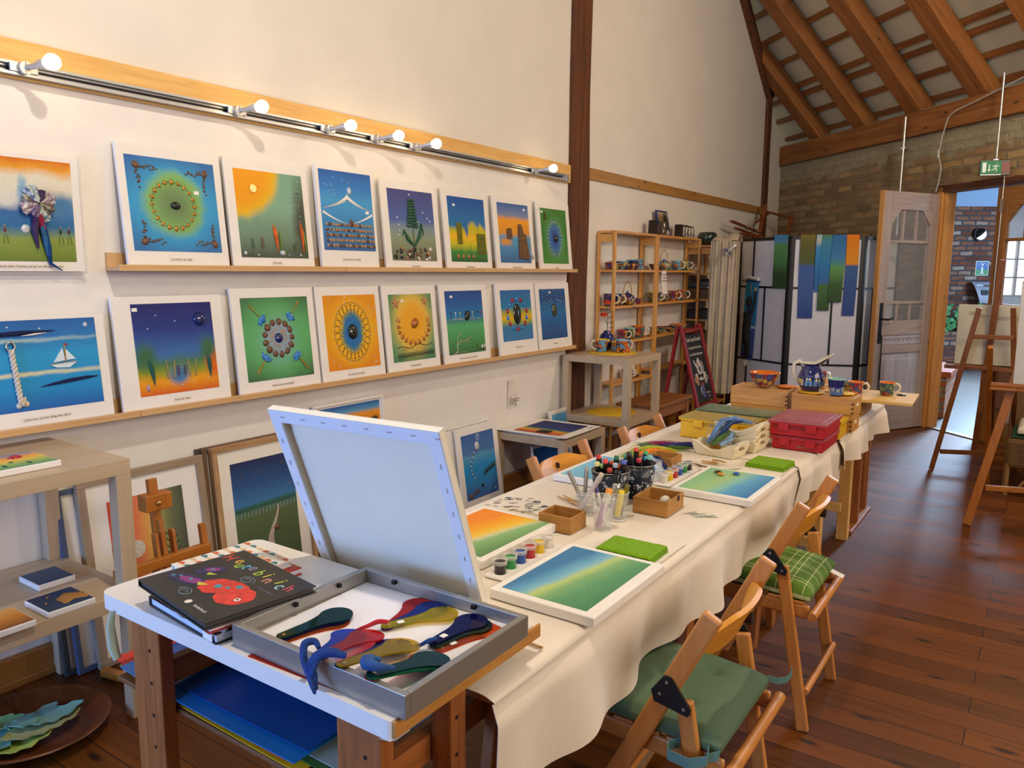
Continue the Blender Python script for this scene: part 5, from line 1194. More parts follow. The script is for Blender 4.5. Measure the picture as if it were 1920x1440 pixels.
def towel(label, x, y, wx, wy, h, rz):
    T = thing('towel', label, 'towel', (x, y, ZC+.0015), rz=rz, group='folded green towels')
    for k in range(3):
        z = h*k/3
        def f(a, q, z=z, k=k):
            e = min(a, 1-a, q, 1-q)*18; e = min(1, e); band = -.0012*max(0, 1-abs(a-.30)/.03)-.0012*max(0, 1-abs(a-.42)/.02)
            return ((a-.5)*wx*(1-.015*k), (q-.5)*wy*(1-.02*k), z+h/3*(.35+.65*sqrt(e))+.0010*noise.noise(Vector((a*22, q*22, k)))+(band if k == 2 else 0))
        B(tm).sheet(f, 44, 34, h/3.2).ob('folded_layer', T)
towel('folded lime green terry towel on the cream paper, nearer one', 2.104, 1.905, .168, .125, .021, .02)
towel('folded lime green terry towel beyond the nugget canvas, farther one', 2.130, 3.128, .155, .150, .021, -.04)

def openbox(label, x, y, wx, wy, h, t=.006, rz=0, slot=False):
    T = thing('wooden_box', label, 'wooden box', (x, y, ZC), rz=rz, group='small open wooden boxes'); m = wood('box_pine', '#b98a4e', '#93652f', 'x', 1.5, .5)
    B(m).box(-wx/2, wx/2, -wy/2, -wy/2+t, 0, h).box(-wx/2, wx/2, wy/2-t, wy/2, 0, h).box(-wx/2, -wx/2+t, -wy/2+t, wy/2-t, 0, h).box(wx/2-t, wx/2, -wy/2+t, wy/2-t, 0, h).ob('box_walls', T, bevel=.001)
    B(wood('box_floor', '#a97c44', '#86602f', 'y', 1.5, .6)).box(-wx/2+t, wx/2-t, -wy/2+t, wy/2-t, .002, .006).ob('box_floor', T)
    if slot: B(mat('peg_hole', '#1a100a', .9)).box(wx/2-.0005, wx/2+.0006, wy*.1, wy*.22, h-.018, h).ob('thumb_slot', T)
    return T
openbox('empty open wooden box beside the ink drawing', 1.832, 1.985, .112, .098, .050, rz=.02)
openbox('open wooden box with a white egg, in the middle of the table', 1.998, 2.325, .120, .142, .052, rz=.02, slot=True)
openbox('open wooden box half under the orange and green wool', 1.778, 2.875, .108, .112, .048, rz=.02)
T = thing('white_egg', 'small white egg lying in the open wooden box', 'egg', (2.010, 2.352, ZC+.0065)); B(mat('eggshell', '#d8d0c4', .4)).ball((0, 0, .018), (.018, .022, .018), 16).ob('egg', T)
for i, (x, y) in enumerate(((1.80, 2.86), (1.815, 2.875))):
    T = thing('pebble', ['tiny pale pebble in the box by the wool', 'tiny sand coloured pebble in the box by the wool'][i], 'pebble', (x, y, ZC+.0065), group='pebbles in the wooden box'); B((pale_stone, shell)[i]).ball((0, 0, .005), (.008, .006, .005), 8, .2).ob('pebble', T)

glassm = mat('thin_glass', '#e9eef0', .03, alpha=.16, var=0, coat=.5)
def glass(name, label, x, y, prof, cat='glass', grp=None, rim=None, rings=()):
    T = thing(name, label, cat, (x, y, ZC), group=grp)
    B(glassm).lathe(prof, 28).ob('glass_body', T)
    top = max(prof, key=lambda p: p[1]); g2 = mat('glass_rim', '#f2f6f6', .05, alpha=.55, var=0)
    b = B(g2).tube([(top[0]*cos(a), top[0]*sin(a), top[1]) for a in [k*pi/14 for k in range(29)]], .0011, 6, False).tube([(prof[1][0]*.96*cos(a), prof[1][0]*.96*sin(a), .003) for a in [k*pi/14 for k in range(29)]], .0022, 6, False)
    for z, r_ in rings: b.tube([(r_*cos(a), r_*sin(a), z) for a in [k*pi/14 for k in range(29)]], .0012, 6, False)
    b.ob('glass_rim', T); return T
GG = 'glasses and jars holding pens'
glass('drinking_glass', 'ribbed drinking glass holding a pastel marker, nearest of the glasses', 1.945, 2.035, [(0, .001), (.0255, .001), (.027, .008), (.0335, .105), (.0325, .105), (.025, .010), (0, .008)], grp=GG)
glass('drinking_glass', 'drinking glass holding a yellow tube beside the flowered bucket', 1.935, 2.155, [(0, .001), (.027, .001), (.0285, .008), (.034, .090), (.033, .090), (.026, .010), (0, .008)], grp=GG)
glass('glass_jar', 'small glass jar holding silver pens beside the wooden box', 1.822, 2.140, [(0, .001), (.026, .001), (.030, .006), (.030, .055), (.025, .064), (.025, .076), (.024, .076), (.024, .064), (.029, .054), (.029, .007), (0, .005)], 'jar', GG, rings=((.068, .026),))
glass('glass_jar', 'empty glass screw jar between the flowered bucket and the paint pots', 1.838, 2.635, [(0, .001), (.034, .001), (.038, .008), (.038, .056), (.031, .066), (.031, .078), (.030, .078), (.030, .066), (.037, .055), (.037, .009), (0, .005)], 'jar', rings=((.070, .032), (.064, .032), (.05, .038)))
# flowered tin buckets
def bucket(label, x, y):
    T = thing('tin_bucket', label, 'bucket', (x, y, ZC), group='navy flowered tin buckets')
    navy = mat('navy_enamel', '#1a2433', .35, var=.05); wf = mat('flower_white', '#c9cdd6', .5); H = .118; r0, r1 = .048, .066
    B(navy).lathe([(0, 0), (r0, 0), (r1, H), (r1-.0012, H), (r0-.0012, .002), (0, .002)], 40).ob('bucket_body', T)
    B(steel).tube([(r1*cos(a), r1*sin(a), H) for a in [k*pi/20 for k in range(41)]], .0018, 6, False).ob('rolled_rim', T)
    fb = B(wf); rq = random.Random(int(x*1000+y*100))
    def on(a, z, d=.0006): rr2 = r0+(r1-r0)*z/H+d; return Vector((rr2*cos(a), rr2*sin(a), z))
    def petal(a, z, ra, rz_, th):
        N = 8; R = r0+(r1-r0)*z/H; vs = []
        for k in range(N):
            t = 2*pi*k/N; lx, lz = ra*cos(t), rz_*sin(t); ux = lx*cos(th)-lz*sin(th); uz = lx*sin(th)+lz*cos(th)
            vs.append(on(a+ux/R, min(H-.003, max(.002, z+uz))))
        fb.add(vs, [tuple(range(N))])
    for i in range(9):
        for j in range(4):
            a = 2*pi*(i+.5*(j % 2))/9+rq.uniform(-.1, .1); z = .016+j*.028+rq.uniform(-.004, .004); s_ = rq.uniform(.8, 1.15)
            if (i+j) % 3 != 1:
                for k in range(5):
                    t = 2*pi*k/5+rq.random(); R = r0+(r1-r0)*z/H; petal(a+.0052*s_*cos(t)/R, z+.0052*s_*sin(t), .0042*s_, .0030*s_, t)
            for k in range(6):
                t = rq.random()*2*pi; R = r0; petal(a+.0125*cos(t)/R, min(.112, max(.005, z+.0125*sin(t))), .0034, .0015, t+1)
    tag(fb.ob('flower_pattern', T), kind='stuff'); return T
bucket('navy flowered tin bucket of markers, the nearer one', 1.838, 2.290)
bucket('navy flowered tin bucket of markers, the farther one beside the empty jar', 1.868, 2.432)
blackp = mat('marker_black', '#17171a', .3)
def marker(label, base, tip, c, grp, L=None, r=.0085, body=None, cap=None, capL=.012):
    b_, t_ = Vector(base), Vector(tip); d = (t_-b_).normalized()
    T = thing('marker_pen', label, 'marker', base, group=grp); L = (t_-b_).length
    B(body or blackp).tube([(0, 0, 0), d*(L-.004-capL)], r, 10).ob('barrel', T)
    B(blackp if body is None else cap).tube([d*(L-.045), d*(L-capL-.001)], r*1.12, 10).ob('cap', T)
    B(mat('cap_'+c[1:], c, .35)).tube([d*(L-capL-.001), d*(L-.001), d*L], [r*1.08, r*1.05, r*.7], 10).ob('cap_end', T)
caps1 = [('#d8402c', 'red'), ('#2c50b8', 'royal blue'), ('#2c7048', 'dark green'), ('#e85c28', 'orange'), ('#2a8cb8', 'turquoise'), ('#d03a2c', 'scarlet'), ('#a8d080', 'pale green'), ('#e8e090', 'cream yellow'), ('#e04848', 'coral'), ('#b8402c', 'brick red'), ('#a8b8c8', 'grey blue'), ('#5a6ac0', 'lavender blue')]
for k, (c, nm) in enumerate(caps1):
    a = 2*pi*k/12+.3; R = .040 if k % 2 else .022
    marker('black marker with a %s cap end in the nearer flowered bucket' % nm, (1.838+.026*cos(a)*(.5 if not k % 2 else 1), 2.290+.026*sin(a)*(.5 if not k % 2 else 1), ZC+.004), (1.838+(R+.012)*cos(a+.1), 2.290+(R+.012)*sin(a+.1), ZC+.136+.012*(k % 3)), c, 'markers in the nearer flowered bucket')
caps2 = [('#38a0d0', 'sky blue'), ('#58b070', 'leaf green'), ('#d84838', 'tomato red'), ('#48a890', 'sea green'), ('#e87038', 'tangerine'), ('#3c3c44', 'charcoal'), ('#c83848', 'crimson'), ('#78c0b0', 'mint')]
for k, (c, nm) in enumerate(caps2):
    a = 2*pi*k/8+.5; R = .038 if k % 2 else .020
    marker('black marker with a %s cap end in the farther flowered bucket' % nm, (1.868+.028*cos(a)*(.4 if not k % 2 else 1), 2.432+.028*sin(a)*(.4 if not k % 2 else 1), ZC+.004), (1.868+(R+.012)*cos(a+.1), 2.432+(R+.012)*sin(a+.1), ZC+.140+.012*(k % 3)), c, 'markers in the farther flowered bucket')
silv = mat('silver_pen', '#a8a6a2', .3, .6); lilac = mat('lilac_label', '#b58ab0', .4)
marker('silver pen leaning left in the small jar', (1.830, 2.145, ZC+.008), (1.778, 2.112, ZC+.140), '#8a8884', 'pens in the small jar', r=.0065, body=silv, cap=silv)
marker('silver pen standing upright in the small jar', (1.815, 2.150, ZC+.008), (1.812, 2.170, ZC+.148), '#a0a0a0', 'pens in the small jar', r=.0065, body=silv, cap=silv)
marker('pale paint marker with printed label leaning right in the small jar', (1.808, 2.125, ZC+.008), (1.872, 2.165, ZC+.138), '#c8c0a8', 'pens in the small jar', r=.0075, body=mat('pale_barrel', '#c8bcc0', .35), cap=mat('pale_barrel', '#c8bcc0', .35))
marker('pastel lilac marker with an orange cap in the nearest glass', (1.936, 2.022, ZC+.012), (1.958, 2.052, ZC+.128), '#e8983a', 'pens in the nearest glass', r=.0105, body=lilac, cap=mat('label_cream', '#d8d4c0', .4), capL=.016)
marker('thin violet pen in the nearest glass', (1.95, 2.045, ZC+.012), (1.925, 2.03, ZC+.128), '#4a3a8c', 'pens in the nearest glass', r=.004, body=white_board, cap=white_board)
marker('thin white pen in the nearest glass', (1.942, 2.03, ZC+.012), (1.968, 2.022, ZC+.122), '#d8d0c0', 'pens in the nearest glass', r=.004, body=white_board, cap=white_board)
marker('bright yellow paint tube in the glass by the bucket', (1.935, 2.150, ZC+.012), (1.945, 2.160, ZC+.095), '#e8d030', 'pens in the glass by the bucket', r=.0095, body=mat('yellow_tube', '#e0c820', .4), cap=mat('yellow_tube', '#e0c820', .4))
marker('olive paint tube in the glass by the bucket', (1.938, 2.165, ZC+.012), (1.955, 2.178, ZC+.112), '#6c6420', 'pens in the glass by the bucket', r=.008, body=mat('olive_tube', '#7c7020', .4), cap=mat('olive_tube', '#7c7020', .4))
T = thing('glue_bottle', 'small black bottle with a gold label in front of the flowered bucket', 'bottle', (1.905, 2.205, ZC))
B(blackp).lathe([(0, 0), (.014, 0), (.014, .100), (.010, .110), (.010, .114), (.012, .115), (.012, .140), (.009, .143), (0, .143)], 20).ob('bottle_body', T); B(mat('gold_foil_label', '#d0a040', .3, .5)).lathe([(.0144, .045), (.0144, .095)], 20).ob('label', T)
T = thing('glue_bottle', 'round silver capped bottle in the glass by the bucket', 'bottle', (1.925, 2.16, ZC+.014))
B(steel).lathe([(0, .06), (.012, .06), (.015, .085), (.012, .098), (.006, .102), (0, .102)], 20).m(blackp).lathe([(.007, .102), (.007, .125), (0, .126)], 16).m(mat('pale_barrel', '#c8bcc0')).lathe([(0, 0), (.008, 0), (.010, .06)], 16).ob('bottle_body', T)
for i, (p0, p1) in enumerate((((1.665, 2.27), (1.80, 2.20)), ((1.655, 2.25), (1.79, 2.185)), ((1.675, 2.235), (1.81, 2.195)), ((1.70, 2.22), (1.80, 2.225)))):
    T = thing('wooden_brush', ['slender wooden brush lying behind the small jar, farthest', 'slender wooden brush lying behind the small jar, second', 'wooden modelling stick lying behind the small jar', 'dark tipped stick crossing the brushes behind the small jar'][i], 'brush', (p0[0], p0[1], ZC+.003+.006*(i == 3)), group='sticks and brushes behind the jar')
    B(wood('stick_beech', '#cfa36a', '#b0844c', 'x', 2, .5)).tube([(0, 0, .001), ((p1[0]-p0[0])*.7, (p1[1]-p0[1])*.7, .002), (p1[0]-p0[0], p1[1]-p0[1], .001)], [.0022, .0038, .0018], 6).ob('stick', T)
T = thing('wooden_stick', 'short pale wooden stick poking out beside the near end of the cloth', 'stick', (2.135, 1.298, ZC))
B(wood('stick_beech', '#cfa36a', '#b0844c', 'x', 2, .5)).tube([(0, 0, .003), (.062, -.006, .003)], .003, 8).ob('stick', T)

# palette with clothes pegs
T = thing('palette', 'white oval mixing palette with pegs lying on it', 'palette', (1.955, 3.005, ZC+.0012))
def ov(a, q):
    r_ = q; return (.095*r_*cos(2*pi*a), .062*r_*sin(2*pi*a), .003+.006*max(0, r_-.8)*5*.5-.0015*(abs(sin(4*pi*a*1.5)) > .5)*(.4 < r_ < .75))
B(mat('palette_white', '#e6dccb', .35)).sheet(ov, 36, 8, .002).ob('palette_dish', T)
pegw = wood('peg_beech', '#d0a870', '#b48a50', 'x', 2, .6)
for i, (x, y, a, z) in enumerate(((1.935, 3.03, 2.2, .012), (1.95, 3.00, 1.9, .016), (1.965, 3.01, 2.6, .020), (1.925, 2.99, .4, .012))):
    T = thing('clothes_peg', ['wooden clothes peg on the palette, farthest', 'wooden clothes peg on the palette, nearest', 'wooden clothes peg crossing the others on the palette', 'wooden clothes peg at the palette rim'][i], 'clothes peg', (x, y, ZC+z), rz=a, group='clothes pegs on the palette')
    B(pegw).beam((-.03, -.003, 0), (.03, -.001, .0), .006, .004).beam((-.03, .007, .006), (.03, .001, .0), .006, .004).ob('peg', T, bevel=.001); B(steel).tube([(0, -.004, .001), (0, .006, .001)], .003, 8).ob('spring', T)

# cream wavy trays
tray_m = mat('cream_wood', '#e6dab8', .6, var=.03)
def tray(label, x, y, z, wx, wy, h, rz=0):
    T = thing('wavy_tray', label, 'tray', (x, y, z), rz=rz, group='cream wavy edged trays')
    def side(L, horizontal, s, hole):
        def f(a, q):
            wv = h*(.72+.28*cos(2*pi*a*1.0+pi)*(-1 if not hole else -1)) if not hole else h*(.72+.28*sin(pi*a)**2)
            zz = q*wv; out = .016*q
            return ((a-.5)*(L+2*out), s*((wy if horizontal else wx)/2+out), zz) if horizontal else (s*(wx/2+out), (a-.5)*(L+2*out), zz)
        return f
    for s_, th in ((-1, .006), (1, -.006)):
        B(tray_m).sheet(side(wx, True, s_, False), 20, 3, th).ob('tray_side', T); B(tray_m).sheet(side(wy, False, s_, True), 16, 3, -th).ob('tray_end', T)
    B(mat('handle_hole', '#8a7a5a', .9)).tube([(wx/2+.0125, -.016, h*.62), (wx/2+.0125, .016, h*.62)], .006, 8).ob('hand_hole', T)
    B(tray_m).box(-wx/2, wx/2, -wy/2, wy/2, 0, .006).ob('tray_floor', T, bevel=.001)
    return T
tray('cream wavy edged tray holding blue and green wool, standing alone', 1.893, 3.215, ZC, .165, .115, .062, -.12)
for k in range(3): tray(['cream wavy edged tray, lowest of the stack of three', 'cream wavy edged tray, middle of the stack of three', 'cream wavy edged tray, topmost of the stack of three'][k], 1.930, 3.385, ZC+.002+.030*k, .160, .150, .060, -.06)
T = thing('glass_nugget', 'amber glass nugget lying in the topmost stacked tray', 'glass nugget', (1.985, 3.35, ZC+.071), group='glass nuggets on the canvas'); B(mat('nugget_amber', '#d8921a', .1)).ball((0, 0, .006), (.013, .011, .006), 12).ob('nugget', T)
openbox('small dark wooden box between the stacked trays and the wool tray', 1.84, 3.30, .07, .05, .045, rz=-.1)

# felting wool in loose strands: many hair thin tubes, nobody could count them
def wool(label, paths, cols, r=.0009, n=26, spread=.014, seed=1):
    T = thing('felting_wool', label, 'wool', paths[0][0], group='loose felting wool on the table'); rw = random.Random(seed); o = Vector(paths[0][0])
    for path, c in zip(paths, cols):
        b = B(mat('fleece_'+c[1:], c, 1, var=.15, nscale=50)); P = [Vector(p)-o for p in path]
        b.tube(P, [spread*.25]+[spread*.55]*(len(P)-2)+[spread*.2], 8, flat=1)
        for k in range(n):
            off = Vector((rw.gauss(0, 1), rw.gauss(0, 1), abs(rw.gauss(0, .6))))*spread*.5; w2 = Vector((rw.gauss(0, 1), rw.gauss(0, 1), 0))*spread*.5
            pts = [p+off*(.6+.4*sin(i*1.3+k))+w2*sin(i*.9+k) for i, p in enumerate(P)]
            pts[-1] = pts[-1]+w2*1.2; b.tube(pts, [r*.4]+[r]*(len(P)-2)+[r*.3], 4, False)
        tag(b.ob('fleece_strand', T), kind='stuff')
ZW = ZC+.012
wool('lime and orange felting wool spread before the wooden box', [[(1.60, 2.90, ZW), (1.60, 2.99, ZW+.006), (1.64, 3.04, ZW+.01), (1.69, 3.06, ZW+.01), (1.74, 3.10, ZW)], [(1.63, 2.93, ZW), (1.655, 2.96, ZW+.01), (1.68, 3.00, ZW+.012), (1.73, 3.06, ZW)], [(1.61, 2.84, ZW), (1.60, 2.92, ZW), (1.64, 3.0, ZW)]], ['#a8b03c', '#dc7a1c', '#8cae4c'], n=30, spread=.026, seed=2)
wool('magenta, navy and green felting wool in a long strand', [[(1.56, 3.12, ZW), (1.60, 3.16, ZW+.004), (1.66, 3.19, ZW+.006), (1.73, 3.24, ZW)], [(1.62, 3.13, ZW), (1.68, 3.17, ZW+.006), (1.74, 3.24, ZW+.004), (1.79, 3.30, ZW)], [(1.66, 3.10, ZW), (1.70, 3.14, ZW+.004), (1.76, 3.20, ZW)], [(1.57, 3.10, ZW), (1.585, 3.12, ZW+.004), (1.61, 3.13, ZW)]], ['#8c2450', '#2c2c6c', '#4c6c34', '#2c5a50'], n=28, spread=.022, seed=3)
wool('blue and navy felting wool trailing from the wooden box', [[(1.72, 2.80, ZC+.05), (1.765, 2.775, ZC+.055), (1.80, 2.74, ZW+.016), (1.85, 2.73, ZW)], [(1.74, 2.80, ZC+.05), (1.785, 2.79, ZC+.05), (1.83, 2.765, ZW+.012), (1.87, 2.765, ZW)], [(1.73, 2.79, ZC+.05), (1.76, 2.77, ZC+.05), (1.79, 2.75, ZW+.01)]], ['#7ca0c8', '#1e2c58', '#8c3040'], n=16, spread=.020, seed=4)
wool('long blue and green felting wool rising from the tray over the stack', [[(1.84, 3.20, ZC+.045), (1.855, 3.26, ZC+.10), (1.86, 3.33, ZC+.125), (1.89, 3.38, ZC+.13), (1.96, 3.42, ZC+.11)], [(1.86, 3.20, ZC+.045), (1.885, 3.26, ZC+.09), (1.89, 3.33, ZC+.12), (1.93, 3.38, ZC+.12)], [(1.86, 3.19, ZC+.04), (1.885, 3.22, ZC+.065), (1.90, 3.29, ZC+.09)], [(1.90, 3.19, ZC+.045), (1.92, 3.25, ZC+.06), (1.91, 3.32, ZC+.09)]], ['#6c90c0', '#24386c', '#4f7230', '#86a8cc'], n=22, spread=.022, seed=5)

# lidded plastic boxes
def pbox(label, x0, x1, y0, y1, z0, z1, c, lid, letters, labelc='#7a4a2c'):
    T = thing('storage_box', label, 'storage box', ((x0+x1)/2, (y0+y1)/2, z0), group='lidded plastic storage boxes'); hx, hy, h = (x1-x0)/2, (y1-y0)/2, z1-z0; m = mat('box_'+c[1:], c, .35, var=.02)
    B(m).box(-hx+.008, hx-.008, -hy+.008, hy-.008, 0, h-.014).box(-hx, hx, -hy, hy, h-.020, h-.010).ob('box_body', T, bevel=.004)
    lm = mat('lid_'+lid[1:], lid, .3, var=.04)
    B(lm).box(-hx, hx, -hy, hy, h-.010, h-.003).box(-hx+.02, hx-.02, -hy+.02, hy-.02, h-.003, h).ob('box_lid', T, bevel=.002)
    for x in (-hx*.45, hx*.5): B(m).box(x-.022, x+.022, -hy-.003, -hy+.002, h-.045, h-.012).ob('lid_clip', T, bevel=.001)
    B(mat('label_'+labelc[1:], labelc, .6)).box(.0, .055, -hy+.0065, -hy+.008, .012, h-.042).ob('paper_label', T)
    if letters: text('marker_writing', letters, T, (-.01, -hy-.0008, h-.030 if h > .06 else h-.02), .017, ink, rot=(pi/2, 0, 0), ext=.0002)
    return T
pbox('yellow plastic box with clear lid, front box of the pair', 1.602, 1.955, 3.445, 3.625, ZC+.001, .842, '#e8b414', '#b09a50', 'kleine Glasnuggets')
pbox('yellow plastic box under the glass sheet, behind the front box', 1.602, 1.975, 3.645, 3.835, ZC+.002, .842, '#e0b020', '#b8a468', '')
T = thing('glass_sheet', 'greenish sheet of glass lying on the rear yellow box', 'glass sheet', (1.80, 3.74, .8435)); B(mat('green_glass_sheet', '#6f8c74', .1, alpha=.75, var=.02)).box(-.19, .19, -.10, .10, 0, .005).ob('sheet', T, bevel=.0008)
pbox('red plastic box, lower of the two red boxes', 2.030, 2.262, 3.46, 3.76, ZC+.003, .806, '#b01820', '#a03040', '', '#8a5030')
pbox('red plastic box with a clear lid, upper of the two red boxes', 2.022, 2.268, 3.448, 3.768, .8065, .876, '#b4161e', '#a86068', 'Perlen + bunte Glassteine', '#b4161e')
pbox('yellow plastic box behind the red boxes', 2.05, 2.262, 3.79, 3.955, ZC+.004, .835, '#e0b020', '#d0a828', '')

# dovetailed wooden crates
crw = wood('crate_pine', '#cf9f58', '#b07c3c', 'x', 1.2, .5, True); crd = mat('joint_dark', '#5c3a18', .8)
def crate(label, x0, x1, y0, y1, z0, z1):
    T = thing('wooden_crate', label, 'crate', ((x0+x1)/2, (y0+y1)/2, z0), group='dovetailed wooden crates'); hx, hy, h = (x1-x0)/2, (y1-y0)/2, z1-z0; t = .012
    B(crw).box(-hx, hx, -hy, -hy+t, 0, h).box(-hx, hx, hy-t, hy, 0, h).box(-hx, -hx+t, -hy+t, hy-t, 0, h).box(hx-t, hx, -hy+t, hy-t, 0, h).ob('crate_walls', T, bevel=.002)
    B(crw).box(-hx+t, hx-t, -hy+t, hy-t, h-.016, h-.006).ob('crate_floor', T)
    jb = B(crd)
    for k in range(int(h/.022)): z = .008+.022*k; jb.box(hx-.013, hx+.0006, -hy-.0006, -hy+.0006, z, z+.008).box(hx-.0006, hx+.0006, -hy-.0006, -hy+.013, z+.010, z+.016)
    jb.ob('finger_joint', T); B(mat('hole_pale', '#e8dcc0', .8)).box(hx-.001, hx+.0007, -.025, .025, h*.45, h*.62).ob('hand_hole', T, bevel=.0002)
ZD = ZC+.006
crate('pine crate under the flowered bowl, lower one', 1.655, 1.948, 4.03, 4.23, ZD, .832); crate('pine crate under the flowered bowl, upper one', 1.652, 1.950, 4.028, 4.232, .8325, .918)
crate('pine crate under the blue jug, lower one', 1.984, 2.270, 3.985, 4.16, ZD, .832); crate('pine crate under the blue jug, upper one', 1.980, 2.274, 3.982, 4.163, .8325, .918)
crate('pine crate carrying the pale board, behind the others', 1.95, 2.22, 4.50, 4.80, ZD, .832)
T = thing('pale_board', 'pale wooden board jutting out past the table end, mugs on it', 'board', (2.16, 4.64, .8325), rz=.04); B(wood('spruce_board', '#e2c183', '#cfa864', 'x', .8, .6)).box(-.34, .30, -.20, .20, 0, .016).ob('board', T, bevel=.002)

# ================================================================== FOLDING CHAIRS
cwz = wood('chair_beech', '#cd8f52', '#b87a40', 'z', 1, .42); cwy = wood('chair_beech', '#cd8f52', '#b87a40', 'y', 1, .42)
cbk = wood('chair_back_beech', '#dc9c3c', '#c88a2c', 'y', .8, .5)
blk = mat('black_bracket', '#141416', .35)
def chair(label, loc, rz=0, mir=False, grp='folding beech chairs around the tables'):
    """local frame: front towards -x, width along y; side frames of a long leg and a short hinged leg"""
    T = thing('folding_chair', label, 'chair', loc, rz=rz, group=grp); W = .205
    top = Vector((.005, 0, .775)); ft = Vector((-.375, 0, .0)); d = (top-ft).normalized()
    for s in (-1, 1):
        y = s*W; B(cwz).beam((ft.x, y, 0), (top.x, y, top.z), .022, .046, (0, 0, 1)).ob('long_leg', T, bevel=.006, seg=3)
        q = top-d*.235; y2 = s*(W-.002)
        B(cwz).beam((.045, y2, .0), (q.x+.045, y2, q.z-.005), .020, .040, (1, 0, 0)).ob('rear_leg', T, bevel=.006, seg=3)
        b = B(blk); b.T = Matrix.Translation((0, y+s*.013, 0)) @ Matrix.Rotation(pi/2, 4, 'X')
        b.prism([(q.x-.030, q.z+.005), (q.x+.0, q.z+.048), (q.x+.018, q.z+.046), (q.x+.066, q.z-.018), (q.x+.060, q.z-.034), (q.x-.022, q.z-.020)], -.004, .004)
        br = b.ob('hinge_bracket', T, bevel=.003)
        B(steel).tube([(q.x-.008, y+s*.016, q.z+.002), (q.x-.008, y+s*.019, q.z+.002)], .004, 8).tube([(q.x+.008, y+s*.016, q.z+.034), (q.x+.008, y+s*.019, q.z+.034)], .004, 8).tube([(q.x+.05, y+s*.016, q.z-.018), (q.x+.05, y+s*.019, q.z-.018)], .004, 8).ob('rivets', br)
        B(cwz).beam((-.40, s*(W-.028), .425), (.035, s*(W-.028), .405), .020, .046).ob('seat_rail', T, bevel=.006)
        B(blk).tube([(ft.x+d.x*.36, y+s*.010, d.z*.36), (ft.x+d.x*.36, y+s*.014, d.z*.36)], .008, 12).ob('bolt_cap', T)
    c0 = top-d*.03
    def bk(a, q):
        u = (a-.5)*2; y = u*(W-.010); h = .105*(1-.50*max(0, abs(u)-.45)**2/.3); bow = .042*(1-u*u)
        p = c0-d*(q*h+.028*max(0, abs(u)-.5)*(1-q)*2+.01)
        return (p.x+bow+.004, y, p.z-.006)
    b = B(cbk); b.sheet(bk, 22, 6, -.013); back = b.ob('backrest', T)
    bh = B(mat('finger_hole', '#2a1a0c', .8)); hp = c0-d*.055
    bh.tube([(hp.x+.030, 0, hp.z), (hp.x+.0625, 0, hp.z)], .012, 14, flat=1.3); bh.ob('finger_hole', back)
    for k in range(6):
        x = -.375+.068*k; B(cwy).box(x, x+.052, -W+.018, W-.018, .445-.018*(x+.4)/.4, .457-.018*(x+.4)/.4).ob('seat_slat', T, bevel=.003)
    B(cwy).tube([(.052, -W-.005, .405), (.052, W+.005, .405)], .015, 12).ob('rear_rod', T)
    B(cwy).tube([(.045, -W, .14), (.045, W, .14)], .011, 10).ob('foot_rod', T)
    B(cwy).tube([(-.30, -W, .15), (-.30, W, .15)], .011, 10).ob('foot_rod', T)
    return T
CH = chair('folding beech chair with the green pad and ties, nearest to the camera', (2.455, 1.78, 0))
dup(CH, (2.405, 2.745, 0), 0, 'folding beech chair with the green checked cushion')
dup(CH, (1.350, 2.76, 0), pi, 'folding beech chair across the long table, behind the pale blue canvas')
dup(CH, (1.365, 3.53, 0), pi, 'folding beech chair across the long table, beside the yellow boxes')

def pad(name, label, loc, wx, wy, h, m, group=None, tuft=True, rz=0, tilt=.045):
    T = thing(name, label, 'cushion', loc, group=group, rot=(0, tilt, rz))
    def f(a, q):
        u, v = (a-.5)*2, (q-.5)*2; e = (1-abs(u)**8)*(1-abs(v)**8); z = h*(.45+.55*max(0, e)**.5)
        if tuft:
            for cx, cy in ((-.45, -.45), (.45, -.45), (-.45, .45), (.45, .45), (0, 0)): z -= h*.42*math.exp(-((u-cx)**2+(v-cy)**2)/.012)
            z += .004*noise.noise(Vector((u*3, v*3, loc[1])))
        else: z += h*.35*(1-u*u)*(1-v*v)
        return (u*wx/2, v*wy/2, z)
    def g(a, q): p = f(a, q); return (p[0], p[1], .004)
    b = B(m); b.sheet(f, 36, 36); b.sheet(lambda a, q: g(1-a, q), 4, 4)
    n = 36; pts = [(i/n, 0) for i in range(n)]+[(1, i/n) for i in range(n)]+[(1-i/n, 1) for i in range(n)]+[(0, 1-i/n) for i in range(n)]
    b.add([f(*p) for p in pts]+[(f(*p)[0]*1.01, f(*p)[1]*1.01, h*.30) for p in pts]+[g(*p) for p in pts], [(k*len(pts)+(i+1) % len(pts), k*len(pts)+i, (k+1)*len(pts)+i, (k+1)*len(pts)+(i+1) % len(pts)) for i in range(len(pts)) for k in (0, 1)], True)
    b.ob('cushion_pad', T); return T
greenc = mat('sage_green_canvas', '#52694f', .95, var=.06, bump=.25, bscale=300)
T = pad('seat_cushion', 'sage green tufted seat pad with fabric ties on the nearest chair', (2.268, 1.775, .452), .43, .372, .050, greenc, 'seat cushions', True)
def ribbon(pts, wdt, T, nm='tie_ribbon'):
    b = B(mat('teal_ribbon', '#5c8682', .9, var=.08)); P = [Vector(p) for p in pts]
    b.sheet(lambda a, q: (lambda i, t: P[i].lerp(P[min(i+1, len(P)-1)], t)+Vector((0, 0, wdt*(q-.5))))(min(len(P)-2, int(a*(len(P)-1))), a*(len(P)-1)-min(len(P)-2, int(a*(len(P)-1)))), 6*len(P), 2, .0015); return b.ob(nm, T)
ribbon([(.19, .175, .015), (.215, .190, .018), (.235, .205, .010), (.252, .222, .014), (.260, .236, .028), (.256, .240, .036)], .018, T)
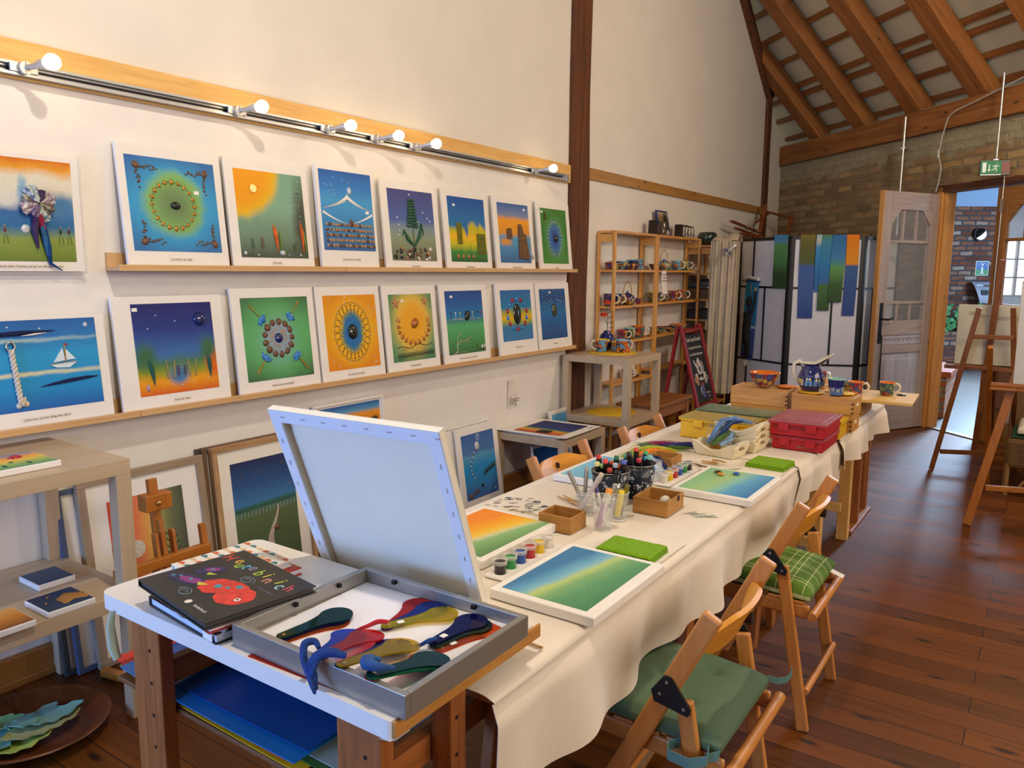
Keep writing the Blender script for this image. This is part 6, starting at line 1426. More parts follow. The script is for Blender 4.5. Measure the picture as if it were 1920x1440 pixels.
ribbon([(.19, -.195, .01), (.200, -.222, .004), (.165, -.245, -.004), (.115, -.240, -.006), (.105, -.215, -.002), (.125, -.195, .004)], .026, T)
ribbon([(.20, -.16, .01), (.215, -.19, .006), (.190, -.212, .0)], .024, T)
cs = NT('green_check'); 
def check_mat():
    s = cs; c = s.n('TexCoord'); sp = s.n('SeparateXYZ'); s.l(c.outputs['Object'], sp.inputs[0])
    fs = []
    for ax, st in ((0, .045), (1, .062)):
        fr = s.math('FRACT', s.math('DIVIDE', s.math('ADD', sp.outputs[ax], .5), st)); fs.append(s.math('LESS_THAN', fr, .055)); 
        fr2 = s.math('FRACT', s.math('DIVIDE', s.math('ADD', sp.outputs[ax], .518), st*2)); fs.append(s.math('LESS_THAN', fr2, .03))
    m = s.math('MINIMUM', s.math('ADD', s.math('ADD', fs[0], fs[1]), s.math('ADD', fs[2], fs[3])), 1)
    col = s.mix(m, s.ramp(s.noise(s.coord(), 8, 3), [(.3, '#3f5e14'), (.7, '#567a20')]), '#b8c088'); s.l(col, s.b.inputs['Base Color']); s.b.inputs['Roughness'].default_value = .9
    return s.m
T = pad('seat_cushion', 'dark green checked cushion on the chair farther along the table', (2.240, 2.745, .450), .40, .372, .052, check_mat(), 'seat cushions', False)
B(white_t).sheet(lambda a, q: (.195+.05*a, .10+.035*q, .018-.014*a), 3, 2, .001).ob('care_label', T)

# ================================================================== POTTERY
_pm = {}
def maj(c1, c2, c3, c4, sc=38, rim=None):
    k = (c1, c2, c3, c4, sc)
    if k in _pm: return _pm[k]
    s = NT('painted_majolica'); v = s.coord(); vo = s.n('TexVoronoi', Scale=sc); s.l(v, vo.inputs['Vector']); sp = s.n('SeparateXYZ'); s.l(vo.outputs['Color'], sp.inputs[0])
    cc_ = s.ramp(sp.outputs[0], [(0, c1), (.30, c2), (.55, c3), (.8, c4)], 'CONSTANT')
    dd = s.ramp(vo.outputs['Distance'], [(.012*38/sc*1.0, (1, 1, 1, 1)), (.02*38/sc, (0, 0, 0, 1))])
    vo2 = s.n('TexVoronoi', Scale=sc, _feature='DISTANCE_TO_EDGE'); s.l(v, vo2.inputs['Vector']); ed = s.math('LESS_THAN', vo2.outputs['Distance'], .045)
    ce = s.math('LESS_THAN', vo.outputs['Distance'], .16)
    c = s.mix(ed, cc_, '#1c2440'); c = s.mix(ce, c, c4 if c1 != c4 else c2)
    s.l(c, s.b.inputs['Base Color']); s.b.inputs['Roughness'].default_value = .18; s.b.inputs['Coat Weight'].default_value = .4
    _pm[k] = s.m; return s.m
rimm = {k: mat('glaze_'+k, v, .2, var=.03) for k, v in dict(orange='#d8701a', mint='#8ab8a4', cobalt='#222c6c', red='#9c3030', sky='#7cb0cc', teal='#4a8c84', yellow='#d8b438', cream='#d8cdb4', dark='#2a2c30').items()}
P_orange = maj('#a8482c', '#3a5c8c', '#c87828', '#4c7a64'); P_blue = maj('#1c2a6c', '#24408c', '#8c4030', '#c8a040', 46); P_sky = maj('#6aa0b8', '#3c6c8c', '#c86838', '#d8b848', 30)
P_green = maj('#4a7458', '#8a3c40', '#2c4a6c', '#a8a860', 44); P_yel = maj('#b8a858', '#5c8060', '#8c7838', '#3c5c6c', 34); P_red = maj('#8c3044', '#c87048', '#3c4c80', '#c8a04c', 42)
def mug(label, loc, r, h, m, rim, ha=0, grp=None, nm='mug', handle=True, flare=1.06, houses=False, inner='cream', cat=None):
    T = thing(nm, label, cat or nm.replace('_', ' '), loc, group=grp)
    B(m).lathe([(0, 0), (r*.82, 0), (r*.92, h*.08), (r*.98, h*.4), (r*flare, h*.93)], 28).ob('body', T)
    B(rimm[rim]).lathe([(r*flare, h*.93), (r*flare*1.01, h), (r*flare*.95, h), (r*.92, h*.85), (r*.86, h*.15), (0, h*.12)], 28).ob('glazed_rim', T)
    if handle:
        a = ha; P = [(cos(a)*(r*.95+k[0]), sin(a)*(r*.95+k[0]), k[1]) for k in ((0, h*.85), (r*.5, h*.88), (r*.85, h*.66), (r*.72, h*.38), (r*.30, h*.22), (-.002, h*.22))]
        B(rimm[inner]).tube(P, [.0055]*6, 8, flat=1.3).ob('handle', T)
    if houses: house_band(T, lambda z: r*(.92+.14*z/h)+.0007, h*.62)
    return T
def house_band(T, rad, hh, n=9, z0=.004):
    b = B(mat('house_red', '#a8402c', .2)); rq = random.Random(n)
    for i in range(n):
        a0 = 2*pi*i/n; a1 = a0+2*pi/n*.86; h = hh*rq.uniform(.55, .8); c = rq.choice(['#a8402c', '#c87828', '#7cb09c', '#b04870', '#c8b088', '#5c80a8'])
        def strip(a0, a1, z0, z1, c, d=0): 
            m_ = mat('house_'+c[1:], c, .2); b.m(m_); K = 4
            b.add([((rad(z)+d)*cos(a0+(a1-a0)*k/K), (rad(z)+d)*sin(a0+(a1-a0)*k/K), z) for z in (z0, z1) for k in range(K+1)], [(k, k+1, K+2+k, K+1+k) for k in range(K)])
        strip(a0, a1, z0, z0+h, c); am = (a0+a1)/2
        b.m(mat('house_c87828', '#c87828', .2) if i % 2 else mat('house_b04870', '#b04870', .2)); zt = z0+h
        b.add([((rad(zt))*cos(a0), rad(zt)*sin(a0), zt), (rad(zt)*cos(a1), rad(zt)*sin(a1), zt), (rad(zt+hh*.3)*cos(am), rad(zt+hh*.3)*sin(am), min(zt+hh*.3, hh*1.3))], [(0, 1, 2)])
        for j in range(2): strip(a0+(a1-a0)*(.2+.4*j), a0+(a1-a0)*(.4+.4*j), z0+h*.55, z0+h*.8, '#e0c060', .0004)
        strip(am-.05, am+.05, z0, z0+h*.35, '#28345c', .0004)
    tag(b.ob('house_pattern', T), kind='stuff')
def bowl(label, loc, r, h, m, rim, grp=None, nm='bowl'):
    T = thing(nm, label, 'bowl', loc, group=grp)
    B(m).lathe([(0, 0), (r*.42, 0), (r*.45, h*.06), (r*.75, h*.35), (r*.95, h*.75), (r, h*.94)], 32).ob('body', T)
    B(rimm[rim]).lathe([(r, h*.94), (r*1.01, h), (r*.96, h), (r*.88, h*.7), (r*.6, h*.3), (0, h*.14)], 32).ob('glazed_rim', T); return T
def teapot(label, loc, r, m, lid, grp=None, cane=True, spout=0):
    T = thing('teapot', label, 'teapot', loc, group=grp)
    B(m).lathe([(0, 0), (r*.7, 0), (r*.98, r*.35), (r, r*.75), (r*.8, r*1.15), (r*.45, r*1.32)], 28).ob('body', T)
    l = B(m).lathe([(r*.48, r*1.30), (r*.3, r*1.48), (0, r*1.55)], 24).ob('lid', T); B(rimm[lid]).ball((0, 0, r*1.62), r*.13, 10).ob('lid_knob', l)
    a = spout; B(m).tube([(r*.85*cos(a), r*.85*sin(a), r*.5), (r*1.25*cos(a), r*1.25*sin(a), r*.75), (r*1.5*cos(a), r*1.5*sin(a), r*1.2)], [r*.2, r*.14, r*.09], 10).ob('spout', T)
    if cane:
        a += 0; B(mat('cane', '#b08a50', .6)).tube([(r*.55*cos(t)*cos(.6), r*.55*cos(t)*sin(.6), r*1.15+r*1.75*sin(t)) for t in [pi*k/14 for k in range(15)]], .0045, 8).ob('cane_handle', T)
    return T
# on the crates and the pale board
def mat_plate(label, loc, r, c='#e0b428', grp='round place mats and plates'):
    T = thing('place_mat', label, 'place mat', loc, group=grp); B(mat('mat_'+c[1:], c, .6, var=.06, bump=.2)).lathe([(0, 0), (r, 0), (r, .004), (r-.004, .006), (0, .005)], 44).ob('mat', T); return T
ZK = .9185
bowl('painted bowl with an orange rim on the pine crates', (1.800, 4.12, ZK), .078, .078, P_red, 'orange')
mat_plate('orange saucer beside the painted bowl on the crates', (1.905, 4.18, ZK), .052, '#e07c1c'); mat_plate('yellow mat under the blue jug', (2.055, 4.065, ZK), .062, '#d8a018'); mat_plate('yellow mat behind the navy mug on the crates', (2.200, 4.115, ZK), .050, '#e0b020')
T = thing('jug', 'navy jug painted with little houses and white inside, on the crates', 'jug', (2.045, 4.085, ZK+.0062), rz=.25)
cob = mat('cobalt_glaze', '#1a2460', .12, coat=.6, var=.1)
jp = [(0, 0), (.042, 0), (.062, .035), (.064, .070), (.050, .105), (.036, .128)]
B(cob).lathe(jp, 36).ob('body', T)
def lip(a, q):
    t = 2*pi*a; k = max(0, cos(t))**3; r_ = .036+.010*q+.052*k*q; return (r_*cos(t), r_*sin(t)*(1-.10*k*q), .128+.012*q+.052*k*q**1.4)
B(cob).sheet(lip, 32, 5, .0).ob('spout_outside', T)
B(rimm['cream']).sheet(lambda a, q: (lambda p: (p[0]*.95, p[1]*.93, p[2]+.001))(lip(1-a, q)), 32, 5).lathe([(.033, .128), (.046, .10), (0, .09)], 24).tube([(lip(k/32, 1)) for k in range(33)], .0025, 6, False).ob('glazed_inside', T)
B(rimm['cream']).tube([(-.036, 0, .125), (-.060, 0, .150), (-.085, 0, .135), (-.088, 0, .095), (-.072, 0, .055), (-.058, 0, .045)], [.006, .007, .007, .006, .006, .005], 10, flat=1.3).ob('handle', T)
house_band(T, lambda z: .0628+.004*min(1, z/.04)-.012*max(0, z-.06)/.04, .070, 9, .030)
mug('navy straight mug with painted houses beside the blue jug', (2.175, 4.045, ZK), .0355, .084, cob, 'mint', nm='mug', handle=False, houses=True, flare=1.12)
ZP = .8488
mug('painted mug with an orange rim on the pale board, next to the crates', (2.165, 4.60, ZP), .037, .074, P_red, 'orange', .35)
mug('green and blue mug with an orange rim at the outer end of the pale board', (2.310, 4.68, ZP), .037, .074, P_green, 'orange', .35)
mug('small green painted cup half hidden behind the navy mug', (2.09, 4.66, ZP), .030, .060, P_yel, 'teal', .35)
T = thing('black_disc', 'small flat black disc beside the outermost mug', 'disc', (2.38, 4.72, ZP)); B(mat('black_plastic', '#18181a', .4)).lathe([(0, 0), (.022, 0), (.024, .005), (0, .007)], 20).ob('disc', T)
crate('little dark wooden box on the pale board behind the jug', 1.86, 1.98, 4.66, 4.78, .849, .895)
mug('small blue square looking mug on the dark box behind the jug', (1.885, 4.72, .8955), .026, .050, P_sky, 'sky', 2.5); mug('red painted mug on the dark box behind the jug', (1.95, 4.73, .8955), .026, .052, P_red, 'red', .4)

# far table: thick square legs and the peg hole stand beside it
sqw = wood('pale_leg_pine', '#c09a68', '#a5804f', 'z', 1, .55)
T = thing('peg_stand', 'brown peg hole shelf frame standing under the far end of the table', 'shelf frame', (2.14, 5.05, 0))
for y0, y1, x in ((4.82, 4.86, 2.11), (4.90, 4.94, 2.145), (5.24, 5.28, 2.13)):
    p = B(tw('z')).box(x-.025, x+.025, y0, y1, .025, .72).ob('post', T, w=1, bevel=.002)
B(tw('z')).box(2.105, 2.165, 5.10, 5.12, .15, .72).ob('peg_panel', T, w=1, bevel=.002); B(tw('y')).box(2.085, 2.175, 4.72, 5.32, 0, .026).ob('foot', T, w=1, bevel=.003)
hb = B(mat('peg_hole', '#1a100a', .9))
for k in range(11): 
    for x in (2.12, 2.15): hb.tube([(x, 5.0988, .18+.05*k), (x, 5.1, .18+.05*k)], .004, 8)
tag(hb.ob('peg_holes', T, w=1), kind='stuff')
for x, y in ((2.055, 4.66), (2.06, 4.05)):
    pass

# ================================================================== TOWER, BENCH, SHELVES, CHALKBOARD
mat_plate('yellow round mat on top of the side table stack by the post', (.285, 5.31, .9002), .188); mat_plate('yellow round mat on the lower side table by the post', (.315, 5.265, .4502), .190)
ZM = .9064
mug('sky blue and orange mug with a white handle on the yellow mat', (.215, 5.275, ZM), .044, .098, P_sky, 'yellow', -2.4); mug('wide orange mug with blue ovals on the yellow mat', (.375, 5.325, ZM), .053, .098, maj('#c8641c', '#d88428', '#5c8cac', '#e0dcc8', 26), 'sky', 1.2)
T = mug('small ochre pot painted with houses between the two mugs', (.275, 5.395, ZM), .034, .075, mat('ochre_glaze', '#a8742c', .25), 'yellow', handle=False, nm='cup', houses=True)
T = thing('vase', 'round cobalt blue vase holding orange roses on the yellow mat', 'vase', (.175, 5.435, ZM)); B(cob).lathe([(0, 0), (.035, 0), (.058, .03), (.064, .075), (.050, .118), (.024, .138), (.026, .150), (.020, .150), (.018, .135)], 28).ob('body', T)
B(mat('yellow_bead', '#e0c040', .3)).tube([(.040, -.045, .075), (.043, -.048, .075)], .011, 12).ob('yellow_flower', T)
ros = mat('rose_petal', '#d8481c', .7, var=.15, nscale=60); stem = mat('rose_stem', '#2f5a2c', .6)
for i, (hx, hz) in enumerate(((-.005, .30), (-.02, .205))):
    T = thing('rose', ['orange red rose in the blue vase, upper bloom', 'orange rose in the blue vase, lower bloom'][i], 'flower', (.175, 5.435, ZM+.10), group='roses in the blue vase')
    c = Vector((hx+.01, hx*1.2-.01, hz-.03)); b = B(ros)
    b.ball(c, (.014, .014, .016), 10)
    for k in range(11):
        a = k*2.4; R = .010+.0016*k
        b.sheet(lambda u, v, a=a, R=R, k=k: (c.x+(R+.010*v**2)*cos(a+(u-.5)*1.7), c.y+(R+.010*v**2)*sin(a+(u-.5)*1.7), c.z-.014+.030*v-.010*v*v*(k/11)), 5, 4, .0012)
    b.ob('bloom', T); B(stem).tube([(0, 0, -.02), (.004, .004, c.z*.5), (c.x, c.y, c.z-.012)], .0025, 6).ob('stem', T)
    for k, (zz, a) in enumerate(((.07, .6), (.11, -.4), (.15, .9))):
        z = zz+.04*(1-i); p = Vector((.006, .004, z)); 
        B(stem).sheet(lambda u, v, p=p, a=a: (p.x+.045*u*cos(a), p.y+.045*u*sin(a)+(v-.5)*.030*sin(pi*min(1, u+.02)), p.z+.012*u-.006*abs(v-.5)), 8, 4, .0006).ob('leaf', T)
# old bench with papers underneath
bn = lambda ax: wood('bench_walnut', '#a06a3c', '#7a4a24', ax, .8, .5)
T = thing('bench', 'low rustic wooden bench beside the side table stack', 'bench', (.36, 5.99, 0))
B(bn('y')).box(.185, .535, 5.60, 6.385, .435, .46).ob('seat', T, w=1, bevel=.004)
B(bn('y')).box(.215, .235, 5.66, 6.33, .345, .435).ob('apron', T, w=1, bevel=.002); B(bn('y')).box(.485, .505, 5.66, 6.33, .345, .435).ob('apron', T, w=1, bevel=.002); B(bn('x')).box(.235, .485, 5.645, 5.665, .345, .435).ob('apron', T, w=1, bevel=.002)
for x in (.20, .465):
    for y in (5.635, 6.30): B(bn('z')).box(x, x+.05, y, y+.05, 0, .435).ob('leg', T, w=1, bevel=.003)
# pine shelf units
SX = .172
def shelf_unit(label, y0, y1, lv, top, grp='slotted pine shelf units', depth=SX, z1=1.815, pw=.030):
    T = thing('shelf_unit', label, 'shelf', (depth/2, (y0+y1)/2, 0), group=grp)
    for y in (y0, y1):
        for x in (.012, depth-.0):
            B(pine('z')).box(x-.022 if x > .05 else x, x if x > .05 else x+.022, y-pw/2, y+pw/2, 0, z1).ob('post', T, w=1, bevel=.002)
        hb = B(mat('peg_hole', '#1a100a', .9))
        for k in range(30): hb.tube([(depth+.0003, y, .12+.056*k), (depth+.001, y, .12+.056*k)], .0032, 6)
        tag(hb.ob('peg_holes', T, w=1), kind='stuff')
        for z in (.06, z1-.04): B(pine('x')).box(.034, depth-.022, y-.008, y+.008, z-.03, z+.03).ob('cross_rail', T, w=1, bevel=.001)
    for z in lv: B(pine('y')).box(.014, depth-.004, y0+pw/2, y1-pw/2, z-.018, z).ob('shelf_board', T, w=1, bevel=.001)
    if top: B(pine('y')).box(.010, depth, y0, y1, z1, z1+.018).ob('shelf_board', T, w=1, bevel=.001)
    return T
shelf_unit('slotted pine shelf unit with blue pottery, beside the timber post', 5.560, 6.345, (1.528, 1.238, .948, .61, .25), True)
shelf_unit('slotted pine shelf unit with mugs, middle one along the wall', 6.378, 7.370, (1.528, 1.245, .955, .65, .25), True)
shelf_unit('slotted pine shelf unit filled with boxes, beside the curtain', 7.405, 7.93, (1.50, 1.25, 1.05, .80, .5, .2), True, depth=.30, z1=1.755)
bx = .088
GP = 'painted pottery on the pine shelves'
z = 1.5285
bowl('small painted bowl at the left end of the top pottery shelf', (bx, 5.63, z), .045, .058, P_red, 'orange', GP); bowl('wide sky blue painted bowl on the top pottery shelf', (bx, 5.79, z), .078, .070, P_sky, 'sky', GP)
bowl('small yellow and blue bowl in front of the wide one', (bx+.02, 5.675, z), .040, .052, P_yel, 'sky', GP); bowl('little blue sauce bowl at the shelf edge', (bx, 5.91, z), .036, .042, P_blue, 'sky', GP)
mug('banded cylinder cup in the middle of the top pottery shelf', (bx, 6.045, z), .050, .085, maj('#b8482c', '#3c6c9c', '#d8a038', '#24304c', 60), 'sky', 0, GP, 'cup', False, 1.08); mug('tall teal cup against the upright on the top shelf', (bx-.01, 6.19, z), .040, .092, P_sky, 'teal', 0, GP, 'cup', False)
bowl('orange flowered low bowl on the middle unit top shelf', (bx, 6.50, z), .058, .055, P_orange, 'sky', GP); teapot('sky blue teapot with a cane handle on the middle unit', (bx, 6.69, z), .062, P_sky, 'sky', GP, spout=-1.2)
mug('sky blue mug with an orange foot on the top shelf', (bx, 6.985, z), .048, .090, P_sky, 'sky', .8, GP); mug('cream and blue mug at the end of the top shelf', (bx, 7.20, z), .046, .085, P_yel, 'mint', .8, GP)
z = 1.2385
mug('navy painted mug at the left end of the second pottery shelf', (bx, 5.635, z), .046, .098, P_blue, 'cobalt', .8, GP); mug('second navy painted mug beside the first one', (bx, 5.755, z), .046, .095, P_blue, 'cobalt', .8, GP)
teapot('cobalt teapot with a cane handle on the second shelf', (bx, 5.96, z), .066, P_blue, 'cobalt', GP, spout=-2.2); bowl('little dark bowl beside the cobalt teapot', (bx, 6.17, z), .040, .048, P_red, 'cobalt', GP)
mug('yellow green swirl mug on the second shelf', (bx, 6.50, z+.007), .055, .088, P_yel, 'yellow', .6, GP); bowl('low dark saucer bowl on the second shelf', (bx, 6.72, z+.007), .055, .040, P_green, 'dark', GP)
mug('violet red mug on the second shelf of the middle unit', (bx, 6.93, z+.007), .046, .092, P_red, 'red', .8, GP); mug('coral mug with an orange rim at the end of the second shelf', (bx, 7.14, z+.007), .046, .096, P_orange, 'orange', .8, GP)
z = .9485
mug('rose patterned mug on the third pottery shelf', (bx, 5.88, z), .046, .082, P_red, 'red', .8, GP); mug('green rimmed mug on the third pottery shelf', (bx, 6.02, z), .050, .094, P_green, 'mint', -.6, GP); mug('large coral mug with an orange rim on the third shelf', (bx, 6.19, z), .054, .102, P_orange, 'orange', .6, GP)
bowl('red rimmed painted bowl on the third shelf of the middle unit', (bx, 6.62, z+.008), .068, .062, P_green, 'red', GP); bowl('dark rimmed bowl on the third shelf', (bx, 6.88, z+.008), .060, .050, P_blue, 'dark', GP); bowl('orange rimmed bowl behind the chalkboard on the third shelf', (bx, 7.10, z+.008), .075, .062, P_sky, 'orange', GP)
mug('navy mug low on the fourth shelf, behind the table stack', (bx, 6.00, .6105), .045, .080, P_blue, 'orange', .8, GP); bowl('thin flat black dish on the fourth shelf', (bx, 6.14, .6105), .05, .015, P_blue, 'dark', GP)
T = thing('paper_notice', 'white price slip hanging from the pottery shelf edge', 'notice', (SX+.003, 6.49, 1.42)); B(mat('slip_white', '#e8e2da', .8)).sheet(lambda a, q: (.001+.01*(1-q)**2+.008*sin(a*2), -.045+.09*a+.012*(1-q), -.10+.20*q), 5, 8, .0006).ob('paper', T)
for i, s_ in enumerate(('Gute Laune Keramik', 'handbemalt', 'spülmaschinenfest')): text('printing', s_, T, (.0125, .0, .070-.028*i), .013, ink, rot=PR)
# on top of the shelves
zt = 1.8335; drk = mat('dark_clay', '#2c211c', .5, var=.15)
def pot(label, loc, prof, m, nm='pot', cat='pot', grp='dark vessels on top of the shelves'):
    T = thing(nm, label, cat, loc, group=grp); B(m).lathe(prof, 26).ob('body', T); return T
pot('dark brown cylinder candle pot on top of the shelves, left one', (.09, 6.415, zt), [(0, 0), (.060, 0), (.060, .008), (.038, .018), (.036, .125), (.032, .125), (.032, .02), (0, .02)], drk)
pot('glass storage jar with dark contents on the shelf top', (.10, 6.60, zt), [(0, 0), (.040, 0), (.042, .01), (.042, .09), (.034, .105), (.036, .125), (0, .128)], mat('brown_glass', '#4a3828', .15, coat=.5), 'jar', 'jar')
T = thing('framed_picture', 'small blue framed photo of an animal leaning on the wall above the pottery', 'framed picture', (.078, 6.70, zt), rot=(pi/2-radians(12), 0, pi/2)); fb = mat('navy_frame', '#1c2c6c', .4)
B(fb).box(-.12, .12, 0, .012, 0, .014).box(-.12, .12, .218, .23, 0, .014).box(-.12, -.108, .012, .218, 0, .014).box(.108, .12, .012, .218, 0, .014).ob('frame', T, bevel=.001)
B(paint([(0, '#b8b0a0'), (.3, '#4a4038'), (.6, '#6a5a48'), (1, '#b8a888')], [(.35, .68, .26, .16, .3, '#8c7650'), (.75, .6, .2, .4, .5, '#2c2622'), (.5, .1, .6, .1, .4, '#c8c0b0')], amp=.2, rough=.3)).box(-.108, .108, .012, .218, .003, .010).ob('photo', T, uv=(-.108, .012, .108, .218))
pot('dark brown cylinder candle pot beside the black rack', (.09, 7.00, zt), [(0, 0), (.062, 0), (.062, .008), (.040, .018), (.038, .118), (.034, .118), (.034, .02), (0, .02)], drk)
T = thing('toast_rack', 'black metal rack with arches on the shelf top', 'rack', (.09, 7.20, zt)); b = B(blk)
b.box(-.04, .04, -.12, .12, 0, .006)
for y in (-.11, -.04, .03, .10): b.tube([(-.03, y, .006), (-.03, y, .09), (-.02, y, .112), (.02, y, .112), (.03, y, .09), (.03, y, .006)], .004, 6)
b.tube([(0, -.12, .113), (0, 0, .118), (0, .12, .105)], .005, 6).tube([(.03, -.11, .02), (.03, -.06, .05), (.03, -.01, .02), (.03, .04, .05), (.03, .10, .02)], .003, 6); b.ob('rack', T)
T = pot('bulbous dark green glazed jar with a small handle on the end shelf', (.17, 7.53, 1.774), [(0, 0), (.055, 0), (.092, .045), (.098, .085), (.082, .12), (.072, .128), (.064, .122), (.08, .08), (0, .03)], mat('dark_green_glaze', '#23302a', .12, coat=.6, var=.3))
B(mat('dark_green_glaze', '#23302a')).tube([(.05, .07, .115), (.06, .095, .11), (.055, .10, .085), (.05, .09, .07)], .006, 8).ob('handle', T)
# boxes in the end shelf unit
for i, (z, h, c, y0, y1, lb) in enumerate(((1.2505, .10, '#6a5038', 7.44, 7.80, 'brown cardboard box on the end shelf unit, upper one'), (1.37, .012, '#3c5c78', 7.44, 7.80, 'blue grey folder lying on the brown cardboard box'), (1.0505, .09, '#3c3430', 7.44, 7.85, 'dark box on the end shelf unit'), (.8005, .12, '#7a6048', 7.44, 7.75, 'brown cardboard box low on the end shelf unit'), (.5005, .16, '#4a3c30', 7.44, 7.80, 'dark brown box near the bottom of the end shelf'))):
    T = thing('cardboard_box' if h > .05 else 'folder', lb, 'box' if h > .05 else 'folder', (.16, (y0+y1)/2, z)); m = mat('board_'+c[1:], c, .85); hy = (y1-y0)/2
    B(m).box(-.12, .12, -hy, hy, 0, h*.8).ob('box_body' if h > .05 else 'cover', T, bevel=.002)
    B(m).box(-.123, .123, -hy-.002, hy+.002, h*.8, h).ob('box_lid' if h > .05 else 'top_cover', T, bevel=.001)
T = thing('magazine', 'stack of papers slanting over the box lid in the end shelf', 'papers', (.17, 7.58, 1.385)); B(mat('grey_paper', '#8c8880', .8)).sheet(lambda a, q: (-.11+.23*a, -.12+.25*q, .01+.05*q), 5, 5, .006).ob('pages', T)

# chalkboard sign
T = thing('chalkboard_sign', 'red framed folding chalkboard sign with chalk drawn teapot and cups', 'sign', (.37, 6.70, 0)); rw_ = lambda ax: wood('red_painted_wood', '#9c2028', '#7c151c', ax, 1, .5, bump=.05)
xt, zt_ = .36, 1.045; xf, xr = .635, .20
def fp(z, o=0): t = 1-z/zt_; return (xt+(xf-xt)*t+o, z)
yA, yB = 6.455, 6.935
def fbeam(y, ya, z0, z1, wd, nm, front=True):
    a, b = (fp(z0), fp(z1)) if front else ((xt+(xr-xt)*(1-z0/zt_)-.02, z0), (xt+(xr-xt)*(1-z1/zt_)-.02, z1))
    return B(rw_('z')).beam((a[0], y, a[1]), (b[0], ya, b[1]), .048, .022, (1, 0, 0)).ob(nm, T, w=1, bevel=.003)
for y in (yA+.02, yB-.02): fbeam(y, y, 0, zt_, .04, 'front_leg'); fbeam(y, y, 0, zt_-.01, .04, 'rear_leg', False)
for z, h in ((zt_-.045, .075), (.335, .085)):
    p = fp(z); B(rw_('y')).beam((p[0], yA+.044, z), (p[0], yB-.044, z), h, .020, (0, 0, 1)).ob('cross_rail', T, w=1, bevel=.003)
n1 = Vector((zt_, 0, xf-xt)).normalized(); up = Vector((-(xf-xt), 0, zt_)).normalized(); c0 = Vector((fp(.66)[0], (yA+yB)/2, .66))
CM = Matrix((Vector((0, 1, 0)), up, n1)).transposed().to_4x4(); CM.translation = c0
b = B(mat('chalk_slate', '#23262b', .85, var=.1)); b.T = CM; b.box(-.196, .196, -.305, .31, -.006, .0); sl = b.ob('slate', T, w=1)
chalk = mat('chalk_white', '#d4d2cc', .95, var=.1)
TI = Matrix.Translation((-.37, -6.70, 0)) @ CM
def ctext(body, x, y, size, m=chalk, sh=0, sx=1):
    o = text('chalk_writing', body, T, (0, 0, 0), size, m, shear=sh, ext=.0003, sx=1); M2 = TI @ Matrix.Translation((x, y, .0008)); o.location = M2.translation; o.rotation_euler = M2.to_euler(); o.scale = (sx, 1, 1)
ctext('Gute Laune Keramik', 0, .262, .056, sx=.70); ctext('Tassen, Becher, Pötte, Kannen,', 0, .188, .036, sx=.68); ctext('zum Genießen und Entspannen', .0, .128, .036, sx=.66); ctext('Glühwein', .105, -.235, .026); ctext('ab 3,-', .115, -.268, .024)
cd = B(chalk); cd.T = CM
cd.prism(blob(0, .0, .060, .062, 0, .03), .0004, .0012).tube([(-.05, .0, .002), (-.08, .03, .002), (-.105, .075, .002)], [.012, .009, .006], 6).prism(blob(0, .066, .034, .010, 0, .02), .0004, .0014).tube([(0, .075, .002), (0, .092, .002)], .008, 8)
cd.tube([(.05+.035*sin(t), .0+.055*cos(t), .002) for t in [k*pi/8 for k in range(9)]], .005, 6).tube([(.085*cos(t), -.065+.045*sin(t), .002) for t in [pi+k*pi/10 for k in range(11)]], .006, 6)
for cx, cy, c in ((-.095, -.10, '#b8805c'), (.095, -.10, '#a8a49c')):
    cd.m(mat('chalk_'+c[1:], c, .95)).prism([(cx-.03, cy+.045), (cx+.03, cy+.045), (cx+.022, cy-.05), (cx-.022, cy-.05)], .0004, .0012).m(chalk).tube([(cx+(.03+.02*sin(t))*(1 if cx > 0 else -1), cy+.025*cos(t), .002) for t in [k*pi/6 for k in range(7)]], .0035, 6).prism(blob(cx, cy+.047, .03, .007, 0), .001, .0016)
cd.m(mat('chalk_violet', '#5c5890', .95)).prism([(-.035, -.15), (.035, -.15), (.024, -.27), (-.024, -.27)], .0004, .0012).m(mat('chalk_red', '#a84448', .95)).prism(blob(0, -.148, .037, .012, 0), .001, .0018).m(chalk).tube([(-.035-.022*sin(t), -.205+.032*cos(t), .002) for t in [k*pi/6 for k in range(7)]], .0035, 6).prism(blob(0, -.095, .022, .014, 0), .0004, .001)
cd.m(mat('chalk_blue', '#40507c', .95)).prism(blob(.005, -.012, .026, .03, 0, .2), .001, .0016).m(mat('chalk_rose', '#a86060', .95)).prism(blob(-.02, .03, .02, .014, .5, .2), .001, .0016)
cd.ob('chalk_drawing', sl, w=1)

# curtain / cloth wardrobe and clip lamp
cur = mat('natural_linen', '#b5a68c', .95, var=.08, bump=.4, bscale=120)
T = thing('fabric_wardrobe', 'beige linen curtain draped over a rack beside the folding screen', 'curtain', (.46, 7.45, 0))
def cf(a, q):
    s_ = a*.80; z = 1.80-1.44*q; fold = .016*sin(a*38+2*sin(q*2))*(.4+.6*q)+.008*sin(a*90)
    x, y = (.345+s_*.53, 7.13+fold+s_*.14) if a < .55 else (.345+.233-(s_-.44)*.24, 7.13+.062+fold*.5+(s_-.44)*.95)
    return (x, y+.04*(1-q), z+.02*a*(q > .95))
B(cur).sheet(cf, 110, 30, .002).ob('curtain', T, w=1)
B(cur).sheet(lambda a, q: (.345+(.235-.09*q)*a, 7.17+.42*q+.06*a, 1.80+.085*sin(pi*q)*(.5+.5*a)+.012*sin(a*9+q*5)), 16, 16, .003).ob('curtain_top', T, w=1)
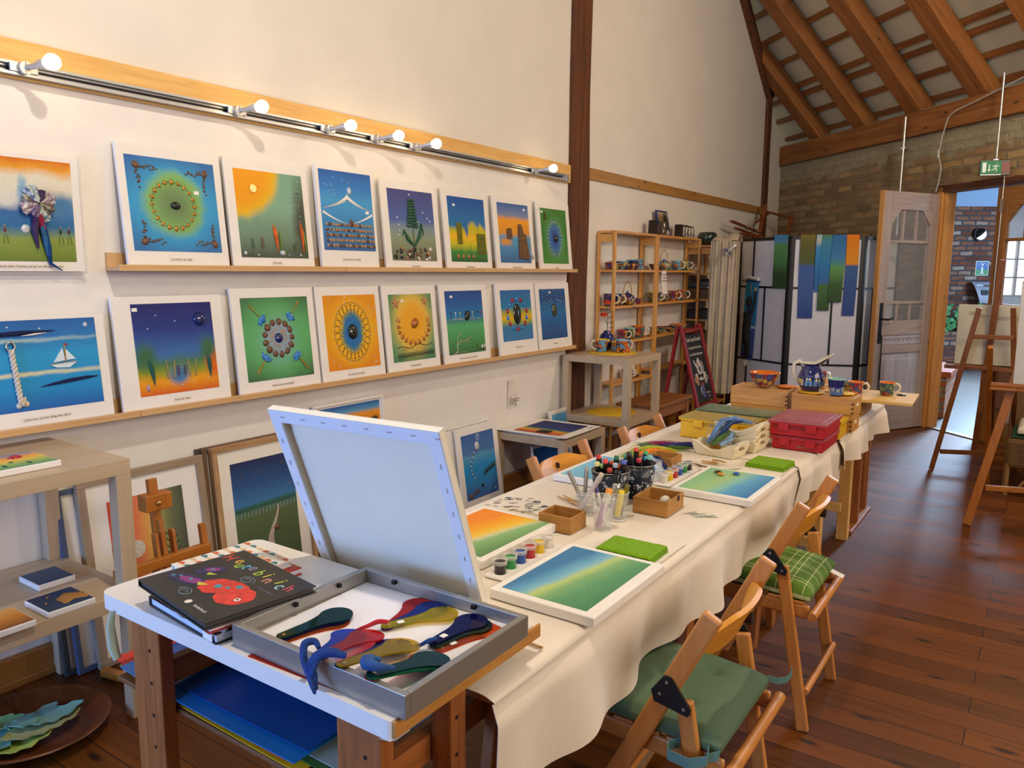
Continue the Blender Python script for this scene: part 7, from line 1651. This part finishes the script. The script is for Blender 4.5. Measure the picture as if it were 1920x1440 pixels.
B(darkmetal).tube([(.36, 7.22, 0), (.36, 7.22, 1.79)], .012, 8).tube([(.36, 7.76, 0), (.36, 7.76, 1.79)], .012, 8).tube([(.36, 7.2, 1.79), (.36, 7.78, 1.79)], .012, 8).ob('rack_pole', T, w=1)
T = thing('clip_lamp', 'grey clip lamp reaching out over the linen curtain', 'lamp', (.315, 7.385, 1.68))
B(blk).box(-.012, .012, -.012, .012, -.03, .03).ob('clamp', T, bevel=.002)
p0, p1 = Vector((.010, -.02, .02)), Vector((.235, -.26, .045)); B(mat('lamp_grey', '#6c6864', .4)).tube([p0, (p0+p1)/2+Vector((0, 0, -.006)), p1], .007, 8).ob('flex_arm', T)
h = B(alu).tube([p1+Vector((.035, .035, .035)), p1+Vector((.01, .01, .012)), p1+Vector((-.018, -.03, -.028))], [.018, .022, .042], 18, False).ob('lamp_shade', T); B(mat('bulb_clear', '#d8d8d4', .1)).ball(p1+Vector((-.006, -.014, -.012)), .018, 12).ob('bulb', h)
B(blk).tube([(.03, -.03, .01), (.05, -.05, -.12), (.055, -.05, -.22), (.04, -.04, -.34), (.02, -.035, -.6), (.01, -.03, -.95)], .003, 6).box(.045, .062, -.058, -.042, -.22, -.16).ob('cable', T)
T = thing('bright_pliers', 'small clamp with red handles by the curtain top', 'clamp', (.30, 7.40, 1.774)); B(mat('red_handle', '#a83820', .4)).tube([(.03, -.02, .015), (.10, -.07, .02)], .004, 6).tube([(.03, -.02, .030), (.10, -.07, .034)], .004, 6).ob('handle', T); B(steel).box(-.01, .035, -.03, .0, .008, .036).ob('jaw', T, bevel=.002)
# folded wooden field easel up by the corner
T = thing('field_easel', 'folded orange brown wooden field easel up high near the corner post', 'easel', (.16, 9.0, 1.95)); fe = wood('field_easel_wood', '#8a4a20', '#6a3414', 'y', 1, .45)
for i, (a, b_, w_) in enumerate((((0, -.75, .10), (.02, .15, .02), .045), ((.03, -.70, .03), (.05, .35, -.05), .045), ((.05, -.55, -.02), (.08, .45, -.08), .06), ((0, .05, .12), (-.02, .60, .26), .022), ((-.02, .30, .02), (-.02, .48, .36), .045), ((-.01, .45, .28), (.16, 1.0, .22), .030), ((.16, .98, .26), (.16, .80, -.02), .040), ((.16, .80, .02), (.08, .45, -.06), .022))):
    B(fe).beam(a, b_, w_, .022).ob('bar', T, bevel=.004)
B(steel).ball((.05, -.35, .06), .014, 8).ball((.05, .02, .03), .012, 8).ball((.05, -.05, .05), .012, 8).ob('wing_nuts', T)
B(wood('wall_bracket', '#6a4020', '#4a2a14', 'x', 1, .6)).box(-.158, .10, -.40, -.37, -.07, -.045).box(-.158, .12, .30, .33, -.10, -.075).ob('wall_bracket', T)

# ================================================================== FOLDING SCREEN AND HANGINGS
PB, PC = Vector((.955, 7.655, 0)), Vector((1.552, 7.925, 0)); PA, PD = Vector((.352, 8.005, 0)), Vector((1.74, 8.58, 0))
T = thing('folding_screen', 'black framed three part paper room divider', 'room divider', (1.25, 7.9, 0)); lac = mat('black_lacquer', '#131213', .4); ricep = mat('screen_paper', '#cfcfd2', .8, var=.03)
def panel(P0, P1, divs, t=.018):
    d = P1-P0; L = d.length; M = Matrix.Translation(P0) @ Matrix.Rotation(atan2(d.y, d.x), 4, 'Z'); g = .004
    b = B(lac); b.T = M; b.box(g, .034, -t/2-.003, t/2+.003, .0, 1.855).box(L-.034, L-g, -t/2-.003, t/2+.003, 0, 1.855).box(.034, L-.034, -t/2-.003, t/2+.003, 1.825, 1.855).box(.034, L-.034, -t/2-.003, t/2+.003, .06, .09)
    o = b.ob('panel_frame', T, w=1, bevel=.002)
    b = B(lac); b.T = M; Z = [1.825, 1.37, .64, .09]
    for z in Z[1:3]: b.box(.034, L-.034, -t/2-.001, t/2+.001, z-.009, z+.009)
    for k, u in enumerate(divs): b.box(L*u-.009, L*u+.009, -t/2-.001, t/2+.001, Z[k+1], Z[k])
    b.ob('lattice', o, w=1, bevel=.001)
    b = B(ricep); b.T = M; b.box(.03, L-.03, -.003, .003, .07, 1.84); b.ob('paper', o, w=1)
    return M, L
M1, L1 = panel(PA, PB, (.30, .55, .25)); M2, L2 = panel(PB, PC, (.34, .60, .26)); M3, L3 = panel(PC, PD, (.60, .3, .7))
for c0_ in (PB, PC): B(lac).tube([(c0_.x, c0_.y, .05), (c0_.x, c0_.y, 1.84)], .010, 8).ob('hinge_post', T, w=1)
_sc = [0]
def scarf(label, M, x0, x1, zb, art, off=.014):
    T = thing('felt_scarf', label, 'scarf', (0, 0, 0), group='felt scarves over the screen'); _sc[0] += 1; k = _sc[0]
    c = M @ Vector(((x0+x1)/2, 0, 1.5)); T.location = c; MW[T.name] = Matrix.Translation(c)
    w_ = x1-x0; Lf = 1.866-zb; Lb = .35; Lt = Lf+Lb+.03
    def f(a, q):
        s_ = q*Lt
        if s_ < Lf: y, z = -off-.002-.006*noise.noise(Vector((q*3, k, 0))), zb+s_
        elif s_ < Lf+.03: t = (s_-Lf)/.03; y, z = -off*cos(pi*t), 1.866+.006*sin(pi*t)
        else: y, z = off+.004, 1.866-(s_-Lf-.03)
        return M @ Vector((x0+w_*a+.006*sin(q*5+k), y, z))
    b = B(art); n0 = 6; n1 = 50; b.sheet(f, n0, n1, .003)
    o = b.ob('scarf_cloth', T, w=1); me = o.data; L = me.uv_layers.new(name='UVMap'); nn = (n0+1)*(n1+1)
    for lp in me.loops: i = lp.vertex_index % nn; L.data[lp.index].uv = ((i % (n0+1))/n0, (i//(n0+1))/n1)
    return T
def sp(px): return (px-1486.0)/136.0*L2
def fr_(zb, z): return (z-zb)/(1.866-zb+.38)
g1 = '#4f7a48'; b1 = '#3a5c94'
def sart(zb, stops, **k): return paint([(min(1, max(0, fr_(zb, z))), c) for z, c in stops], amp=.03, nscale=4, **k)
scarf('felt scarf, sky blue over green, hanging alone on the left screen panel', M1, L1*.70, L1*.955, 1.36, sart(1.36, [(1.36, '#2f4c28'), (1.5, '#2f4c28'), (1.62, '#4f8a4c'), (1.78, '#5c9a5c'), (1.80, '#5c94b0'), (1.86, '#3c84b8')]))
scarf('felt scarf, olive over blue, leftmost of the group', M2, sp(1503), sp(1531), 1.085, sart(1.085, [(1.085, '#2e4684'), (1.3, '#3c5a94'), (1.57, '#40609c'), (1.60, '#4c5c38'), (1.75, '#5a5a2c'), (1.86, '#6c6428')]))
scarf('felt scarf, pale to blue, second of the group and partly covered', M2, sp(1532.5), sp(1548), 1.335, sart(1.335, [(1.335, '#3a64a0'), (1.55, '#2a72ac'), (1.75, '#3c8cb8'), (1.82, '#b8c0b0'), (1.86, '#8cb0b8')]), .014)
scarf('felt scarf, green end below blue, third of the group', M2, sp(1541), sp(1563), 1.16, sart(1.16, [(1.16, '#33502c'), (1.40, '#48703c'), (1.415, '#3a68a0'), (1.6, '#2c78a8'), (1.80, '#3c84a0'), (1.86, '#4c7c54')]), .020)
scarf('felt scarf, dark green end below blue, longest beside the orange one', M2, sp(1559), sp(1585), 1.24, sart(1.24, [(1.24, '#2f4a28'), (1.4, '#3c5c30'), (1.56, '#5c9454'), (1.6, '#4c8c7c'), (1.66, '#3c7cac'), (1.86, '#2c6494')]), .026)
scarf('felt scarf, orange over blue, rightmost of the group', M2, sp(1587), sp(1610), 1.115, sart(1.115, [(1.115, '#2e4684'), (1.58, '#3a5c90'), (1.60, '#d88c18'), (1.86, '#d8780c')]))
# banner with a dark standing figure
T = thing('felt_banner', 'blue felt banner with a black standing spear carrier, hung on the screen', 'banner', M1 @ Vector((L1*.34, -.02, 1.0))); bt = paint([(0, '#3c4c8c'), (.38, '#3c5496'), (.40, '#c8d4dc'), (.43, '#2a78b0'), (.9, '#2c88b8'), (1, '#2c80b0')], amp=.02)
def bp(u, z, o=0): return M1 @ Vector((L1*(.13+.36*u)-.05*(1.48-z), -.020-o, z))
b = B(bt); b.sheet(lambda a, q: bp(a*.72+.18, .64+.80*q)+Vector((0, 0, .01*sin(a*6)*(q < .02))), 5, 20, .002); o = b.ob('banner_cloth', T, w=1); me = o.data; L = me.uv_layers.new(name='UVMap')
for lp in me.loops: i = lp.vertex_index % (6*21); L.data[lp.index].uv = ((i % 6)/5, (i//6)/20)
B(mat('white_fleece', '#c8c8c4', .95, bump=.5)).tube([bp(.2, 1.455, .004), bp(.4, 1.462, .004), bp(.65, 1.45, .004), bp(.88, 1.445, .004)], .018, 8).ob('fleece_edge', T, w=1)
B(lac).tube([bp(-.05, 1.43, .004), bp(1.0, 1.42, .004)], .004, 6).tube([bp(.3, 1.43, .004), bp(.5, 1.50, .004), bp(.7, 1.43, .004)], .001, 4).ob('hanging_rod', T, w=1)
FG = B(mat('black_felt', '#1a1a1a', .95))
def limb(pts, r, f=.35): FG.tube([bp(u, z, .005) for u, z in pts], r, 8)
limb([(.52, 1.27), (.50, 1.22), (.50, 1.18)], [.018, .036, .028]); limb([(.50, 1.17), (.48, 1.14), (.47, 1.10)], [.012, .012, .020]); limb([(.46, 1.11), (.48, .98), (.50, .86), (.47, .80)], [.050, .044, .046, .03])
limb([(.30, 1.08), (.26, .95), (.30, .80)], [.016, .013, .010]); limb([(.66, 1.10), (.78, 1.20), (.80, 1.34)], [.016, .012, .010]); limb([(.46, .84), (.52, .74), (.44, .66)], [.036, .024, .016]); limb([(.58, .84), (.66, .74), (.70, .67)], [.034, .022, .016])
limb([(.42, .665), (.56, .655)], [.016, .008]); limb([(.66, .675), (.82, .665)], [.016, .008]); FG.ob('standing_figure', T, w=1)
B(mat('feather_tan', '#a88858', .8)).tube([bp(.80, 1.33, .012), bp(.79, 1.37, .012)], [.012, .004], 6).tube([bp(.58, 1.30, .008), bp(.48, 1.40, .008)], .003, 5).m(redstone).tube([bp(.38, 1.08, .012), bp(.5, 1.04, .014), bp(.64, 1.09, .012)], .008, 6).m(mat('tan_strap', '#a88070', .8)).tube([bp(.34, .86, .012), bp(.72, .74, .012)], .005, 5).m(brown_stone).ob('ornaments', T, w=1)
T = thing('price_card', 'small white pointed price card hanging below the banner', 'price tag', M1 @ Vector((L1*.30, -.025, .60))); b = B(white_t); b.T = M1 @ Matrix.Translation((L1*.255, -.022, .600)) @ Matrix.Rotation(pi/2, 4, 'X'); b.prism([(-.035, .0), (-.02, .03), (.025, .03), (.038, .0), (.0, -.045)], 0, .001); b.ob('card', T, w=1)

# ================================================================== RIGHT SIDE: EASELS AND WICKER CHAIR
ew = lambda ax: wood('studio_easel_wood', '#8a5426', '#6c3e18', ax, 1, .5)
T = thing('studio_easel', 'dark brown studio easel seen from behind, standing in the doorway light', 'easel', (2.6, 6.8, 0))
def eb(p0, p1, a, b_, nm, ax='z', m=ew): return B(m(ax)).beam(p0, p1, a, b_, (0, 1, 0)).ob(nm, T, w=1, bevel=.003)
eb((2.365, 6.745, 0.004), (2.592, 6.66, 1.27), .036, .030, 'leg'); eb((2.905, 7.02, .004), (2.800, 6.70, 1.275), .036, .030, 'leg'); eb((2.625, 6.98, .12), (2.705, 6.72, 1.62), .042, .030, 'mast'); eb((2.72, 7.50, .004), (2.69, 6.80, 1.30), .030, .026, 'rear_leg')
eb((2.55, 6.68, 1.055), (2.82, 6.73, 1.055), .034, .022, 'cross_bar', 'x'); eb((2.405, 6.83, .135), (2.88, 6.96, .15), .036, .022, 'cross_bar', 'x')
B(ew('x')).box(2.385, 2.90, 6.80, 6.90, .795, .825).box(2.385, 2.90, 6.895, 6.91, .825, .845).ob('tray', T, w=1, bevel=.004)
T = thing('easel_canvas', 'cream backed canvas with a hanging cord, on the dark easel', 'canvas', (2.72, 6.80, .826), rot=(radians(6), 0, .06))
B(mat('cream_backing', '#c9c0a6', .85, var=.04)).box(-.27, .34, .062, .080, 0, .455).ob('canvas_back', T, bevel=.002)
B(mat('cord_cream', '#b8a888', .9)).tube([(-.18, .058, .40), (-.05, .056, .375), (.10, .056, .372), (.28, .058, .395)], .003, 6).box(-.20, -.13, .0605, .062, .38, .41).box(.24, .31, .0605, .062, .375, .405).ob('hanging_cord', T)
T = thing('studio_easel', 'orange brown studio easel at the right edge, nearer than the dark one', 'easel', (2.85, 5.6, 0)); eo = lambda ax: wood('orange_easel_wood', '#b06f2c', '#945818', ax, 1, .45)
eb((2.712, 5.345, .004), (2.985, 5.47, 1.46), .046, .034, 'leg', m=eo); eb((2.760, 6.325, .004), (2.738, 5.52, 1.08), .030, .030, 'rear_leg', m=eo); eb((3.42, 5.62, .004), (3.12, 5.53, 1.46), .046, .034, 'leg', m=eo); eb((2.785, 5.395, .235), (3.36, 5.60, .235), .034, .020, 'cross_bar', 'x', eo)
eb((2.785, 5.415, .30), (2.83, 5.44, .60), .010, .010, 'peg', m=eo); eb((3.05, 5.58, .10), (3.05, 5.52, 1.8), .046, .030, 'mast', m=eo)
B(eo('x')).box(2.765, 3.36, 5.36, 5.455, .838, .862).box(2.765, 3.36, 5.352, 5.364, .862, .885).box(2.765, 2.90, 5.30, 5.352, .845, .860).ob('tray', T, w=1, bevel=.004)
T = thing('easel_canvas', 'white canvas edge on the orange brown easel at the right', 'canvas', (3.10, 5.40, .8625), rot=(-radians(5), 0, .10)); B(mat('canvas_rim', '#eae4d2')).box(-.225, .3, 0, .022, 0, .62).ob('stretched_canvas', T, bevel=.002); B(paint([(0, '#c8c4b8'), (1, '#dcd6c8')], amp=.2)).box(-.225, .3, -.001, 0, 0, .62).ob('artwork', T, uv=(-.225, 0, .3, .62), uvax=(0, 2))

def wicker():
    s = NT('wicker_weave'); c = s.n('TexCoord'); sp_ = s.n('SeparateXYZ'); s.l(c.outputs['Object'], sp_.inputs[0]); U_ = s.math('ADD', sp_.outputs[0], sp_.outputs[1])
    a = s.math('SINE', s.math('MULTIPLY', U_, 300)); z = s.math('SINE', s.math('MULTIPLY', sp_.outputs[2], 520)); p = s.math('MULTIPLY', a, z)
    s.l(s.ramp(s.math('MULTIPLY_ADD', p, .5, .5), [(.1, '#3c260f'), (.9, '#8c6632')]), s.b.inputs['Base Color']); s.bump(p, .8, .004); s.b.inputs['Roughness'].default_value = .6; return s.m
wk = wicker(); cane_m = mat('bent_cane', '#8c6a3c', .5)
T = thing('wicker_chair', 'low woven wicker chair with pads, behind the easels at the right', 'chair', (3.15, 6.52, 0))
B(wk).box(-.30, .30, -.27, .27, .19, .40).ob('seat_basket', T, bevel=.03); B(wk).sheet(lambda a, q: (-.27+.57*a, .24+.05*q, .40+.42*q*(1-.25*abs(a-.5)**2*4)), 16, 8, .025).ob('backrest', T); B(wk).sheet(lambda a, q: (-.30, -.25+.5*a, .40+.20*q*(.5+.5*a)), 10, 4, .022).ob('armrest', T)
for x in (-.28, .28):
    for y in (-.25, .25): B(cane_m).tube([(x, y, 0), (x, y, .22)], .017, 10).ob('leg', T)
B(cane_m).tube([(-.22+.44*t, -.262, .03+.15*sin(pi*t)**.6) for t in [k/10 for k in range(11)]], .011, 8).tube([(-.292, -.2+.4*t, .03+.15*sin(pi*t)**.6) for t in [k/10 for k in range(11)]], .011, 8).ob('arched_brace', T)
pad('seat_cushion', 'dark green flat pad lying under the white cushion on the wicker chair', (3.15, 6.50, .401), .54, .46, .022, mat('dark_green_cloth', '#1f4a34', .95), 'cushions on the wicker chair', False, tilt=0)
pad('seat_cushion', 'thick off white cushion on the wicker chair', (3.16, 6.49, .432), .50, .44, .070, mat('off_white_cloth', '#cfc8b8', .95, var=.04, bump=.3, bscale=100), 'cushions on the wicker chair', False, tilt=0)

# ================================================================== END WALL FITTINGS
T = thing('exit_sign', 'green emergency exit sign with a running figure above the door', 'exit sign', (2.53, 8.00, 2.355), rz=radians(20))
B(mat('sign_case', '#6c6a64', .5)).box(-.115, .115, 0, .05, 0, .125).ob('sign_case', T, bevel=.003)
gs_ = mat('exit_green', '#0c7a3c', .4, emit=.10); ws = mat('sign_white', '#e4ece4', .5, emit=.12)
B(gs_).box(-.112, .045, -.003, 0, .012, .118).ob('green_face', T); B(mat('sign_red_grey', '#8c5c50', .5)).box(.048, .112, -.002, 0, .02, .11).ob('side_panel', T)
b = B(ws); b.T = Matrix.Rotation(pi/2, 4, 'X'); b.prism([(-.10, .025), (-.072, .025), (-.072, .105), (-.10, .105)], .003, .0045)
b.prism([(-.052, .035), (-.044, .035), (-.044, .09), (-.052, .09)], .003, .0045).prism([(-.060, .048), (-.036, .048), (-.048, .028)], .003, .0047)
b.T = I4
for pts, r_ in (([(.010, 0, .095), (.012, 0, .097)], .008), ([(.006, 0, .083), (-.002, 0, .058)], .006), ([(-.002, 0, .058), (.012, 0, .048), (.006, 0, .030)], .0042), ([(-.002, 0, .058), (-.016, 0, .045), (-.030, 0, .042)], .0042), ([(.004, 0, .080), (.020, 0, .070), (.030, 0, .080)], .0034), ([(.004, 0, .080), (-.014, 0, .080), (-.020, 0, .068)], .0034)):
    b.tube([(p[0], -.0035, p[2]) for p in pts], r_, 8, flat=1)
b.ob('running_figure', T)
B(ws).box(-.112, .045, -.0035, -.001, .0, .008).ob('lower_edge', T)
T = thing('hanging_rod', 'thin steel rod holding the exit sign from the beam', 'rod', (2.53, 8.03, 2.482)); B(steel).cyl((0, 0, 0), (0, 0, .72), .010, n=10).box(-.02, .02, -.02, .02, 0, .008).ob('rod', T); B(steel).tube([(-.012, 0, .20), (.012, 0, .20)], .006, 8).ob('screw', T)
T = thing('steel_pipe', 'vertical steel pipe on the brick wall above the open door', 'pipe', (1.672, 8.865, 0.0)); B(steel).cyl((0, 0, 1.9), (0, 0, 3.06), .014, n=12).cyl((0, 0, 2.74), (0, 0, 2.77), .018, n=12).ob('pipe', T); B(steel).box(-.02, .02, -.02, .14, 2.75, 2.762).box(-.02, .02, -.02, .14, 2.2, 2.212).ob('bracket', T)
T = thing('white_cable', 'white electric cable with a small connector looping down the brick wall', 'cable', (2.05, 8.52, 2.30)); wc = mat('white_cable_plastic', '#b8b4a8', .5)
B(wc).tube([(-.02, .02, -.02), (.0, 0, .08), (.012, -.01, .20), (-.025, .03, .33), (-.02, .02, .36), (.0, 0, .50), (.04, -.04, .66), (.10, -.09, .70), (.30, -.28, .745), (.50, -.46, .80), (.70, -.64, .85), (1.1, -1.0, .93)], .006, 8).ob('cable', T)
B(wc).tube([(-.024, .03, .30), (-.026, .03, .375)], .017, 10, flat=.8).ob('connector', T)

# ================================================================== THINGS IN THE HALL
def hall(name, label, cat, p): return thing(name, label, cat, HT @ Vector(p), rz=yaw)
T = hall('wall_lamp', 'round wall lamp glowing on the reclaimed brick wall of the hall', 'wall lamp', (-.14, -.002, 2.13)); B(darkmetal).tube([(0, 0, 0), (0, -.05, 0)], .105, 28).ob('lamp_base', T, bevel=.003)
B(mat('lamp_glow', '#fff6e0', .3, var=0, emit=3.0)).ball((0, -.045, 0), (.085, .05, .085), 24).ob('lamp_diffuser', T); b = B(darkmetal); b.sheet(lambda a, q: (.093*cos(.75+a*pi)*q*1.0, -.10+.05*q*q-.002, .093*sin(.75+a*pi)*q), 16, 6, .002); b.ob('half_cover', T)
T = hall('information_sign', 'blue and green information sign with a white i in the hall', 'sign', (-.05, -.003, 1.60)); B(mat('sign_blue', '#1660b0', .4)).box(-.095, .095, -.012, 0, -.02, .105).m(mat('sign_green', '#1c8a50', .4)).box(-.095, .095, -.012, 0, -.105, -.02).m(ws).box(-.103, .103, -.010, 0, -.113, -.105).box(-.103, .103, -.010, 0, .105, .113).box(-.103, -.095, -.010, 0, -.105, .105).box(.095, .103, -.010, 0, -.105, .105).ob('plate', T)
b = B(mat('sign_white_plain', '#e8ecec', .5)); b.box(-.014, .014, -.016, -.012, -.075, .02).box(-.03, .014, -.016, -.012, .008, .02).box(-.034, .034, -.016, -.012, -.085, -.073).tube([(0, -.012, .052), (0, -.016, .052)], .018, 14).tube([(.085*cos(t), -.014, .085*sin(t)) for t in [.4+k*.2 for k in range(12)]], .004, 6); b.ob('letter_i', T)
T = hall('leaflet_rack', 'curved grey leaflet rack under the information sign', 'rack', (-.04, -.02, 1.0)); rk = mat('rack_grey', '#8c98b0', .4)
B(rk).sheet(lambda a, q: (-.20+.30*a+.10*q*q, -.30*q*(1-.5*q)-.02, .38-.40*(1-cos(q*1.3))*1.1), 6, 12, .01).ob('rack_shell', T)
for i, (x, q, c) in enumerate(((-.10, .25, '#c8ccd4'), (.02, .28, '#5c4a44'), (-.04, .55, '#2c3440'), (.08, .6, '#4c9a58'), (.04, .12, '#d8dce0'))):
    B(mat('leaflet_'+c[1:], c, .6)).box(x-.05, x+.05, -.06-.30*q*(1-.5*q), -.05-.30*q*(1-.5*q), .29-.40*(1-cos(q*1.3))*1.1, .37-.40*(1-cos(q*1.3))*1.1).ob('leaflet', T)
B(rk).box(-.03, .03, -.03, .0, -1.0, .3).ob('stand', T)
T = hall('potted_plant', 'trailing green pothos plant on a brick ledge in the hall', 'plant', (-.52, -.15, .624)); lf = mat('pothos_leaf', '#3c8a4c', .45, var=.25, nscale=20); rq = random.Random(9)
B(mat('brown_slats', '#6a4a38', .8)).box(-.22, .28, -.12, .12, 0, .22).ob('planter', T, bevel=.01)
for k in range(34):
    x, y, z = rq.uniform(-.25, .30), rq.uniform(-.24, -.19), .24+rq.uniform(-.22, .16); a = rq.random()*6; s_ = rq.uniform(.05, .085)
    B(lf).sheet(lambda u, v: (x+s_*(u-.5)*1.4*cos(a)-(v-.5)*s_*sin(pi*min(.98, u+.05))*sin(a)*1.2, y-.02+.02*u, z+s_*(u-.5)*1.4*sin(a)+(v-.5)*s_*sin(pi*min(.98, u+.05))*cos(a)*1.2), 6, 4, .001).ob('leaf', T)
B(stem).tube([(-.1, -.17, .3), (.05, -.185, .2), (.1, -.19, .02), (.0, -.19, -.06)], .004, 5).tube([(.1, -.17, .3), (.22, -.185, .18), (.14, -.19, .05)], .004, 5).ob('vine', T)
o = struct(B(hallbrick).box(-.9, -.2, -.32, 0, 0, .62).ob('wall_ledge')); o.matrix_world = HT

texts_to_meshes()
bpy.context.view_layer.update()
